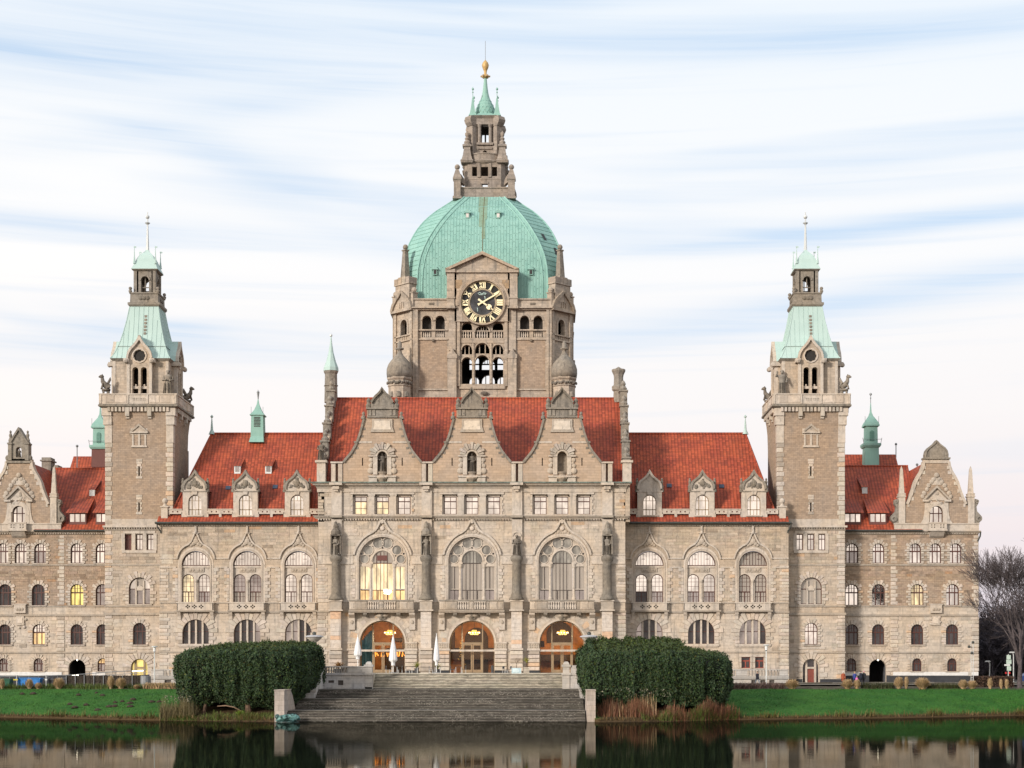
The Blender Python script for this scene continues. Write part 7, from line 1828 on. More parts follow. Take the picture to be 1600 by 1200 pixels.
def draped(x, y, z, h, seed, mat, label, group=None, armup=None, arms=True):
 r_=random.Random(seed);q=MB();s=h
 q.lathe(x, y, [(.20*s, z), (.19*s, z+.04*s), (.15*s, z+.2*s), (.125*s, z+.42*s), (.14*s, z+.5*s), (.125*s, z+.58*s), (.155*s, z+.70*s), (.16*s, z+.78*s), (.10*s, z+.825*s), (.05*s, z+.84*s), (.045*s, z+.865*s)], 12, 0, (1, 1, 1), 0, 1.0, .72)
 q.sphere((x, y-.02*s, z+.925*s), .068*s, 9, 0, (1, 1, 1), .92, 1, 1.2);q.sphere((x, y-.075*s, z+.918*s), .02*s, 5)
 q.lathe(x, y, [(.085*s, z+.955*s), (.075*s, z+.99*s), (.04*s, z+1.01*s)], 8)
 for k_, sg in enumerate((-1, 1)):
  el_=(x+sg*.2*s, y-.02*s, z+.60*s);hand_=(x+sg*r_.uniform(.03, .16)*s, y-.17*s, z+r_.uniform(.5, .66)*s)
  if armup==sg:el_=(x+sg*.24*s, y-.05*s, z+.74*s);hand_=(x+sg*.2*s, y-.1*s, z+.92*s)
  q.tube([(x+sg*.15*s, y, z+.775*s), el_, hand_], [.055*s, .045*s, .032*s], 7);q.sphere(hand_, .04*s, 6)
 for i in range(7):
  a=r_.uniform(-2.8, -.3);q.tube([(x+.155*s*math.cos(a), y+.115*s*math.sin(a), z+.5*s), (x+.2*s*math.cos(a+.1), y+.15*s*math.sin(a+.1), z+.03*s)], [.015*s, .03*s], 5)
 q.box(x-.21*s, x+.21*s, y-.17*s, y+.17*s, z-.04*s, z)
 return build(q, 'statue', mat, None, (x, y, z), True, True, label, 'statue', group)
STG='stone figures on the columns of the facade'
Xc, Zc=PC.X, PC.Z
draped(Xc(525), YC-.62, Zc(868), 30*PC.k, 1, GREY, 'pale stone woman statue under a canopy, leftmost figure of the column row', STG)
draped(Xc(666.2), YC-.62, Zc(868), 30*PC.k, 2, GREY, 'stone armoured man statue on the column between left and middle great windows', STG, 1)
draped(Xc(807.4), YC-.62, Zc(868), 31*PC.k, 3, DARKST, 'dark stone statue in an open niche without a canopy on its column', STG)
draped(Xc(948.4), YC-.62, Zc(868), 30*PC.k, 4, GREY, 'stone statue under a canopy, rightmost figure of the column row', STG, -1)
draped(Xc(596.7), YC+.3, Zc(737), 30*PC.k, 5, DARKST, 'dark stone figure with raised arm in the niche of the left gable', 'stone figures in the gable niches', 1)
draped(Xc(737.2), YC+.3, Zc(737), 30*PC.k, 6, DARKST, 'dark stone figure in the niche of the middle gable', 'stone figures in the gable niches')
draped(rx0-.4, YC+.1, ZE+2.85, 2.4, 7, DARKST, 'dark stone figure on the roof corner pedestal left of the left curved gable')
draped(PO.X(30.5), YO-.05, PO.Z(715), 1.15, 8, DARKST, 'tiny stone figure in the open aedicule on top of the left pavilion gable')
def beast(x, y, z, fx, fy, seed, label):
 """crouching winged beast facing outwards on a tower corner, on a short bracket stone"""
 r_=random.Random(seed);q=MB()
 q.box(-.5, .5, -.5, .5, .55, .8);q.box(-.42, -.1, -.4, .4, 0, .55);q.box(.25, .45, -.4, .4, 0, .55)
 q.tube([(-.45, 0, 1.05), (.1, 0, 1.3), (.42, 0, 1.75)], [.42, .40, .28], 8);q.tube([(.42, 0, 1.7), (.5, 0, 2.25)], [.28, .2], 8);q.sphere((.58, 0, 2.42), .25, 8, 0, (1, 1, 1), 1.25, .9, 1);q.sphere((.86, 0, 2.36), .13, 6)
 for s in(-1, 1):
  q.tube([(.4, s*.22, 1.5), (.55, s*.24, 1.0), (.6, s*.24, .8)], [.14, .11, .12], 6);q.tube([(-.4, s*.28, 1.1), (-.1, s*.34, .95), (-.05, s*.34, .8)], [.24, .16, .12], 6);q.tube([(-.2, s*.3, 1.5), (-.45, s*.36, 2.0), (-.5, s*.3, 2.35)], [.2, .16, .04], 6);q.sphere((.5, s*.16, 2.66), .07, 5)
 a=math.atan2(fy, fx);q.v=[(x+p*math.cos(a)-v*math.sin(a), y+p*math.sin(a)+v*math.cos(a), z+w) for p, v, w in q.v]
 return build(q, 'beast_statue', DARKST if seed%2 else GREY, None, (x, y, z), True, True, label, 'statue', 'stone beasts on the tower galleries')
def standing(x, y, z, seed, label):return draped(x, y, z, 2.4, seed, GREY, label, 'stone figures on the tower galleries', seed%3-1)
for pc, nm, key in((217.5, 'left', 0), (1267, 'right', 1)):
 cx=PT.X(pc);cy=PT.Y+4.41;zt=PT.Z(617.5);d=4.35
 if key==0:
  beast(cx-d, cy-d, zt, -1, -.4, 3, 'horned stone beast on the front left corner of the left tower gallery');draped(cx+d-.6, cy-d+.2, zt, 3.3, 21, GREY, 'weathered seated stone figure at the front right corner of the left tower gallery', 'stone figures on the tower galleries');beast(cx+d, cy+d, zt, 1, .3, 5, 'dark stone beast on the rear corner of the left tower gallery facing the dome')
 else:
  beast(cx+d, cy-d, zt, 1, -.3, 4, 'stone beast on the front right corner of the right tower gallery');draped(cx-d+.6, cy-d+.2, zt, 3.3, 23, GREY, 'weathered stone figure at the front left corner of the right tower gallery', 'stone figures on the tower galleries', -1);beast(cx-d, cy+d, zt, -1, .3, 7, 'dark stone beast on the rear corner of the right tower gallery facing the dome')
HW=-3.58
def waterm():
 m, t, b=newmat('pond_water');h=T(t)
 pos=h.n('ShaderNodeNewGeometry').outputs['Position']
 b.inputs['Base Color'].default_value=(.010, .014, .010, 1);b.inputs['Roughness'].default_value=.25;b.inputs['Specular IOR Level'].default_value=.0
 g=h.n('ShaderNodeBsdfGlossy');g.inputs['Roughness'].default_value=.015
 pat=h.noise(h.mapv(pos, (.012, .05, 1)), 1.0, 3)
 t.links.new(h.mix(h.rng(pat, .35, .65), (.42, .41, .385, 1), (.52, .51, .475, 1)), g.inputs['Color'])
 n1=h.noise(h.mapv(pos, (.45, 1.6, 1)), 1.0, 2, .5);n2=h.noise(h.mapv(pos, (.7, 5.0, 1)), 1.0, 2, .5)
 hh=h.math('ADD', h.math('MULTIPLY', n1, 1.0), h.math('MULTIPLY', n2, .55))
 calm=h.rng(h.noise(h.mapv(pos, (.02, .06, 1), (3, 1, 0)), 1.0, 2), .3, .7, .35, 1.0)
 bp=h.n('ShaderNodeBump');bp.inputs['Distance'].default_value=.05
 t.links.new(h.math('MULTIPLY', calm, .05), bp.inputs['Strength']);t.links.new(hh, bp.inputs['Height'])
 t.links.new(bp.outputs[0], g.inputs['Normal'])
 mx=h.n('ShaderNodeMixShader');lw=h.n('ShaderNodeFresnel');lw.inputs['IOR'].default_value=1.33
 t.links.new(lw.outputs[0], mx.inputs[0]);t.links.new(b.outputs[0], mx.inputs[1]);t.links.new(g.outputs[0], mx.inputs[2])
 t.links.new(mx.outputs[0], [n for n in t.nodes if n.type=='OUTPUT_MATERIAL'][0].inputs[0])
 return m
mb=MB();mb.quad((-700, -300, HW), (700, -300, HW), (700, 190, HW), (-700, 190, HW));tag(build(mb, 'pond_water', waterm(), uv=False), kind='structure')
SHX=[(-700, 175), (-90, 172), (-57.6, 169.4), (-48, 164.5), (-38.8, 159), (-26, 155.4), (-25.2, 155.3), (4, 154.3), (5, 154.3), (12, 156), (15.9, 158.6), (19.3, 161), (36.7, 167), (52.8, 176), (75, 183), (700, 188)]
def shore(x):
 for(x0, y0), (x1, y1) in zip(SHX, SHX[1:]):
  if x<=x1:t=(x-x0)/(x1-x0);return y0+(y1-y0)*t
 return SHX[-1][1]
def gz(x, y):
 """ground height"""
 if-25.3<x<4.9 and y<203.5 and y>150:return-4.6
 s=shore(x);d=y-s
 if d<0:return HW+max(-1.0, d*.6)
 top=-.78
 L=max(3.0, 181.5-s)
 if d<.5:return HW+.32*d/.5
 if d<L:
  t=(d-.5)/(L-.5);tt=t*(1.25-.25*t)
  return HW+.32+(top-HW-.32)*tt
 return top+min(1.0, (d-L)/14)*.55
def sm(x, y):return.05*math.sin(x*.9+y*.4)*math.sin(y*.7-x*.3)+.03*math.sin(x*2.3)*math.sin(y*1.9)
xs=sorted(set([-700, -400, -250, -160, -120, -100, -90]+[-80+i*.8 for i in range(201)]+[90, 100, 120, 160, 250, 400, 700]+[-25.31, -25.29, 4.89, 4.91]))
ys=[152.0+i*.45 for i in range(70)]+[184+i*2 for i in range(15)]
V=[(x, y, gz(x, y)+(sm(x, y) if gz(x, y)>HW+.3 else 0)) for y in ys for x in xs]
nx=len(xs)
def lawnm():
 m, t, b=newmat('lawn_grass');h=T(t)
 pos=h.n('ShaderNodeNewGeometry').outputs['Position']
 s=h.n('ShaderNodeSeparateXYZ');h.set(s.inputs[0], pos)
 n1=h.noise(pos, .35, 5, .6);n2=h.noise(h.mapv(pos, (6, 3, 6)), 1.0, 4, .7)
 g=h.mix(h.rng(n1, .3, .7), (.022, .098, .015, 1), (.044, .135, .020, 1));g=h.mix(1.0, g, h.rng(n2, .25, .75, .66, 1.3), 'MULTIPLY')
 g=h.mix(h.math('MULTIPLY', h.rng(h.noise(h.mapv(pos, (.6, 2.2, 1)), 1.0, 6, .72), .54, .72), .7), g, (.030, .048, .014, 1))
 bank=h.math('ADD', s.outputs[2], h.math('MULTIPLY', h.noise(pos, 2.0, 3), .3))
 col=h.mix(h.rng(bank, HW+.35, HW+.62), (.075, .048, .022, 1), g)
 under=h.math('MULTIPLY', h.rng(h.math('ADD', h.math('ABSOLUTE', h.math('SUBTRACT', h.math('ABSOLUTE', h.math('ADD', s.outputs[0], 9.6)), 21.6)), h.math('MULTIPLY', h.noise(pos, .8, 4), 2.5)), 7.2, 8.2, 1.0, 0.0), h.rng(s.outputs[1], 178, 179, 1.0, 0.0))
 col=h.mix(under, col, h.mix(h.rng(h.noise(pos, 1.7, 4), .35, .65), (.045, .030, .016, 1), (.085, .055, .028, 1)))
 soil=h.mix(h.rng(h.noise(pos, 1.2, 4), .3, .7), (.05, .042, .03, 1), (.11, .095, .07, 1))
 col=h.mix(h.rng(h.math('ADD', s.outputs[1], h.math('MULTIPLY', h.noise(pos, 1.5, 3), 1.0)), 182.3, 182.9), col, soil)
 t.links.new(col, b.inputs['Base Color']);b.inputs['Roughness'].default_value=.9;b.inputs['Specular IOR Level'].default_value=.15
 t.links.new(h.bump(n2, .8, .08), b.inputs['Normal']);return m
LAWN=lawnm()
mb=MB();mb.add(V, [(j*nx+i, j*nx+i+1, (j+1)*nx+i+1, (j+1)*nx+i) for j in range(len(ys)-1) for i in range(nx-1)])
tag(build(mb, 'lawn', LAWN, uv=False, smooth=True), kind='structure')
mb=MB();mb.quad((-2500, 211, -.24), (2500, 211, -.24), (2500, 4500, -.24), (-2500, 4500, -.24));tag(build(mb, 'ground', plain('far_ground', (.09, .085, .07), .9, 0, .2, .2)), kind='structure')
PATH=plain('forecourt_gravel', (.22, .20, .17), .95, 0, .25, 1.5)
mb=MB()
for a, b in((-300, -25.4), (5.0, 300)):mb.quad((a, 189, -.30), (b, 189, -.30), (b, 214, -.2), (a, 214, -.2))
tag(build(mb, 'forecourt_path', PATH), kind='structure')
def fast_leaves(name, pos, size, mat, tints, parent=None, loc=None, rs=None, aspect=2.0, up=0.0, nrm=None, kind=None, label=None, cat=None):
 """one small folded quad per position; numpy for speed"""
 n=len(pos);g=np.random.default_rng(rs or 1)
 a=g.normal(size=(n, 3))
 if nrm is not None:a=a*.75+nrm*0.9
 a/=np.linalg.norm(a, axis=1)[:, None]
 d=g.normal(size=(n, 3));d[:, 2]+=up;d-=a*(d*a).sum(1)[:, None];d/=np.linalg.norm(d, axis=1)[:, None]
 e=np.cross(a, d);s=(size*g.uniform(.6, 1.4, n))[:, None]
 v=np.stack([pos-d*s*aspect*.5, pos+e*s*.5, pos+d*s*aspect*.5, pos-e*s*.5], 1).reshape(-1, 3)
 W=np.array(wo_(parent)) if loc is None else np.array(loc)
 me=bpy.data.meshes.new(name);me.vertices.add(n*4);me.loops.add(n*4);me.polygons.add(n)
 me.vertices.foreach_set('co', (v-W).ravel());me.loops.foreach_set('vertex_index', np.arange(n*4));me.polygons.foreach_set('loop_start', np.arange(0, n*4, 4));me.polygons.foreach_set('loop_total', np.full(n, 4))
 me.update(calc_edges=True);me.materials.append(mat)
 at=me.color_attributes.new('tint', 'FLOAT_COLOR', 'CORNER');tt=np.ones((n, 4));tt[:, :3]=tints;at.data.foreach_set('color', np.repeat(tt, 4, 0).ravel())
 o=put(me, name, parent, tuple(W));return tag(o, label, cat, None, kind)
def leafm(name, col, spec=.25, trans=.15):
 m, t, b=newmat(name);h=T(t)
 tint=h.n('ShaderNodeAttribute', attribute_name='tint').outputs['Color']
 col_=h.mix(1.0, c4(col), tint, 'MULTIPLY');t.links.new(col_, b.inputs['Base Color']);b.inputs['Roughness'].default_value=.6;b.inputs['Specular IOR Level'].default_value=spec
 return m
YEW=leafm('yew_needles', (.030, .060, .026));YEWCORE=plain('hedge_inner_shade', (.006, .008, .006), .95, 0, .3)  # core near-black, shade inside the hedge put into its colour
BARK=plain('brown_bark', (.10, .065, .045), .9, 0, .35, 4.0, .2, .5);BARKG=plain('grey_bark', (.085, .075, .07), .9, 0, .3, 4.0, .2, .4)
STRAW=leafm('straw_grass', (.46, .33, .19));RUST=leafm('rusty_reed', (.19, .088, .05));GREENG=leafm('green_grass_blades', (.10, .14, .03));TANW=leafm('pale_seed_heads', (.21, .19, .135))
def hnoise(p, s, seed):
 """cheap smooth noise from sines"""
 x, y, z=p[:, 0]*s[0], p[:, 1]*s[1], p[:, 2]*s[2]
 return(np.sin(x*1.7+1.3*np.sin(y*1.1+seed)+seed)+np.sin(y*2.1+1.1*np.sin(z*1.3+seed*2)+2*seed)+np.sin(z*1.9+1.2*np.sin(x*1.6+seed*3))+.6*np.sin(x*3.9+z*2.2+seed)+.6*np.sin(y*4.3-x*2.6))/4.2
def hedge(x0, x1, y0, y1, zb, ztop, seed, label, trunks, n=95000):
 """ztop(u, v): height of the top over the plan, u,v in 0..1"""
 g=np.random.default_rng(seed);cx, cy=(x0+x1)/2, (y0+y1)/2
 t=thing('yew_hedge', (cx, cy, zb), label, 'hedge', 'clipped yew blocks flanking the steps')
 hx, hy=(x1-x0)/2, (y1-y0)/2
 def surf(th, f):
  """th angle round the plan (superellipse), f 0..1 height, >1 over the top"""
  c, s=np.cos(th), np.sin(th);p_=5.5
  r=(np.abs(c)**p_+np.abs(s)**p_)**(-1/p_)
  return r*c, r*s
 th=g.uniform(0, 2*np.pi, n);side=g.random(n)<.72
 ux, uy=surf(th, None)
 f=np.where(side, g.random(n)**.9, 1.0);rad=np.where(side, 1.0, np.sqrt(g.random(n)))
 X_, Y_=ux*rad, uy*rad
 zt=ztop((X_+1)/2, (Y_+1)/2)
 prof=1-.13*np.clip((.35-f)/.35, 0, 1)**1.5-.14*np.clip((f-.76)/.24, 0, 1)**2.2
 prof=np.where(side, prof, .885)
 px=cx+X_*hx*prof;py=cy+Y_*hy*prof
 foot=.05+.17*(.5+.5*np.sin(px*1.1+seed)*np.sin(px*.43+seed*2))
 zz=zb+(zt-zb)*np.where(side, foot+(1-foot)*f, 1.0-.07*(np.maximum(np.abs(X_), np.abs(Y_))**4))
 p=np.stack([px, py, zz], 1)
 nm=np.stack([np.where(side, ux, ux*.2), np.where(side, uy, uy*.2), np.where(side, .25+.5*np.clip((f-.7)/.3, 0, 1), 1.2)], 1);nm/=np.linalg.norm(nm, axis=1)[:, None]
 lob=hnoise(p, (1.15, 1.15, .22), seed)*.58+hnoise(p, (2.8, 2.8, .7), seed+2)*.30+hnoise(p, (5, 5, 3), seed+5)*.12
 p=p+nm*(lob-.12+g.normal(0, .10, n))[:, None]
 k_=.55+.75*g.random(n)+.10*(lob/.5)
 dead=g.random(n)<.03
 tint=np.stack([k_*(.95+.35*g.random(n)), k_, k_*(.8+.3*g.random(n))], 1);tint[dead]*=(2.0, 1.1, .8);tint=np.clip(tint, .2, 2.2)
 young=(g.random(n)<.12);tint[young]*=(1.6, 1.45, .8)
 topl=~side;tint[topl]*=(1.35, 1.15, .9)  # top leaves tinted lighter, sky light put into their colour
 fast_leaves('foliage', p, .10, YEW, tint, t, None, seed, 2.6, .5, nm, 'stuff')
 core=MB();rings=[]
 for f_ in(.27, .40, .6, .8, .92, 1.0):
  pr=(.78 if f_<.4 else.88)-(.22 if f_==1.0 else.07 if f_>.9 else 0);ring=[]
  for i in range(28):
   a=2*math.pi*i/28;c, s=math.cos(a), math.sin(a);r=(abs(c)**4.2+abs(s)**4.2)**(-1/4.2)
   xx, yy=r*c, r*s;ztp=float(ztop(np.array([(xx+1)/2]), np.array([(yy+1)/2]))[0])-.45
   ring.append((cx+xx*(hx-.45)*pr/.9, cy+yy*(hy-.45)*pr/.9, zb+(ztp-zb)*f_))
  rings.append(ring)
 core.loft(rings);build(core, 'inner_branches', YEWCORE, t, uv=False)  # solid core stands in for the shaded inside of the hedge
 for(tx, ty, lean, r) in trunks:
  q=MB();q.tube([(tx, ty, zb-.3), (tx+lean*.3, ty, zb+.8), (tx+lean, ty+.3, zb+2.4)], [r*1.3, r, r*.8], 8);build(q, 'trunk', BARK, t, uv=False)
 if seed==3:
  q=MB();q.tube([(-32.5, y0-.2, zb+1.0), (-31.6, y0-.4, zb+1.06), (-30.8, y0-.4, zb+.9), (-30.1, y0-.2, zb+.5)], [.04, .07, .07, .04], 6);build(q, 'bare_limb', plain('pale_dead_wood', (.2, .13, .085), .8), t, uv=False)
 return t
ZHB=-3.15
hedge(-37.5, -24.1, 159.4, 177.5, ZHB, lambda u, v:3.45+.75*v+.35*u-.5*np.clip(.22-u, 0, 1)*4*.6, 3, 'large clipped dark yew hedge left of the stone steps with trunks showing at its foot', [(-29.6, 160.4, -.2, .30), (-34.2, 160.6, .5, .16), (-27.0, 161, .2, .16)])
hedge(3.9, 19.0, 159.4, 177.0, ZHB, lambda u, v:3.35+1.15*v*(u<.75)+.55*v-.15*u-.45*np.clip(u-.78, 0, 1)*4*.6, 8, 'large clipped dark yew hedge right of the stone steps behind rusty dry reeds', [(12.5, 160.4, .2, .25), (16.2, 160.6, .4, .2)])
def blades(name, spots, mat, parent=None, loc=None, seed=1, kind=None, label=None, cat=None, group=None, h=(.6, 1.2), lean=.35, w=.03, tint=(.75, 1.2), seg=2):
 """spots: (x, y, z) roots; curved narrow blades, all in one mesh"""
 g=np.random.default_rng(seed);S=np.array(spots);n=len(S)
 H=g.uniform(h[0], h[1], n);A=g.uniform(0, 2*np.pi, n);Ln=H*lean*g.uniform(.1, 1.3, n)
 if S.shape[1]>5:A=S[:, 3];Ln=S[:, 4];H=S[:, 5];S=S[:, :3]
 elif S.shape[1]>3:A=S[:, 3];Ln=Ln*S[:, 4];S=S[:, :3]
 side=np.stack([-np.sin(A+g.normal(0, .8, n)), np.cos(A), np.zeros(n)], 1);out=np.stack([np.cos(A), np.sin(A), np.zeros(n)], 1)
 rows=[]
 for i in range(seg+1):
  t_=i/seg;c=S+out*(Ln*t_**1.8)[:, None];c[:, 2]+=H*(t_-.22*t_*t_*(Ln/H));ww=w*(1-.75*t_)
  rows+=[c-side*ww, c+side*ww]
 P_=np.stack(rows, 1);m_=2*(seg+1)
 v=P_.reshape(-1, 3);idx=[]
 base=np.arange(n)[:, None]*m_
 F_=np.concatenate([base+np.array([2*i, 2*i+1, 2*i+3, 2*i+2]) for i in range(seg)], 1).reshape(-1, 4)
 W=np.array(wo_(parent)) if loc is None else np.array(loc)
 me=bpy.data.meshes.new(name);nf=len(F_);me.vertices.add(len(v));me.loops.add(nf*4);me.polygons.add(nf)
 me.vertices.foreach_set('co', (v-W).ravel());me.loops.foreach_set('vertex_index', F_.ravel());me.polygons.foreach_set('loop_start', np.arange(0, nf*4, 4));me.polygons.foreach_set('loop_total', np.full(nf, 4))
 me.update(calc_edges=True);me.materials.append(mat)
 k_=g.uniform(tint[0], tint[1], n);tt=np.ones((n, 4));tt[:, 0]=k_*g.uniform(.92, 1.1, n);tt[:, 1]=k_;tt[:, 2]=k_*g.uniform(.85, 1.1, n)
 at=me.color_attributes.new('tint', 'FLOAT_COLOR', 'CORNER');at.data.foreach_set('color', np.repeat(tt, 4*seg, 0).ravel())
 o=put(me, name, parent, tuple(W));return tag(o, label, cat, group, kind)
def clump(px, w_px, top, bot, Y, label, mat=None, n=420, seed=1, tall=1.0, dome=True):
 """tuft of ornamental grass: blades fanning from a small root"""
 K=PL(Y);x=K.X(px);z0=gz(x, Y)-.05;H=(bot-top)*K.k;r=w_px/2*K.k
 g=np.random.default_rng(seed+int(px));sp=[]
 for i in range(n):
  a=g.uniform(0, 2*np.pi);u=math.sqrt(g.random());rr=r*.30*u;tipr=r*(.25+.75*u)*g.uniform(.8, 1.12)
  hh=H*(1-.45*u**3)*g.uniform(.72, 1.06);sp.append((x+rr*math.cos(a), Y+rr*math.sin(a), z0, a, max(.02, tipr-rr), hh))
 t=blades('ornamental_grass', sp, mat or STRAW, None, (x, Y, z0), seed+int(px), 'thing', label, 'ornamental grass', 'dry ornamental grasses along the top of the lawn', (.5, 1), 1, .034, (.55, 1.25), 3)
 return t
for(px, w, top, bot, lab) in((92, 21, 1060, 1079, 'broad straw coloured grass clump beside the dark screen and blue container'), (46, 14, 1062, 1079, 'upright straw coloured grass clump in front of the blue container'), (60, 12, 1068, 1079, 'low brown grass clump right of the blue container'), (3, 10, 1062, 1079, 'straw coloured grass clump at the left picture edge by the green container'), (173, 13, 1058, 1079, 'tall orange straw grass clump, left one of the pair before the dark screen'), (189, 20, 1060, 1079, 'wide straw grass clump, right one of the pair before the dark screen'), (213.5, 12, 1071, 1079, 'small pale beige grass tuft near the right end of the dark screen'), (1237.5, 27, 1060, 1077, 'straw coloured grass clump just left of the red door'), (1324, 22, 1060, 1077, 'larger straw grass clump of the touching pair in front of the people'), (1339, 13, 1061, 1077, 'smaller straw grass clump of the touching pair below the pink child'), (1404.5, 17, 1057, 1077, 'upright straw grass clump right of the open gateway'), (1416, 8, 1057, 1077, 'narrow pale grass tuft touching the upright clump right of the gateway'), (1441, 28, 1057, 1077, 'wide rounded straw grass clump below the wall with the red poster'), (1505, 17, 1061, 1077, 'rounded straw grass clump left of the camera mast foot'), (1519, 18, 1062, 1077, 'rounded straw grass clump at the camera mast foot'), (1547, 9, 1058, 1076, 'narrow tan grass tuft in front of the dark clipped hedge right of the building'), (1564, 6, 1060, 1076, 'thin tan grass tuft between the building corner and the big bare tree'), (1573, 7, 1060, 1076, 'thin tan grass tuft below the green and white street signs')):
 clump(px, w, top, bot, 182.6, lab, None, 900, 5)
def bed(x0, x1, Y, n, hh, mat, seed, name='flower_bed_undergrowth'):
 g=np.random.default_rng(seed);sp=[]
 for i in range(n):
  x=g.uniform(x0, x1);y=Y+g.uniform(-.6, .6);sp.append((x, y, gz(x, y)-.05))
 blades(name, sp, mat, None, (x0, Y, -1), seed, 'stuff', None, None, None, hh, .6, .035, (.5, 1.3), 2)
K=PL(183.4)
bed(K.X(-40), K.X(275), 183.4, 2600, (.3, .8), GREENG, 11);bed(K.X(226), K.X(275), 183.2, 900, (.4, .9), STRAW, 12);bed(K.X(1140), K.X(1226), 183.4, 1700, (.35, .9), leafm('mauve_dry_stems', (.21, .14, .12)), 13);bed(K.X(1346), K.X(1398), 183.4, 900, (.4, .9), leafm('dark_olive_leaves', (.06, .065, .03)), 14);bed(K.X(1450), K.X(1500), 183.4, 900, (.35, .8), leafm('dark_olive_leaves2', (.07, .075, .03)), 15)
def reeds(x0, x1, y0, y1, n, hh, mat, seed, name, lean=.22, w=.026):
 g=np.random.default_rng(seed);sp=[]
 for i in range(n):
  x=g.uniform(x0, x1);y=g.uniform(y0, y1);
  if shore(x)>y:y=shore(x)+g.random()*.6
  if math.sin(x*1.9+seed)+math.sin(x*.83)+g.normal(0, .7)<-.9:continue
  q_=.62+.38*(math.sin(x*1.3+seed)*math.sin(x*.57+2))+.1*g.normal()
  sp.append((x, y, gz(x, y)-.05, g.uniform(0, 6.28), lean*hh[1]*g.uniform(.05, .9), max(.3, (hh[0]+(hh[1]-hh[0])*g.random())*q_*1.25)))
 blades(name, sp, mat, None, (x0, y0, HW), seed, 'stuff', None, None, None, hh, lean, w, (.5, 1.3), 3)
reeds(5.2, 18.6, 156.2, 158.8, 4200, (.6, 1.75), RUST, 21, 'dry_reed_grass');reeds(5.2, 11, 156.2, 158.4, 120, (1.3, 2.0), STRAW, 26, 'dry_reed_grass');reeds(9.5, 19.5, 155.6, 158.2, 2600, (.5, 1.2), GREENG, 22, 'shore_grass', .7);reeds(16, 19.8, 159.5, 162.5, 900, (.8, 1.9), RUST, 23, 'dry_reed_grass')
reeds(-38.2, -34.6, 158.6, 160.6, 1300, (.9, 2.1), leafm('olive_dry_stems', (.17, .14, .07)), 24, 'dry_reed_grass', .35);reeds(-38, -26.4, 156.0, 159.4, 2200, (.2, .6), GREENG, 25, 'shore_grass', .7)
g_=np.random.default_rng(31)
sp=np.array([(x, shore(x)+.1+1.2*g_.random(), 0) for x in g_.uniform(5.2, 12.5, 160)]);sp[:, 2]=[gz(a, b+1.2)+1.9+.9*g_.random() for a, b, c in sp]
fast_leaves('seed_head_leaves', sp, .085, TANW, np.clip(g_.normal(1, .2, (160, 1)), .5, 1.5)*np.ones((160, 3)), None, (8, 157, HW), 4, 1.4, 0, None, 'stuff')
sp=np.array([(x, shore(x)+.3+1.2*g_.random(), 0) for x in g_.uniform(-38, -35, 150)]);sp[:, 2]=[gz(a, b)+1.5+.7*g_.random() for a, b, c in sp]
fast_leaves('seed_head_leaves', sp, .09, TANW, np.ones((150, 3)), None, (-36, 160, HW), 4, 1.4, 0, None, 'stuff')
sp=[]
for x in np.arange(-75, -25.6, .05):sp.append((x+g_.normal(0, .03), shore(x)+.05+g_.random()*.45, HW+.02+.25*g_.random()))
for x in np.arange(5.2, 62, .05):sp.append((x+g_.normal(0, .03), shore(x)+.05+g_.random()*.45, HW+.02+.25*g_.random()))
blades('bank_grass', sp, leafm('brown_bank_grass', (.13, .085, .035)), None, (0, 165, HW), 33, 'stuff', None, None, None, (.15, .62), .6, .035, (.4, 1.4), 2)
sp=[(x, shore(x)+.1+.6*g_.random(), HW+.2) for x in g_.uniform(-75, 66, 5200) if(x<-25.6 or x>19) and math.sin(x*1.7)+math.sin(x*.61+1)+g_.normal(0, .5)>.7]
blades('bank_grass', sp, leafm('olive_bank_grass', (.115, .10, .03)), None, (0, 165, HW), 36, 'stuff', None, None, None, (.35, .95), .5, .035, (.5, 1.3), 2)
sp=[]
for i in range(26000):
 left=g_.random()<.45;x=g_.uniform(-78, -37) if left else g_.uniform(18.5, 66);s=shore(x);y=g_.uniform(s+.6, max(s+.7, 182.4));sp.append((x, y, gz(x, y)))
blades('lawn_tufts', sp, leafm('lawn_blades', (.034, .108, .018)), None, (0, 175, -2), 34, 'stuff', None, None, None, (.05, .16), .7, .03, (.55, 1.3), 2)
SOIL=plain('dark_mole_soil', (.04, .03, .02), 1.0, 0, .4, 6.0)
for i, (px, py) in enumerate(((151, 1084), (123, 1086.5), (160, 1087.5), (171.5, 1104.5), (180, 1098.5), (179.5, 1104), (191, 1097), (208, 1093.5), (203.5, 1099.5), (204, 1104.5), (237, 1097.5), (249, 1097.5), (117, 1106), (153, 1110), (135, 1102), (52, 1084.5), (35, 1085), (109, 1101))):
 Yq=170.0
 for it in range(400):
  Yq=165+it*.045;x=PL(Yq).X(px);
  if gz(x, Yq)>=PL(Yq).Z(py):break
 q=MB();r=rnd.uniform(.22, .38)
 q.lathe(x, Yq, [(r, -.03+gz(x, Yq)), (r*.8, gz(x, Yq)+.10), (r*.45, gz(x, Yq)+.19), (.03, gz(x, Yq)+.22)], 9, 0, (1, 1, 1), rnd.random(), 1.3, .9)
 q.v=[(a+rnd.uniform(-.04, .04), b, c+rnd.uniform(-.03, .03)) for a, b, c in q.v]
 build(q, 'molehill', SOIL, None, (x, Yq, gz(x, Yq)), True, False, 'small dark molehill on the green left lawn', 'molehill', 'molehills scattered over the left lawn')
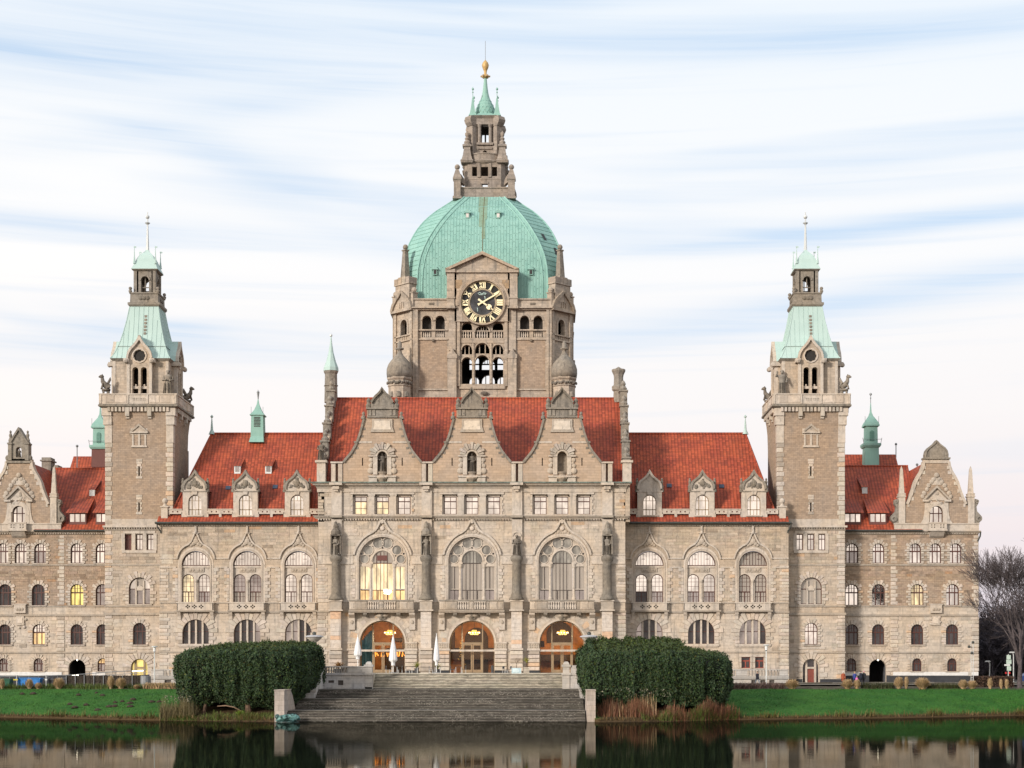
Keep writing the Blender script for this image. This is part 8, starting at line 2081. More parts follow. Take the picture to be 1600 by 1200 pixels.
def stepm(name, col, fleck, fl=.62):
 m, t, b=newmat(name);h=T(t)
 pos=h.n('ShaderNodeNewGeometry').outputs['Position'];tint=h.n('ShaderNodeAttribute', attribute_name='tint').outputs['Color']
 base=h.mix(1.0, c4(col), h.rng(h.noise(h.mapv(pos, (1.1, 2, 5)), 1.0, 5, .65), .3, .72, .62, 1.4), 'MULTIPLY')
 base=h.mix(1.0, base, tint, 'MULTIPLY')
 f1=h.rng(h.noise(h.mapv(pos, (6.0, 10.0, 16.0)), 1.0, 3, .7), fl, fl+.08);f2=h.rng(h.noise(h.mapv(pos, (.22, .9, 1.4)), 1.0, 4, .6), .36, .62)
 base=h.mix(h.math('MULTIPLY', f1, h.math('MULTIPLY', f2, .85)), base, c4(fleck))
 t.links.new(base, b.inputs['Base Color']);b.inputs['Roughness'].default_value=.85;b.inputs['Specular IOR Level'].default_value=.2
 t.links.new(h.bump(h.noise(pos, 7, 4), .4, .03), b.inputs['Normal']);return m
STEPD=stepm('dark_lichened_step', (.105, .095, .082), (.46, .43, .38), .56);STEPP=stepm('pale_worn_step', (.37, .335, .275), (.12, .11, .09), .57)
stair=thing('stone_staircase', (-10.5, 155, HW), 'wide weathered stone staircase climbing from the pond to the terrace between two hedges', 'staircase')
def flight(x0, x1, ya, yb, za, zb, n, mat, segw):
 d=(yb-ya)/n;h=(zb-za)/n
 for i in range(n):
  q=MB();y=ya+i*d;z=za+i*h;x=x0
  while x<x1-.01:
   l=min(rnd.uniform(*segw), x1-x);l=x1-x if x1-x-l<.5 else l
   t=rt(.82, 1.15, .02);e=rnd.uniform(-.012, .012)
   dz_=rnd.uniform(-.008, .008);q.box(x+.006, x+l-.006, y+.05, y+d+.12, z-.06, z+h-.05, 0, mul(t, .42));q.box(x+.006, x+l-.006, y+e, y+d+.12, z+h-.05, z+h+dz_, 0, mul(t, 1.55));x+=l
  build(q, 'step', mat, stair)
XL, XR=-25.2, 4.03
flight(XL, XR, 155.0, 157.6, HW-.0, -2.53, 7, STEPD, (1.2, 2.6));flight(XL, XR, 162.0, 164.8, -2.53, -1.47, 7, STEPD, (1.2, 2.6));flight(-23.85, 3.7, 167.0, 169.4, -1.47, -.59, 6, STEPD, (1.2, 2.6));flight(-18.65, 2.0, 174.0, 177.6, -.59, 1.05, 10, STEPP, (1.0, 2.2))
q=MB()
q.box(XL, XR, 157.6, 162.1, -2.8, -2.535);q.box(XL, XR, 164.8, 167.1, -1.7, -1.475);q.box(-23.85, 3.7, 169.4, 174.1, -.85, -.595);q.box(XL, XR, 154.9, 155.3, HW-1, HW-.02);build(q, 'landing', STEPD, stair)
q=MB();q.box(-23.9, 4.4, 177.6, 203.9, .6, TERR);q.box(-23.9, -18.65, 174.2, 177.7, -.9, TERR-.01);q.box(2.0, 4.4, 174.2, 177.7, -.9, TERR-.01);build(q, 'terrace_paving', STEPL, stair)
MOSSY=stone('streaked_white_stone', (.46, .45, .45), (1.1, .55), .1, .55, grime=(.26, .26, .27));PINKST=stone('pinkish_pillar_stone', (.44, .385, .345), (.6, .5), .14, .35)
def cheek(x0, x1, name, label):
 q=MB();prof=[(155.2, HW-.6), (155.2, -.53), (159.2, -.55), (160.4, -1.1), (162.0, -2.3), (162.0, HW-.6)]
 q.prismx(prof, x0, x1);q.box(x0-.04, x1+.04, 155.12, 159.3, -.56, -.46);return build(q, name, PINKST, stair)
cheek(-26.15, -25.2, 'end_pillar', '');cheek(4.15, 5.0, 'end_pillar', '')
q=MB();q.box(-26.4, -23.9, 166.6, 167.4, -2.2, -.95);q.box(3.75, 5.4, 166.6, 167.4, -2.2, -.95);build(q, 'cross_wall', MOSSY, stair)
for x0, x1 in((-24.5, -23.86), (3.72, 4.3)):
 q=MB();q.prismx([(167.2, -2.0), (167.2, -.75), (169.0, .1), (171.5, .9), (173.9, 1.75), (173.9, -1.5)], x0, x1);q.prismx([(167.1, -.78), (167.1, -.62), (169.0, .24), (171.5, 1.04), (174.0, 1.9), (174.0, 1.73)], x0-.08, x1+.08);build(q, 'sloping_parapet', MOSSY, stair)
BALW=baluster_mesh(.62, .11, WHITEST)
def balustrade(parent, x0, x1, Y, zf, ztop, bal, mat=WHITEST, pitch=.3):
 """zf: foot of the balusters; bal: list of (a, b) ranges with balusters, the rest is solid panel"""
 q=MB();q.box(x0, x1, Y-.2, Y+.3, ztop-.14, ztop);q.box(x0, x1, Y-.16, Y+.26, zf-.14, zf);o=build(q, 'hand_rail', mat, parent)
 edges=[x0]+[v for ab in bal for v in ab]+[x1];p=MB()
 for a, b in zip(edges[::2], edges[1::2]):
  if b-a>.05:p.block(a, b, Y-.12, Y+.2, zf, ztop-.14, 0, (1, 1, 1), .03)
 build(p, 'balustrade_panel', mat, parent)
 k_=(ztop-.14-zf)/.62
 for a, b in bal:
  n=max(1, int((b-a)/pitch))
  for i in range(n):
   ob=put(BALW, 'baluster', parent, (a+(i+.5)*(b-a)/n, Y+.04, zf));ob.scale=(1, 1, k_)
Kt=PL(174.0);xa, xb=Kt.X(506), Kt.X(569)
q=MB();q.plate(rectpoly(-23.86, -18.6, -.75, 1.0), [rectpoly(Kt.X(513), Kt.X(522), Kt.Z(1067), Kt.Z(1063)), rectpoly(Kt.X(528), Kt.X(536.5), Kt.Z(1070.5), Kt.Z(1063))], 174.0, 174.18, edge=False);q.box(-23.86, -18.6, 174.12, 174.19, -.75, 1.0, 0, (.18, .16, .15));q.box(-23.9, -18.6, 173.86, 174.2, .90, 1.12);q.box(-23.86, -18.6, 173.9, 174.1, -.8, -.42);build(q, 'terrace_wall', MOSSY, stair)
q=MB();q.box(2.0, 4.4, 174.0, 174.2, -.75, 1.0);q.box(1.95, 4.4, 173.86, 174.2, .90, 1.12);q.box(2.9, 4.4, 173.95, 174.4, 1.12, 1.95);build(q, 'terrace_wall', MOSSY, stair)
balustrade(stair, -23.9, Kt.X(571), 174.05, 1.14, 1.86, [(Kt.X(508), Kt.X(543))], WHITEST, .27)
for pa, pb in((570.5, 581.5), (879.5, 890)):
 q=MB();a, b=Kt.X(pa), Kt.X(pb);q.box(a, b, 173.9, 174.7, -.7, Kt.Z(1042));q.box(a-.12, b+.12, 173.78, 174.82, Kt.Z(1042), Kt.Z(1038.4));q.loft([sq((a+b)/2, 174.3, Kt.Z(1038.4), .34), sq((a+b)/2, 174.3, Kt.Z(1036), .3), sq((a+b)/2, 174.3, Kt.Z(1033.6), .16)]);q.box(a-.14, b+.14, 173.8, 174.8, .88, 1.14);build(q, 'terrace_pier', WHITEST, stair)
for px, side in((491, 'left'), (920.5, 'right')):
 K=PL(179.5);x=K.X(px);z=K.Z;q=MB();q.lathe(x, 179.5, [(.5, TERR-.8), (.5, TERR+.3), (.3, TERR+.4), (.26, z(1004)), (.55, z(1001)), (.85, z(997)), (.9, z(995.4))], 14)
 t=thing('bowl_column', (x, 179.5, TERR-.8), 'stone column with white bowl and dark ball top peeping over the %s hedge'%side, 'column', 'bowl columns flanking the terrace');build(q, 'column', WHITEST, t, smooth=True)
 q=MB();q.lathe(x, 179.5, [(1.05, z(995.6)), (1.05, z(994.4)), (.8, z(993)), (.3, z(992.2))], 16);build(q, 'bowl_rim', plain('grey_bowl_rim', (.4, .4, .42), .7), t);q=MB();q.sphere((x, 179.5, z(990.2)), .24, 8);build(q, 'ball', GUTTER, t)
for(pa, pb, lab, bals, vents) in((236, 330, 'grey stone terrace balustrade along the left wing behind the lamp post', [(256, 268), (272, 300)], [(257, 267)]), (1050, 1231, 'grey stone terrace balustrade along the right wing behind the walking man', [(1168, 1218), (1090, 1150)], [(1174, 1182), (1188, 1196), (1202, 1210)])):
 K=PL(199.5);X, Z=K.X, K.Z;t=thing('terrace_balustrade', (X((pa+pb)/2), 199.5, -.4), lab, 'balustrade')
 q=MB();q.plate(rectpoly(X(pa), X(pb), -.75, Z(1059)), [rectpoly(X(a), X(b), Z(1070), Z(1062.5)) for a, b in vents], 199.5, 199.8, edge=False);q.box(X(pa), X(pb), 199.72, 199.8, -.75, Z(1059), 0, (.2, .19, .19));q.box(X(pa)-.1, X(pb)+.1, 199.3, 199.8, Z(1060.8), Z(1055.8), 0, (.8, .8, .8));q.box(X(pa), X(pb), 199.8, 207.9, -.4, Z(1057));build(q, 'terrace_wall', WHITEST, t)
 balustrade(t, X(pa), X(pb), 199.55, Z(1055.8), Z(1045.8), [(X(a), X(b)) for a, b in sorted(bals)], WHITEST, .38)
BRONZE=plain('verdigris_bronze', (.075, .17, .16), .5, 0.1, .85, 4.5, .5, .6)
q=MB();K=PL(154.2);X, Z=K.X, K.Z;y=154.2
q.tube([(X(432), y, HW+.12), (X(438), y-.1, HW+.36), (X(445), y-.1, HW+.42), (X(453), y, HW+.46), (X(461), y, HW+.5), (X(468), y, HW+.3)], [.14, .3, .32, .36, .34, .12], 9)
q.sphere((X(433.5), y-.1, Z(1119.5)), .24, 9, 0, (.6, .6, .6));q.tube([(X(433.5), y, Z(1121)), (X(437), y, Z(1124))], [.13, .22], 7)
q.tube([(X(440), y-.35, HW+.5), (X(446), y-.45, HW+.36), (X(450), y-.5, HW+.5)], [.13, .11, .09], 7);q.tube([(X(447), y-.2, HW+.62), (X(454), y-.1, Z(1122.5)), (X(458), y, Z(1119.5)), (X(465), y, Z(1120.4)), (X(468.5), y, Z(1125))], [.2, .2, .22, .19, .10], 8)
q.tube([(X(456), y-.5, HW+.12), (X(464), y-.4, HW+.35), (X(469), y-.3, HW+.5)], [.18, .16, .05], 7);q.lathe(X(450), y, [(1.15, HW-.1), (1.1, HW+.06), (.7, HW+.16)], 14, 0, (.35, .35, .35), 0, 1, .5)
tag(build(q, 'bronze_sculpture', BRONZE, None, (X(450), y, HW), True), 'green bronze reclining figure sculpture at the waterline before the left stair pillar', 'sculpture')
CLOTH=plain('white_parasol_cloth', (.72, .72, .74), .85, 0, .06, 4);PALEM=plain('pale_aluminium', (.62, .62, .62), .45, .3, .05);SLATE=plain('dark_slat_seat', (.05, .052, .058), .6, 0, .15)
def parasol(px, top, bot, w, Y, label):
 K=PL(Y);x=K.X(px);z=K.Z;t=thing('closed_parasol', (x, Y, TERR), label, 'parasol', 'closed white parasols on the terrace')
 q=MB();q.tube([(x, Y, TERR+.1), (x, Y, z(top-2.5))], .05, 8);q.sphere((x, Y, z(top-2.6)), .07, 7);build(q, 'pole', PALEM, t)
 q=MB();n=24;H=z(top)-z(bot);rings=[]
 for f, r in((0, .05), (.06, .12), (.2, .22), (.45, .36), (.68, .46), (.80, .50), (.84, .42), (.88, .25), (.96, .22), (1.0, .25)):
  rings.append([(x+r*w*(1+(.22 if i%3==0 else-.10)*min(1, f*2))*math.cos(2*math.pi*i/n), Y+r*w*(1+(.22 if i%3==0 else-.1)*min(1, f*2))*math.sin(2*math.pi*i/n), z(top)-H*f-(.06 if i%3==0 and.7<f<.83 else 0)) for i in range(n)])
 q.loft(rings);build(q, 'canopy', CLOTH, t, smooth=True)
 q=MB();q.lathe(x, Y, [(.255*w, z(top)-H*.87), (.255*w, z(top)-H*.885)], 14);build(q, 'strap', PALEM, t)
 q=MB();q.box(x-.4, x+.4, Y-.4, Y+.4, TERR, TERR+.1);build(q, 'base', GMETAL, t)
parasol(559, 995, 1030, .82, 193, 'closed white parasol behind the left balustrade, first one from the left arch')
parasol(614.3, 994, 1040, .84, 190, 'closed white parasol in front of the left arch doors')
parasol(682, 993, 1040, .62, 190, 'slim closed white parasol before the pilaster between left and middle arches')
def chair_mesh():
 s=MB();s.box(-.23, .23, -.22, .22, .43, .47);b=MB();b.box(-.23, .23, .19, .23, .52, .82)
 l=[]
 for sx in(-1, 1):
  for sy in(-1, 1):m=MB();m.tube([(sx*.21, sy*.2, 0), (sx*.21, sy*.2, .44 if sy<0 else.84)], .018, 5);l.append(make_mesh(m, 'leg', PALEM, (0, 0, 0), uv=False))
 return make_mesh(s, 'seat', SLATE, (0, 0, 0), uv=False), make_mesh(b, 'backrest', SLATE, (0, 0, 0), uv=False), l
CS, CB, CLG=chair_mesh()
def chair(px, Y, rot, label):
 x=PL(Y).X(px);t=thing('cafe_chair', (x, Y, TERR), label, 'chair', 'cafe chairs on the terrace', rot)
 for m, n in[(CS, 'seat'), (CB, 'backrest')]+[(l, 'leg') for l in CLG]:o=put(m, n, t, (x, Y, TERR))
def table(px, Y, label):
 x=PL(Y).X(px);t=thing('cafe_table', (x, Y, TERR), label, 'table', 'cafe tables on the terrace')
 q=MB();q.box(x-.36, x+.36, Y-.36, Y+.36, TERR+.71, TERR+.745);build(q, 'table_top', SLATE, t)
 for sx in(-1, 1):
  for sy in(-1, 1):q=MB();q.tube([(x+sx*.3, Y+sy*.3, TERR), (x+sx*.3, Y+sy*.3, TERR+.71)], .022, 5);build(q, 'leg', PALEM, t)
chair(606, 179.3, R(90), 'dark slatted cafe chair nearest the left terrace pier');table(616.5, 179.3, 'square dark cafe table below the closed parasol before the left arch');chair(625.5, 179.9, R(-90), 'dark slatted cafe chair between the two left cafe tables')
chair(637, 179.3, R(90), 'dark slatted cafe chair in front of the yellowish palm, left of its table');table(648, 179.3, 'square dark cafe table in front of the yellowish palm pot');chair(673.5, 179.3, R(90), 'dark slatted cafe chair left of the slim parasol foot');table(684, 179.4, 'square dark cafe table at the slim parasol foot')
chair(707, 179.3, R(90), 'dark slatted cafe chair left of the table before the middle arch');table(716.5, 179.3, 'square dark cafe table at the left side of the middle arch');chair(725, 179.7, R(-90), 'dark slatted cafe chair right of the table before the middle arch');chair(789, 181, R(60), 'dark wire cafe chair left of the light blue planter');chair(796, 182, R(-60), 'dark wire cafe chair touching the left side of the light blue planter')
def leaf_plant(x, Y, z, n, L, mat, parent, seed, up=.8):
 g=np.random.default_rng(seed);sp=[(x+g.normal(0, .03), Y+g.normal(0, .03), z, g.uniform(0, 6.28), g.uniform(.5, 1.6)) for i in range(n)]
 blades('fronds', sp, mat, parent, None, seed, None, None, None, None, (L*.6, L), up, .05, (.7, 1.3), 3)
PALM=leafm('yellow_green_palm', (.24, .24, .05));RUSTY=leafm('rust_orange_foliage', (.28, .15, .05));POT=plain('dark_plant_pot', (.05, .05, .055), .6);PBLUE=plain('light_blue_planter', (.42, .55, .60), .6);PWOOD=plain('pale_slatted_planter', (.5, .44, .36), .7)
def potted(px, Y, potw, poth, plant, label, seed, name='potted_plant'):
 x=PL(Y).X(px);t=thing(name, (x, Y, TERR), label, 'plant');q=MB();q.lathe(x, Y, [(potw*.36, TERR), (potw*.5, TERR+poth), (potw*.5, TERR+poth+.04), (potw*.42, TERR+poth+.02)], 12);build(q, 'pot', POT, t);plant(x, Y, TERR+poth, t, seed);return t
potted(651, 196, .6, .55, lambda x, Y, z, t, s:leaf_plant(x, Y, z, 46, 1.0, PALM, t, s, 1.0), 'yellowish palm in a dark pot beside the left arch pier', 1);potted(683.5, 197, .6, .45, lambda x, Y, z, t, s:leaf_plant(x, Y, z, 40, .95, PALM, t, s, 1.0), 'green palm in a dark pot behind the slim parasol', 2);potted(529, 196, 1.2, .5, lambda x, Y, z, t, s:leaf_plant(x, Y, z, 160, 1.0, RUSTY, t, s, .9), 'rusty orange shrub in a pot behind the left balustrade', 3)
for px, wpx, mat, lab, kind in((807, 15, PBLUE, 'bare twiggy shrub in a square light blue planter before the right pilaster', 0), (822.5, 9, PWOOD, 'small palm in a pale slatted wooden planter beside the blue planter', 1)):
 K=PL(180.5);x=K.X(px);w=wpx*K.k/2;t=thing('planter', (x, 180.5, TERR), lab, 'planter');q=MB()
 if kind==0:
  q.box(x-w, x+w, 180.5-w, 180.5+w, TERR, TERR+.62);build(q, 'planter_box', mat, t);q=MB();q.block(x-w*.7, x+w*.55, 180.5-w-.03, 180.5-w+.02, TERR+.1, TERR+.52);build(q, 'front_panel', plain('pale_blue_panel', (.55, .66, .70), .6), t)
  q=MB();g=random.Random(4)
  def tw(p, d, l, r, n):
   e=p+d*l;q.tube([tuple(p), tuple(e)], [r, r*.6], 4)
   if n:[tw(e, (d+Vector((g.uniform(-.8, .8), g.uniform(-.8, .8), g.uniform(-.1, .5)))).normalized(), l*.75, r*.6, n-1) for _ in range(3)]
  tw(Vector((x, 180.5, TERR+.6)), Vector((0, 0, 1)), .45, .035, 3);build(q, 'bare_twigs', BARK, t, uv=False)
 else:
  for i in range(4):q=MB();q.box(x-w, x+w, 180.5-w, 180.5+w, TERR+.08+i*.16, TERR+.19+i*.16);build(q, 'slat', mat, t)
  q=MB();q.box(x-w*.9, x+w*.9, 180.5-w*.9, 180.5+w*.9, TERR+.02, TERR+.66);build(q, 'liner', POT, t);q=MB();q.tube([(x, 180.5, TERR+.6), (x+.05, 180.5, TERR+1.25)], .06, 6);build(q, 'trunk', BARK, t, uv=False);leaf_plant(x+.05, 180.5, TERR+1.2, 30, .75, PALM, t, 7, 1.1)
K=PL(200.5);x=K.X(769.4);q=MB();q.lathe(x, 200.5, [(.17, TERR), (.17, TERR+.85), (.19, TERR+.86), (.19, TERR+.95), (.05, TERR+.97)], 12);tag(build(q, 'standing_bin', POT, None, (x, 200.5, TERR)), 'slim black standing bin right of the middle arch', 'bin')
LIME=leafm('lime_fern', (.16, .26, .03));xq=PL(157.6).X(374)
t=thing('fern', (xq, 157.6, gz(xq, 157.6)), 'small lime green fern at the foot of the left hedge trunk', 'fern');leaf_plant(xq, 157.6, gz(xq, 157.6), 90, .75, LIME, t, 91, .9)
K=PL(187.0);X, Z=K.X, K.Z
scr=thing('screen_fence', (X(165), 187, -.9), 'dark brown twig screen fence below the ramp on the left', 'fence')
SCRM=plain('dark_twig_screen', (.045, .036, .028), .95, 0, .5, 5.0)
pe=[104, 118, 132, 147, 162, 177, 192, 207, 222]
for a, b in zip(pe, pe[1:]):
 q=MB();x=X(a)
 while x<X(b)-.02:
  q.box(x, x+.07, 187+rnd.uniform(-.03, .03), 187.1, -1.0, Z(1055.5+rnd.uniform(-.6, .4)), 0, rt(.6, 1.3));x+=.075
 build(q, 'screen_panel', SCRM, scr, uv=False)
for a in pe:q=MB();q.tube([(X(a), 186.9, -1.0), (X(a), 186.9, Z(1054.5))], .05, 6);build(q, 'post', GMETAL, scr, uv=False)
q=MB();q.lathe(X(226.5), 187.3, [(.62, -1.0), (.62, Z(1056.5)), (.5, Z(1056))], 14);build(q, 'rounded_end', GMETAL, scr)
rail=thing('ramp_railing', (X(110), 189, -.4), 'grey sloping ramp handrail with small lit strips above the screen fence', 'railing')
K2=PL(189.0);pts=[(-40, 1058), (0, 1057.5), (60, 1056), (115, 1054.5), (165, 1050.5), (229, 1046.5)]
for off, r in((0, .05), (4.5, .03)):
 q=MB();q.tube([(K2.X(a), 189, K2.Z(b+off)) for a, b in pts], r, 6);build(q, 'rail', GMETAL, rail, uv=False)
for a in range(-30, 230, 15):
 b=np.interp(a, [p[0] for p in pts], [p[1] for p in pts]);q=MB();q.tube([(K2.X(a), 189, -.6), (K2.X(a), 189, K2.Z(b))], .03, 5);build(q, 'post', GMETAL, rail, uv=False)
for a, b in((113, 123), (207, 224)):
 q=MB();za=K2.Z(np.interp(a, [p[0] for p in pts], [p[1] for p in pts])+1.2);zb=K2.Z(np.interp(b, [p[0] for p in pts], [p[1] for p in pts])+1.2);q.tube([(K2.X(a), 188.9, za), (K2.X(b), 188.9, zb)], .055, 6);build(q, 'light_strip', LAMPW, rail, uv=False)
q=MB();q.box(K2.X(-60), K2.X(232), 189.2, 189.5, -.9, K2.Z(1062));q.prism([(K2.X(115), K2.Z(1061)), (K2.X(232), K2.Z(1061)), (K2.X(232), K2.Z(1054))], 189.2, 189.5);build(q, 'ramp_wall', BASALT, rail)
def container(px, w, top, bot, Y, col, lab, lid, name, catn):
 K=PL(Y);x=K.X(px);hw_=w/2*K.k;z0, z1=gz(x, Y)-.02, K.Z(top);t=thing(name, (x, Y, z0), lab, catn);m=plain(name+'_'+str(px), col, .5, 0, .1)
 q=MB();q.loft([[(x-hw_*.86, Y-.5, z0+.15), (x+hw_*.86, Y-.5, z0+.15), (x+hw_*.86, Y+.5, z0+.15), (x-hw_*.86, Y+.5, z0+.15)], [(x-hw_, Y-.6, z1-.2), (x+hw_, Y-.6, z1-.2), (x+hw_, Y+.6, z1-.2), (x-hw_, Y+.6, z1-.2)]])
 for i in range(max(2, int(hw_*3))):u=x-hw_*.8+i*hw_*1.6/max(1, int(hw_*3)-1);q.box(u-.03, u+.03, Y-.62, Y-.4, z0+.2, z1-.22)
 build(q, 'body', m, t);q=MB()
 if lid=='dome':q.loft([[(x+hw_*r*c, Y+.6*r*s, z1-.22+h) for c, s in((-1, -1), (1, -1), (1, 1), (-1, 1))] for r, h in((1.04, 0), (.98, .14), (.7, .28), (.3, .33))])
 else:q.box(x-hw_*1.04, x+hw_*1.04, Y-.66, Y+.64, z1-.2, z1-.08);q.box(x-hw_*.9, x+hw_*.9, Y-.72, Y-.6, z1-.14, z1-.06)
 build(q, 'lid', m, t)
 for s in(-1, 1):q=MB();q.lathe(0, 0, [(.11, -.04), (.11, .04)], 10);q.v=[(x+s*hw_*.75+c, Y-.42+a, z0+.1+b) for a, b, c in q.v];build(q, 'wheel', GUTTER, t, uv=False)
container(10, 17, 1059.5, 1076, 186.2, (.02, .10, .06), 'dark green waste container at the left edge of the lawn', 'flat', 'waste_container', 'container');container(46.5, 37, 1058, 1071, 186.4, (.03, .19, .52), 'bright blue wide waste container left of the grass clump', 'flat', 'waste_container', 'container');container(80, 12, 1059, 1073, 186.5, (.03, .032, .04), 'black domed lid bin between blue container and screen fence', 'dome', 'waste_bin', 'bin')
for px, top, lab in((26.5, 1055, 'grey post with a yellow tag between green and blue containers'), (72.5, 1055, 'grey post right of the blue waste container')):
 K=PL(185.6);x=K.X(px);z0=gz(x, 185.6)-.05;t=thing('fence_post', (x, 185.6, z0), lab, 'post');q=MB();q.tube([(x, 185.6, z0), (x, 185.6, K.Z(top))], .09, 7);build(q, 'post_shaft', GMETAL, t)
 q=MB();q.box(x-(.38 if px<50 else.14), x+.12, 185.48, 185.52, K.Z(1063), K.Z(1061));build(q, 'tag', plain('yellow_tag', (.6, .5, .05), .6) if px<50 else WMETAL, t)
LAMPH=plain('lamp_housing', (.5, .52, .52), .5)
def lamp(px, top, Y, lab):
 K=PL(Y);x=K.X(px);z=K.Z;z0=gz(x, Y)-.1;t=thing('street_lamp', (x, Y, z0), lab, 'street lamp', 'lamp posts on the lawn edge')
 q=MB();q.tube([(x, Y, z0), (x, Y, z(top+9))], [.085, .055], 8);build(q, 'pole', WMETAL, t);q=MB();q.lathe(x, Y, [(.34, z(top+1.6)), (.36, z(top+.8)), (.30, z(top))], 14);build(q, 'lamp_cap', LAMPH, t)
 q=MB();q.lathe(x, Y, [(.12, z(top+8.6)), (.15, z(top+5.2)), (.16, z(top+1.6))], 12);build(q, 'lamp_glass', plain('unlit_lamp_glass', (.75, .76, .78), .3), t);q=MB();q.lathe(x, Y, [(.07, z(top+10)), (.15, z(top+8.6))], 10);build(q, 'lamp_collar', GMETAL, t)
lamp(241.3, 1009.5, 184.5, 'slim pale lamp post left of the left hedge before the lit doorway');lamp(1197.3, 1007.2, 184.5, 'slim pale lamp post right of the right hedge near the walking man')
K=PL(186.0);x=K.X(1519);z=K.Z;z0=gz(x, 186)-.05;t=thing('camera_mast', (x, 186, z0), 'grey lattice camera mast before the right corner of the building', 'mast')
for dx in(-.13, .13):q=MB();q.tube([(x+dx, 186, z0), (x+dx, 186, z(1003))], .04, 6);build(q, 'upright', WMETAL, t)
q=MB()
for i in range(14):q.box(x-.13, x+.13, 185.98, 186.02, z0+.3+i*.3, z0+.34+i*.3)
build(q, 'rungs', WMETAL, t);q=MB();q.box(x-.45, x-.12, 185.8, 186.1, z(1056), z(1050));build(q, 'control_box', WHITEST, t)
for dx, py in((-.42, 1010.6), (0.05, 1003.6), (-.08, 1020.4)):
 q=MB();q.sphere((x+dx, 185.8, z(py)), .17, 9);q.tube([(x+dx, 185.8, z(py)), (x, 186, z(py+1))], .04, 5);build(q, 'camera', GUTTER, t)
K=PL(215.0);x=K.X(1575.5);z=K.Z;t=thing('sign_post', (x, 215, -.2), 'post with stacked green and white direction signs right of the building', 'sign');q=MB();q.tube([(x, 215, -.2), (x, 215, z(1022))], .06, 6);build(q, 'pole', WMETAL, t)
SG=plain('pale_green_sign', (.42, .52, .46), .5);SW=plain('white_sign', (.6, .62, .62), .5)
for a, b, c, d, m in((1572.5, 1579, 1030, 1023.5, SG), (1572, 1580, 1037.5, 1030.6, SG), (1569, 1578, 1040.4, 1037.9, SW), (1573, 1579.5, 1048, 1041, SG)):q=MB();q.box(K.X(a), K.X(b), 214.88, 214.93, z(c), z(d));build(q, 'sign_panel', m, t)
for a in(1571.5, 1577):q=MB();q.prism(circle(K.X(a), z(1051.5), .13, 10), 214.88, 214.92);build(q, 'round_sign', plain('red_sign', (.5, .03, .03), .5), t)
for px, top, lab in((1583.5, 1020, 'pale street lamp right of the direction signs near the bare tree'), (1545.5, 1034, 'bent pale street lamp in front of the dark bushes')):
 K=PL(217.0);x=K.X(px);z=K.Z;t=thing('street_lamp', (x, 217, -.2), lab, 'street lamp');q=MB();q.tube([(x, 217, -.2), (x+(.1 if px<1560 else 0), 217, z(top+3)), (x-.1, 217, z(top))], [.08, .06, .05], 7);build(q, 'pole', WMETAL, t);q=MB();q.box(x-.55, x+.15, 216.8, 217.2, z(top)-.02, z(top)+.16, 0, (1, 1, 1), .08, .06);build(q, 'lamp_head', LAMPH, t)
SKIN=plain('skin', (.50, .30, .22), .6, 0, .05)
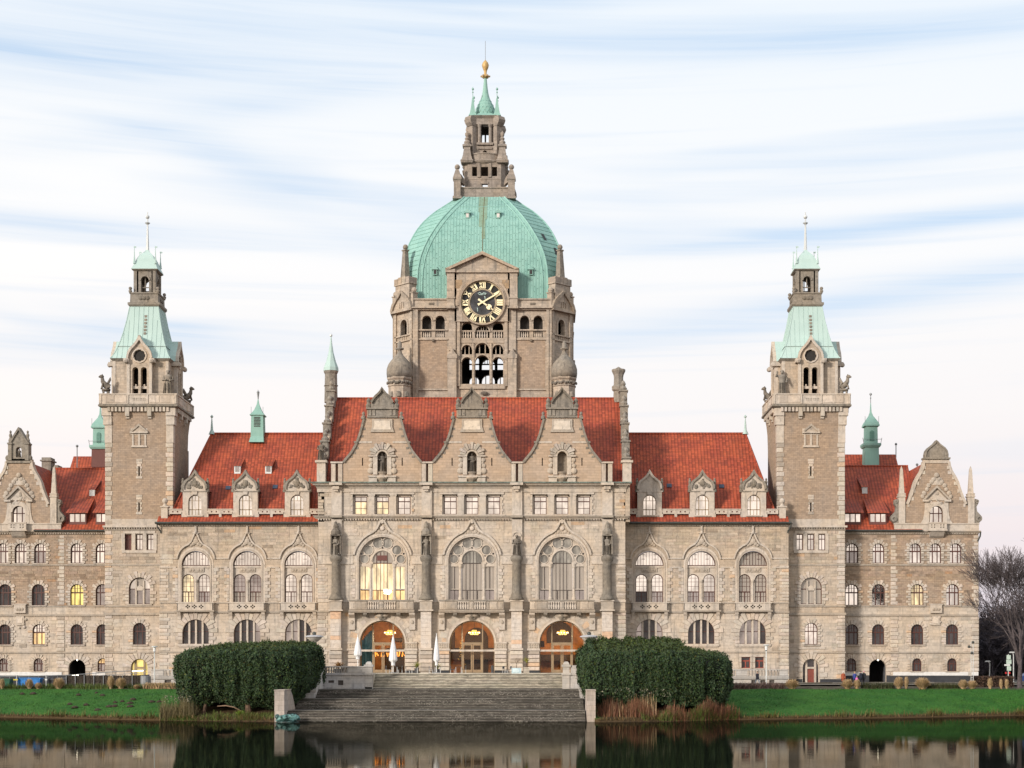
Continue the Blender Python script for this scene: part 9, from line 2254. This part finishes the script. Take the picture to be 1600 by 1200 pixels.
def person(px, foot, h, Y, rot, top, legs, hair, label, stride=.12, skirt=False, coatlen=.0, hood=None):
 """one skinned body; coat, trousers and hair by material"""
 K=PL(Y);x=K.X(px);z0=gz(x, Y);s=h/1.75
 t=thing('person', (x, Y, z0), label, 'person', None, 0)
 J=dict(pel=(0, 0, .95), sp=(0, .01, 1.18), ch=(0, .01, 1.38), nk=(0, -.01, 1.5), hb=(0, -.03, 1.6), ht=(0, -.03, 1.72))
 vs, ed, rd=[], [], []
 def v(p, r):vs.append(p);rd.append(r);return len(vs)-1
 pel=v((0, 0, .95), .15);sp=v((0, .01, 1.16), .145);ch=v((0, .01, 1.36), .155);nk=v((0, 0, 1.49), .065);hd=v((0, -.02, 1.58), .085);h2=v((0, -.03, 1.69), .088)
 ed+=[(pel, sp), (sp, ch), (ch, nk), (nk, hd), (hd, h2)];arms=[];skinv=[hd, h2, nk]
 legv=[]
 for sg in(-1, 1):
  st=stride*sg
  hip=v((sg*.09, -st*.15, .86), .105);kn=v((sg*.095, -st*.7, .49), .068);an=v((sg*.1, -st*1.1+(.08 if sg<0 else 0), .09), .048);to=v((sg*.11, -st*1.1-.13+(.08 if sg<0 else 0), .04), .038)
  ed+=[(pel, hip), (hip, kn), (kn, an), (an, to)];legv+=[hip, kn, an, to]
  sh=v((sg*.18, .01, 1.40), .068);el_=v((sg*.25, .04+st*.3, 1.13), .052);wr=v((sg*.24, -.10+st*.6, .92), .034);ed+=[(ch, sh), (sh, el_), (el_, wr)]
  pm=v((sg*.235, -.15+st*.6, .85), .026);ed.append((wr, pm));skinv+=[pm]
  for f in range(4):
   a=v((sg*.235+(f-1.5)*.016, -.18+st*.6, .80), .009);b=v((sg*.225+(f-1.5)*.015, -.175+st*.6, .755+.006*abs(f-1.5)), .008);ed+=[(pm, a), (a, b)];skinv+=[a, b]
  th_=v((sg*.205, -.19+st*.6, .835), .011);th2=v((sg*.20, -.205+st*.6, .80), .009);ed+=[(pm, th_), (th_, th2)];skinv+=[th_, th2]
 me=bpy.data.meshes.new('body');c_, s_=math.cos(rot), math.sin(rot)
 me.from_pydata([((a*c_-b*s_)*s, (a*s_+b*c_)*s, c*s) for a, b, c in vs], ed, [])
 ob=bpy.data.objects.new('body', me);COL.objects.link(ob);ob.parent=t;WO[ob.name]=Vector((x, Y, z0))
 mo=ob.modifiers.new('skin', 'SKIN');mo.use_smooth_shade=True
 for i, r in enumerate(rd):me.skin_vertices[0].data[i].radius=(r*s, r*s*(.8 if i in(pel, sp, ch) else 1))
 me.skin_vertices[0].data[0].use_root=True
 ob.modifiers.new('sub', 'SUBSURF').levels=1
 ob.modifiers['sub'].render_levels=1
 m, tt, b=newmat('person_clothes');hN=T(tt);tcn=hN.n('ShaderNodeTexCoord').outputs['Object'];sz=hN.n('ShaderNodeSeparateXYZ');hN.set(sz.inputs[0], tcn)
 zz=hN.math('DIVIDE', sz.outputs[2], s)
 col=hN.mix(hN.math('GREATER_THAN', zz, .90-coatlen), c4(legs), c4(top));col=hN.mix(hN.math('GREATER_THAN', zz, 1.50), col, (.50, .30, .22, 1));col=hN.mix(hN.math('LESS_THAN', zz, .075), col, (.02, .02, .02, 1))
 tt.links.new(col, b.inputs['Base Color']);b.inputs['Roughness'].default_value=.8;me.materials.append(m)
 q=MB();q.sphere((x-s_*-.03*s*0, Y+.01, z0+1.665*s), .108*s, 10, 0, (1, 1, 1), 1, 1.05, .95);build(q, 'hair', plain('hair_'+str(px), hair, .8), t, smooth=True, uv=False)
 q=MB();fx, fy=x+s_*.105*s, Y-c_*.105*s
 for sg in(-1, 1):q.sphere((fx+c_*sg*.035*s, fy+s_*sg*.035*s, z0+1.61*s), .012*s, 5)
 q.box(fx-.02*s, fx+.02*s, fy-.008, fy+.004, z0+1.535*s, z0+1.545*s);build(q, 'eyes_and_mouth', GUTTER, t, uv=False)
 q=MB();q.sphere((fx, fy-.01*s, z0+1.58*s), .018*s, 6, 0, (1, 1, 1), .8, 1, 1.3);build(q, 'nose', SKIN, t, uv=False)
 if coatlen or skirt:
  q=MB();q.lathe(x, Y, [(.215*s, z0+(.9-coatlen-.05)*s), (.19*s, z0+1.0*s), (.175*s, z0+1.2*s), (.19*s, z0+1.38*s), (.10*s, z0+1.47*s)], 12, 0, (1, 1, 1), 0, 1, .8);build(q, 'coat', plain('coat_'+str(px), top, .8), t, smooth=True, uv=False)
 return t
person(1183.5, 0, 1.72, 190.0, R(35), (.018, .02, .03), (.16, .19, .23), (.10, .07, .05), 'person in dark jacket and pale jeans walking before the right terrace wall', .3, False, .08)
person(1317.5, 0, 1.68, 190.5, R(-10), (.30, .07, .03), (.05, .05, .06), (.55, .5, .48), 'person in rust red coat, leftmost of the group near the gateway', .05, False, .3)
person(1335.5, 0, 1.66, 190.5, R(20), (.03, .05, .22), (.03, .03, .05), (.40, .28, .14), 'person with fair hair and blue jacket behind the child in pink', .08, False, .1)
person(1338.8, 0, 1.15, 189.3, R(0), (.65, .14, .42), (.5, .1, .3), (.45, .33, .2), 'small child in bright pink snowsuit in front of the adults', .06, False, .2)
person(1345, 0, 1.76, 190.8, R(40), (.015, .018, .035), (.02, .02, .03), (.03, .025, .02), 'person with black hair and navy jacket left of the gateway', .1, False, .15)
person(1349.8, 0, 1.72, 191.2, R(-30), (.02, .022, .03), (.02, .02, .03), (.6, .3, .38), 'person in dark jacket with pink and white hat nearest the gateway', .1, False, .1)
def bare_tree(x, Y, z0, H, r0, seed, label, mat, depth=6, spread=.55, up=.25, group='bare trees beyond the right corner', fork=.22, nseg=3, rmin=.012, wide=1.0):
 g=random.Random(seed);t=thing('bare_tree', (x, Y, z0), label, 'tree', group)
 tr=MB();cr=MB()
 def grow_(p, d, l, r, n, mbx):
  pts=[tuple(p)];rs=[r];q=p.copy();dd=d.copy()
  for i in range(nseg):
   dd=(dd+Vector((g.gauss(0, .10), g.gauss(0, .10), up*.12))).normalized();q=q+dd*(l/nseg);pts.append(tuple(q));rs.append(max(rmin, r*(1-.45*(i+1)/nseg)))
  mbx.tube(pts, rs, 7 if r>.12 else 4 if r>.03 else 3)
  if n==0:return
  k_=2 if g.random()<.55 else 3
  if n<=3:k_+=1
  for i in range(k_):
   f=1.0 if i==0 else g.uniform(.35, 1.0);idx=min(nseg, max(1, int(f*nseg+.5)));a=Vector((g.gauss(0, 1), g.gauss(0, 1), g.gauss(0, .6)+up)).normalized()
   nd=(dd*(1-spread*(0.55 if i==0 else 1))+a*spread*(0.55 if i==0 else 1)).normalized();grow_(Vector(pts[idx]), nd, l*g.uniform(.66, .86), rs[idx]*(.8 if i==0 else.6), n-1, cr)
 grow_(Vector((x, Y, z0-.2)), Vector((0, 0, 1)), H*fork, r0, 0, tr)
 top=Vector(tr.v[-1]);top=Vector((x, Y, z0-.2+H*fork))
 for i in range(5):
  a=2*math.pi*(i+g.random()*.5)/5;sp_=.18 if i==0 else g.uniform(.35, .75)*wide;grow_(top-Vector((0, 0, g.uniform(0, H*.06))), Vector((math.cos(a)*sp_, math.sin(a)*sp_, 1)).normalized(), H*g.uniform(.2, .26), r0*.6, depth-1, cr)
 build(tr, 'trunk', mat, t, smooth=True, uv=False);build(cr, 'crown', mat, t, smooth=True, uv=False);return t
BARKT=plain('dark_winter_bark', (.078, .064, .066), .9, 0, .3, 4.0, .2, .4)
K=PL(184.3);bare_tree(K.X(1593), 184.3, gz(K.X(1593), 184.3), 16.5, .34, 15, 'big bare winter tree at the right edge of the lawn', BARKT, 7, .38, .30, rmin=.016, wide=.42)
K=PL(214.0);bare_tree(K.X(1612), 214, -.25, 19.5, .3, 27, 'tall bare tree behind the big one at the right picture edge', BARKT, 6, .55, .24, rmin=.024)
K=PL(232.0);bare_tree(K.X(1584), 232, -.25, 15.5, .22, 28, 'dense bare tree behind the direction signs', BARKT, 6, .58, .22, rmin=.028, wide=.55)
TW=plain('dark_twig_bark', (.05, .043, .047), .95, 0, .3);TW2=plain('violet_grey_bark', (.07, .06, .072), .95, 0, .3)
for i, (px, Y, H, sd) in enumerate(((1536, 252, 13.5, 31), (1556, 262, 14.5, 32), (1574, 255, 15, 33), (1598, 262, 18, 34), (1622, 256, 17, 35), (1545, 270, 14.5, 36), (1565, 273, 15, 37), (1586, 268, 18, 38), (1610, 272, 19, 39), (1530, 268, 12.5, 40), (1550, 250, 12, 41))):
 K=PL(Y);bare_tree(K.X(px), Y, -.3, H, .2, sd, 'bare twiggy tree in the dark wood right of the building', TW if i%2 else TW2, 6, .62, .22, 'trees of the wood beyond the right corner', .10, 3, .042)
g=np.random.default_rng(77);n=30000
P_=np.stack([g.uniform(PL(282).X(1522), PL(282).X(1680), n), g.uniform(274, 300, n), g.random(n)**1.3], 1);P_[:, 2]=-.3+P_[:, 2]*(4.6+1.5*np.sin(P_[:, 0]*.7)+1.0*np.sin(P_[:, 0]*1.9+1))
k_=g.uniform(.5, 1.3, n);fast_leaves('undergrowth', P_, .34, leafm('dark_evergreen', (.022, .03, .02)), np.stack([k_, k_, k_], 1), None, (70, 285, 0), 78, 1.8, 0, None, 'stuff')
n=9000
P_=np.stack([g.uniform(PL(186).X(1523), PL(186).X(1587), n), g.uniform(186.6, 188, n), g.random(n)], 1);P_[:, 2]=-.75+P_[:, 2]*1.45
k_=g.uniform(.5, 1.4, n);t=thing('low_hedge', (PL(186).X(1555), 187.3, -.75), 'low dark brown clipped hedge right of the building corner', 'hedge');fast_leaves('foliage', P_, .10, leafm('brown_beech_leaves', (.075, .05, .035)), np.stack([k_*1.1, k_, k_], 1), t, None, 79, 1.8, 0, None, 'stuff')
q=MB();q.box(PL(186).X(1524), PL(186).X(1586), 186.9, 187.8, -.8, .55);build(q, 'inner_branches', YEWCORE, t)  # solid dark core, the low hedge's inner shade put into colour
K=PL(345.0);X, Z=K.X, K.Z;t=thing('office_block', (X(1590), 350, 0), 'pale flat roofed block glimpsed through the bare trees on the right', 'building')
q=MB();q.box(X(1540), X(1760), 345, 365, -.3, Z(966));build(q, 'wall', plain('far_grey_wall', (.21, .19, .205), .8), t)
for py in(968, 986, 1004, 1022):
 q=MB();q.box(X(1540)-.1, X(1760), 344.7, 345, Z(py+4), Z(py));build(q, 'pale_band', plain('far_pale_band', (.62, .62, .62), .8), t)
 for i in range(16):
  if py>1000 and i%3:continue
  q=MB();q.box(X(1542+i*5), X(1545.6+i*5), 344.85, 344.95, Z(py+14), Z(py+5));build(q, 'window', GL_DARK, t)
K=PL(200.0);x0=K.X(1593.5);t=thing('parked_car', (x0+2.1, 200, -.25), 'dark blue car parked at the right picture edge behind the tree', 'car');CARB=plain('dark_blue_car_paint', (.02, .05, .17), .25, .2, .02)
q=MB();zc=-.25;q.prism([(x0, zc+.3), (x0+4.2, zc+.3), (x0+4.25, zc+.75), (x0+3.9, zc+.9), (x0+3.1, zc+.98), (x0+2.5, zc+1.42), (x0+1.0, zc+1.46), (x0+.25, zc+.98), (x0-.02, zc+.85)], 199.2, 200.8);build(q, 'body', CARB, t)
q=MB();q.prism([(x0+.5, zc+.98), (x0+2.9, zc+.98), (x0+2.4, zc+1.36), (x0+1.08, zc+1.4)], 199.17, 199.22);build(q, 'side_window', GL_DARK, t)
for dx in(.8, 3.35):q=MB();q.lathe(0, 0, [(.31, -.1), (.31, .1)], 14);q.v=[(x0+dx+a, 199.25+c, zc+.31+b) for a, b, c in q.v];build(q, 'wheel', GUTTER, t, uv=False)
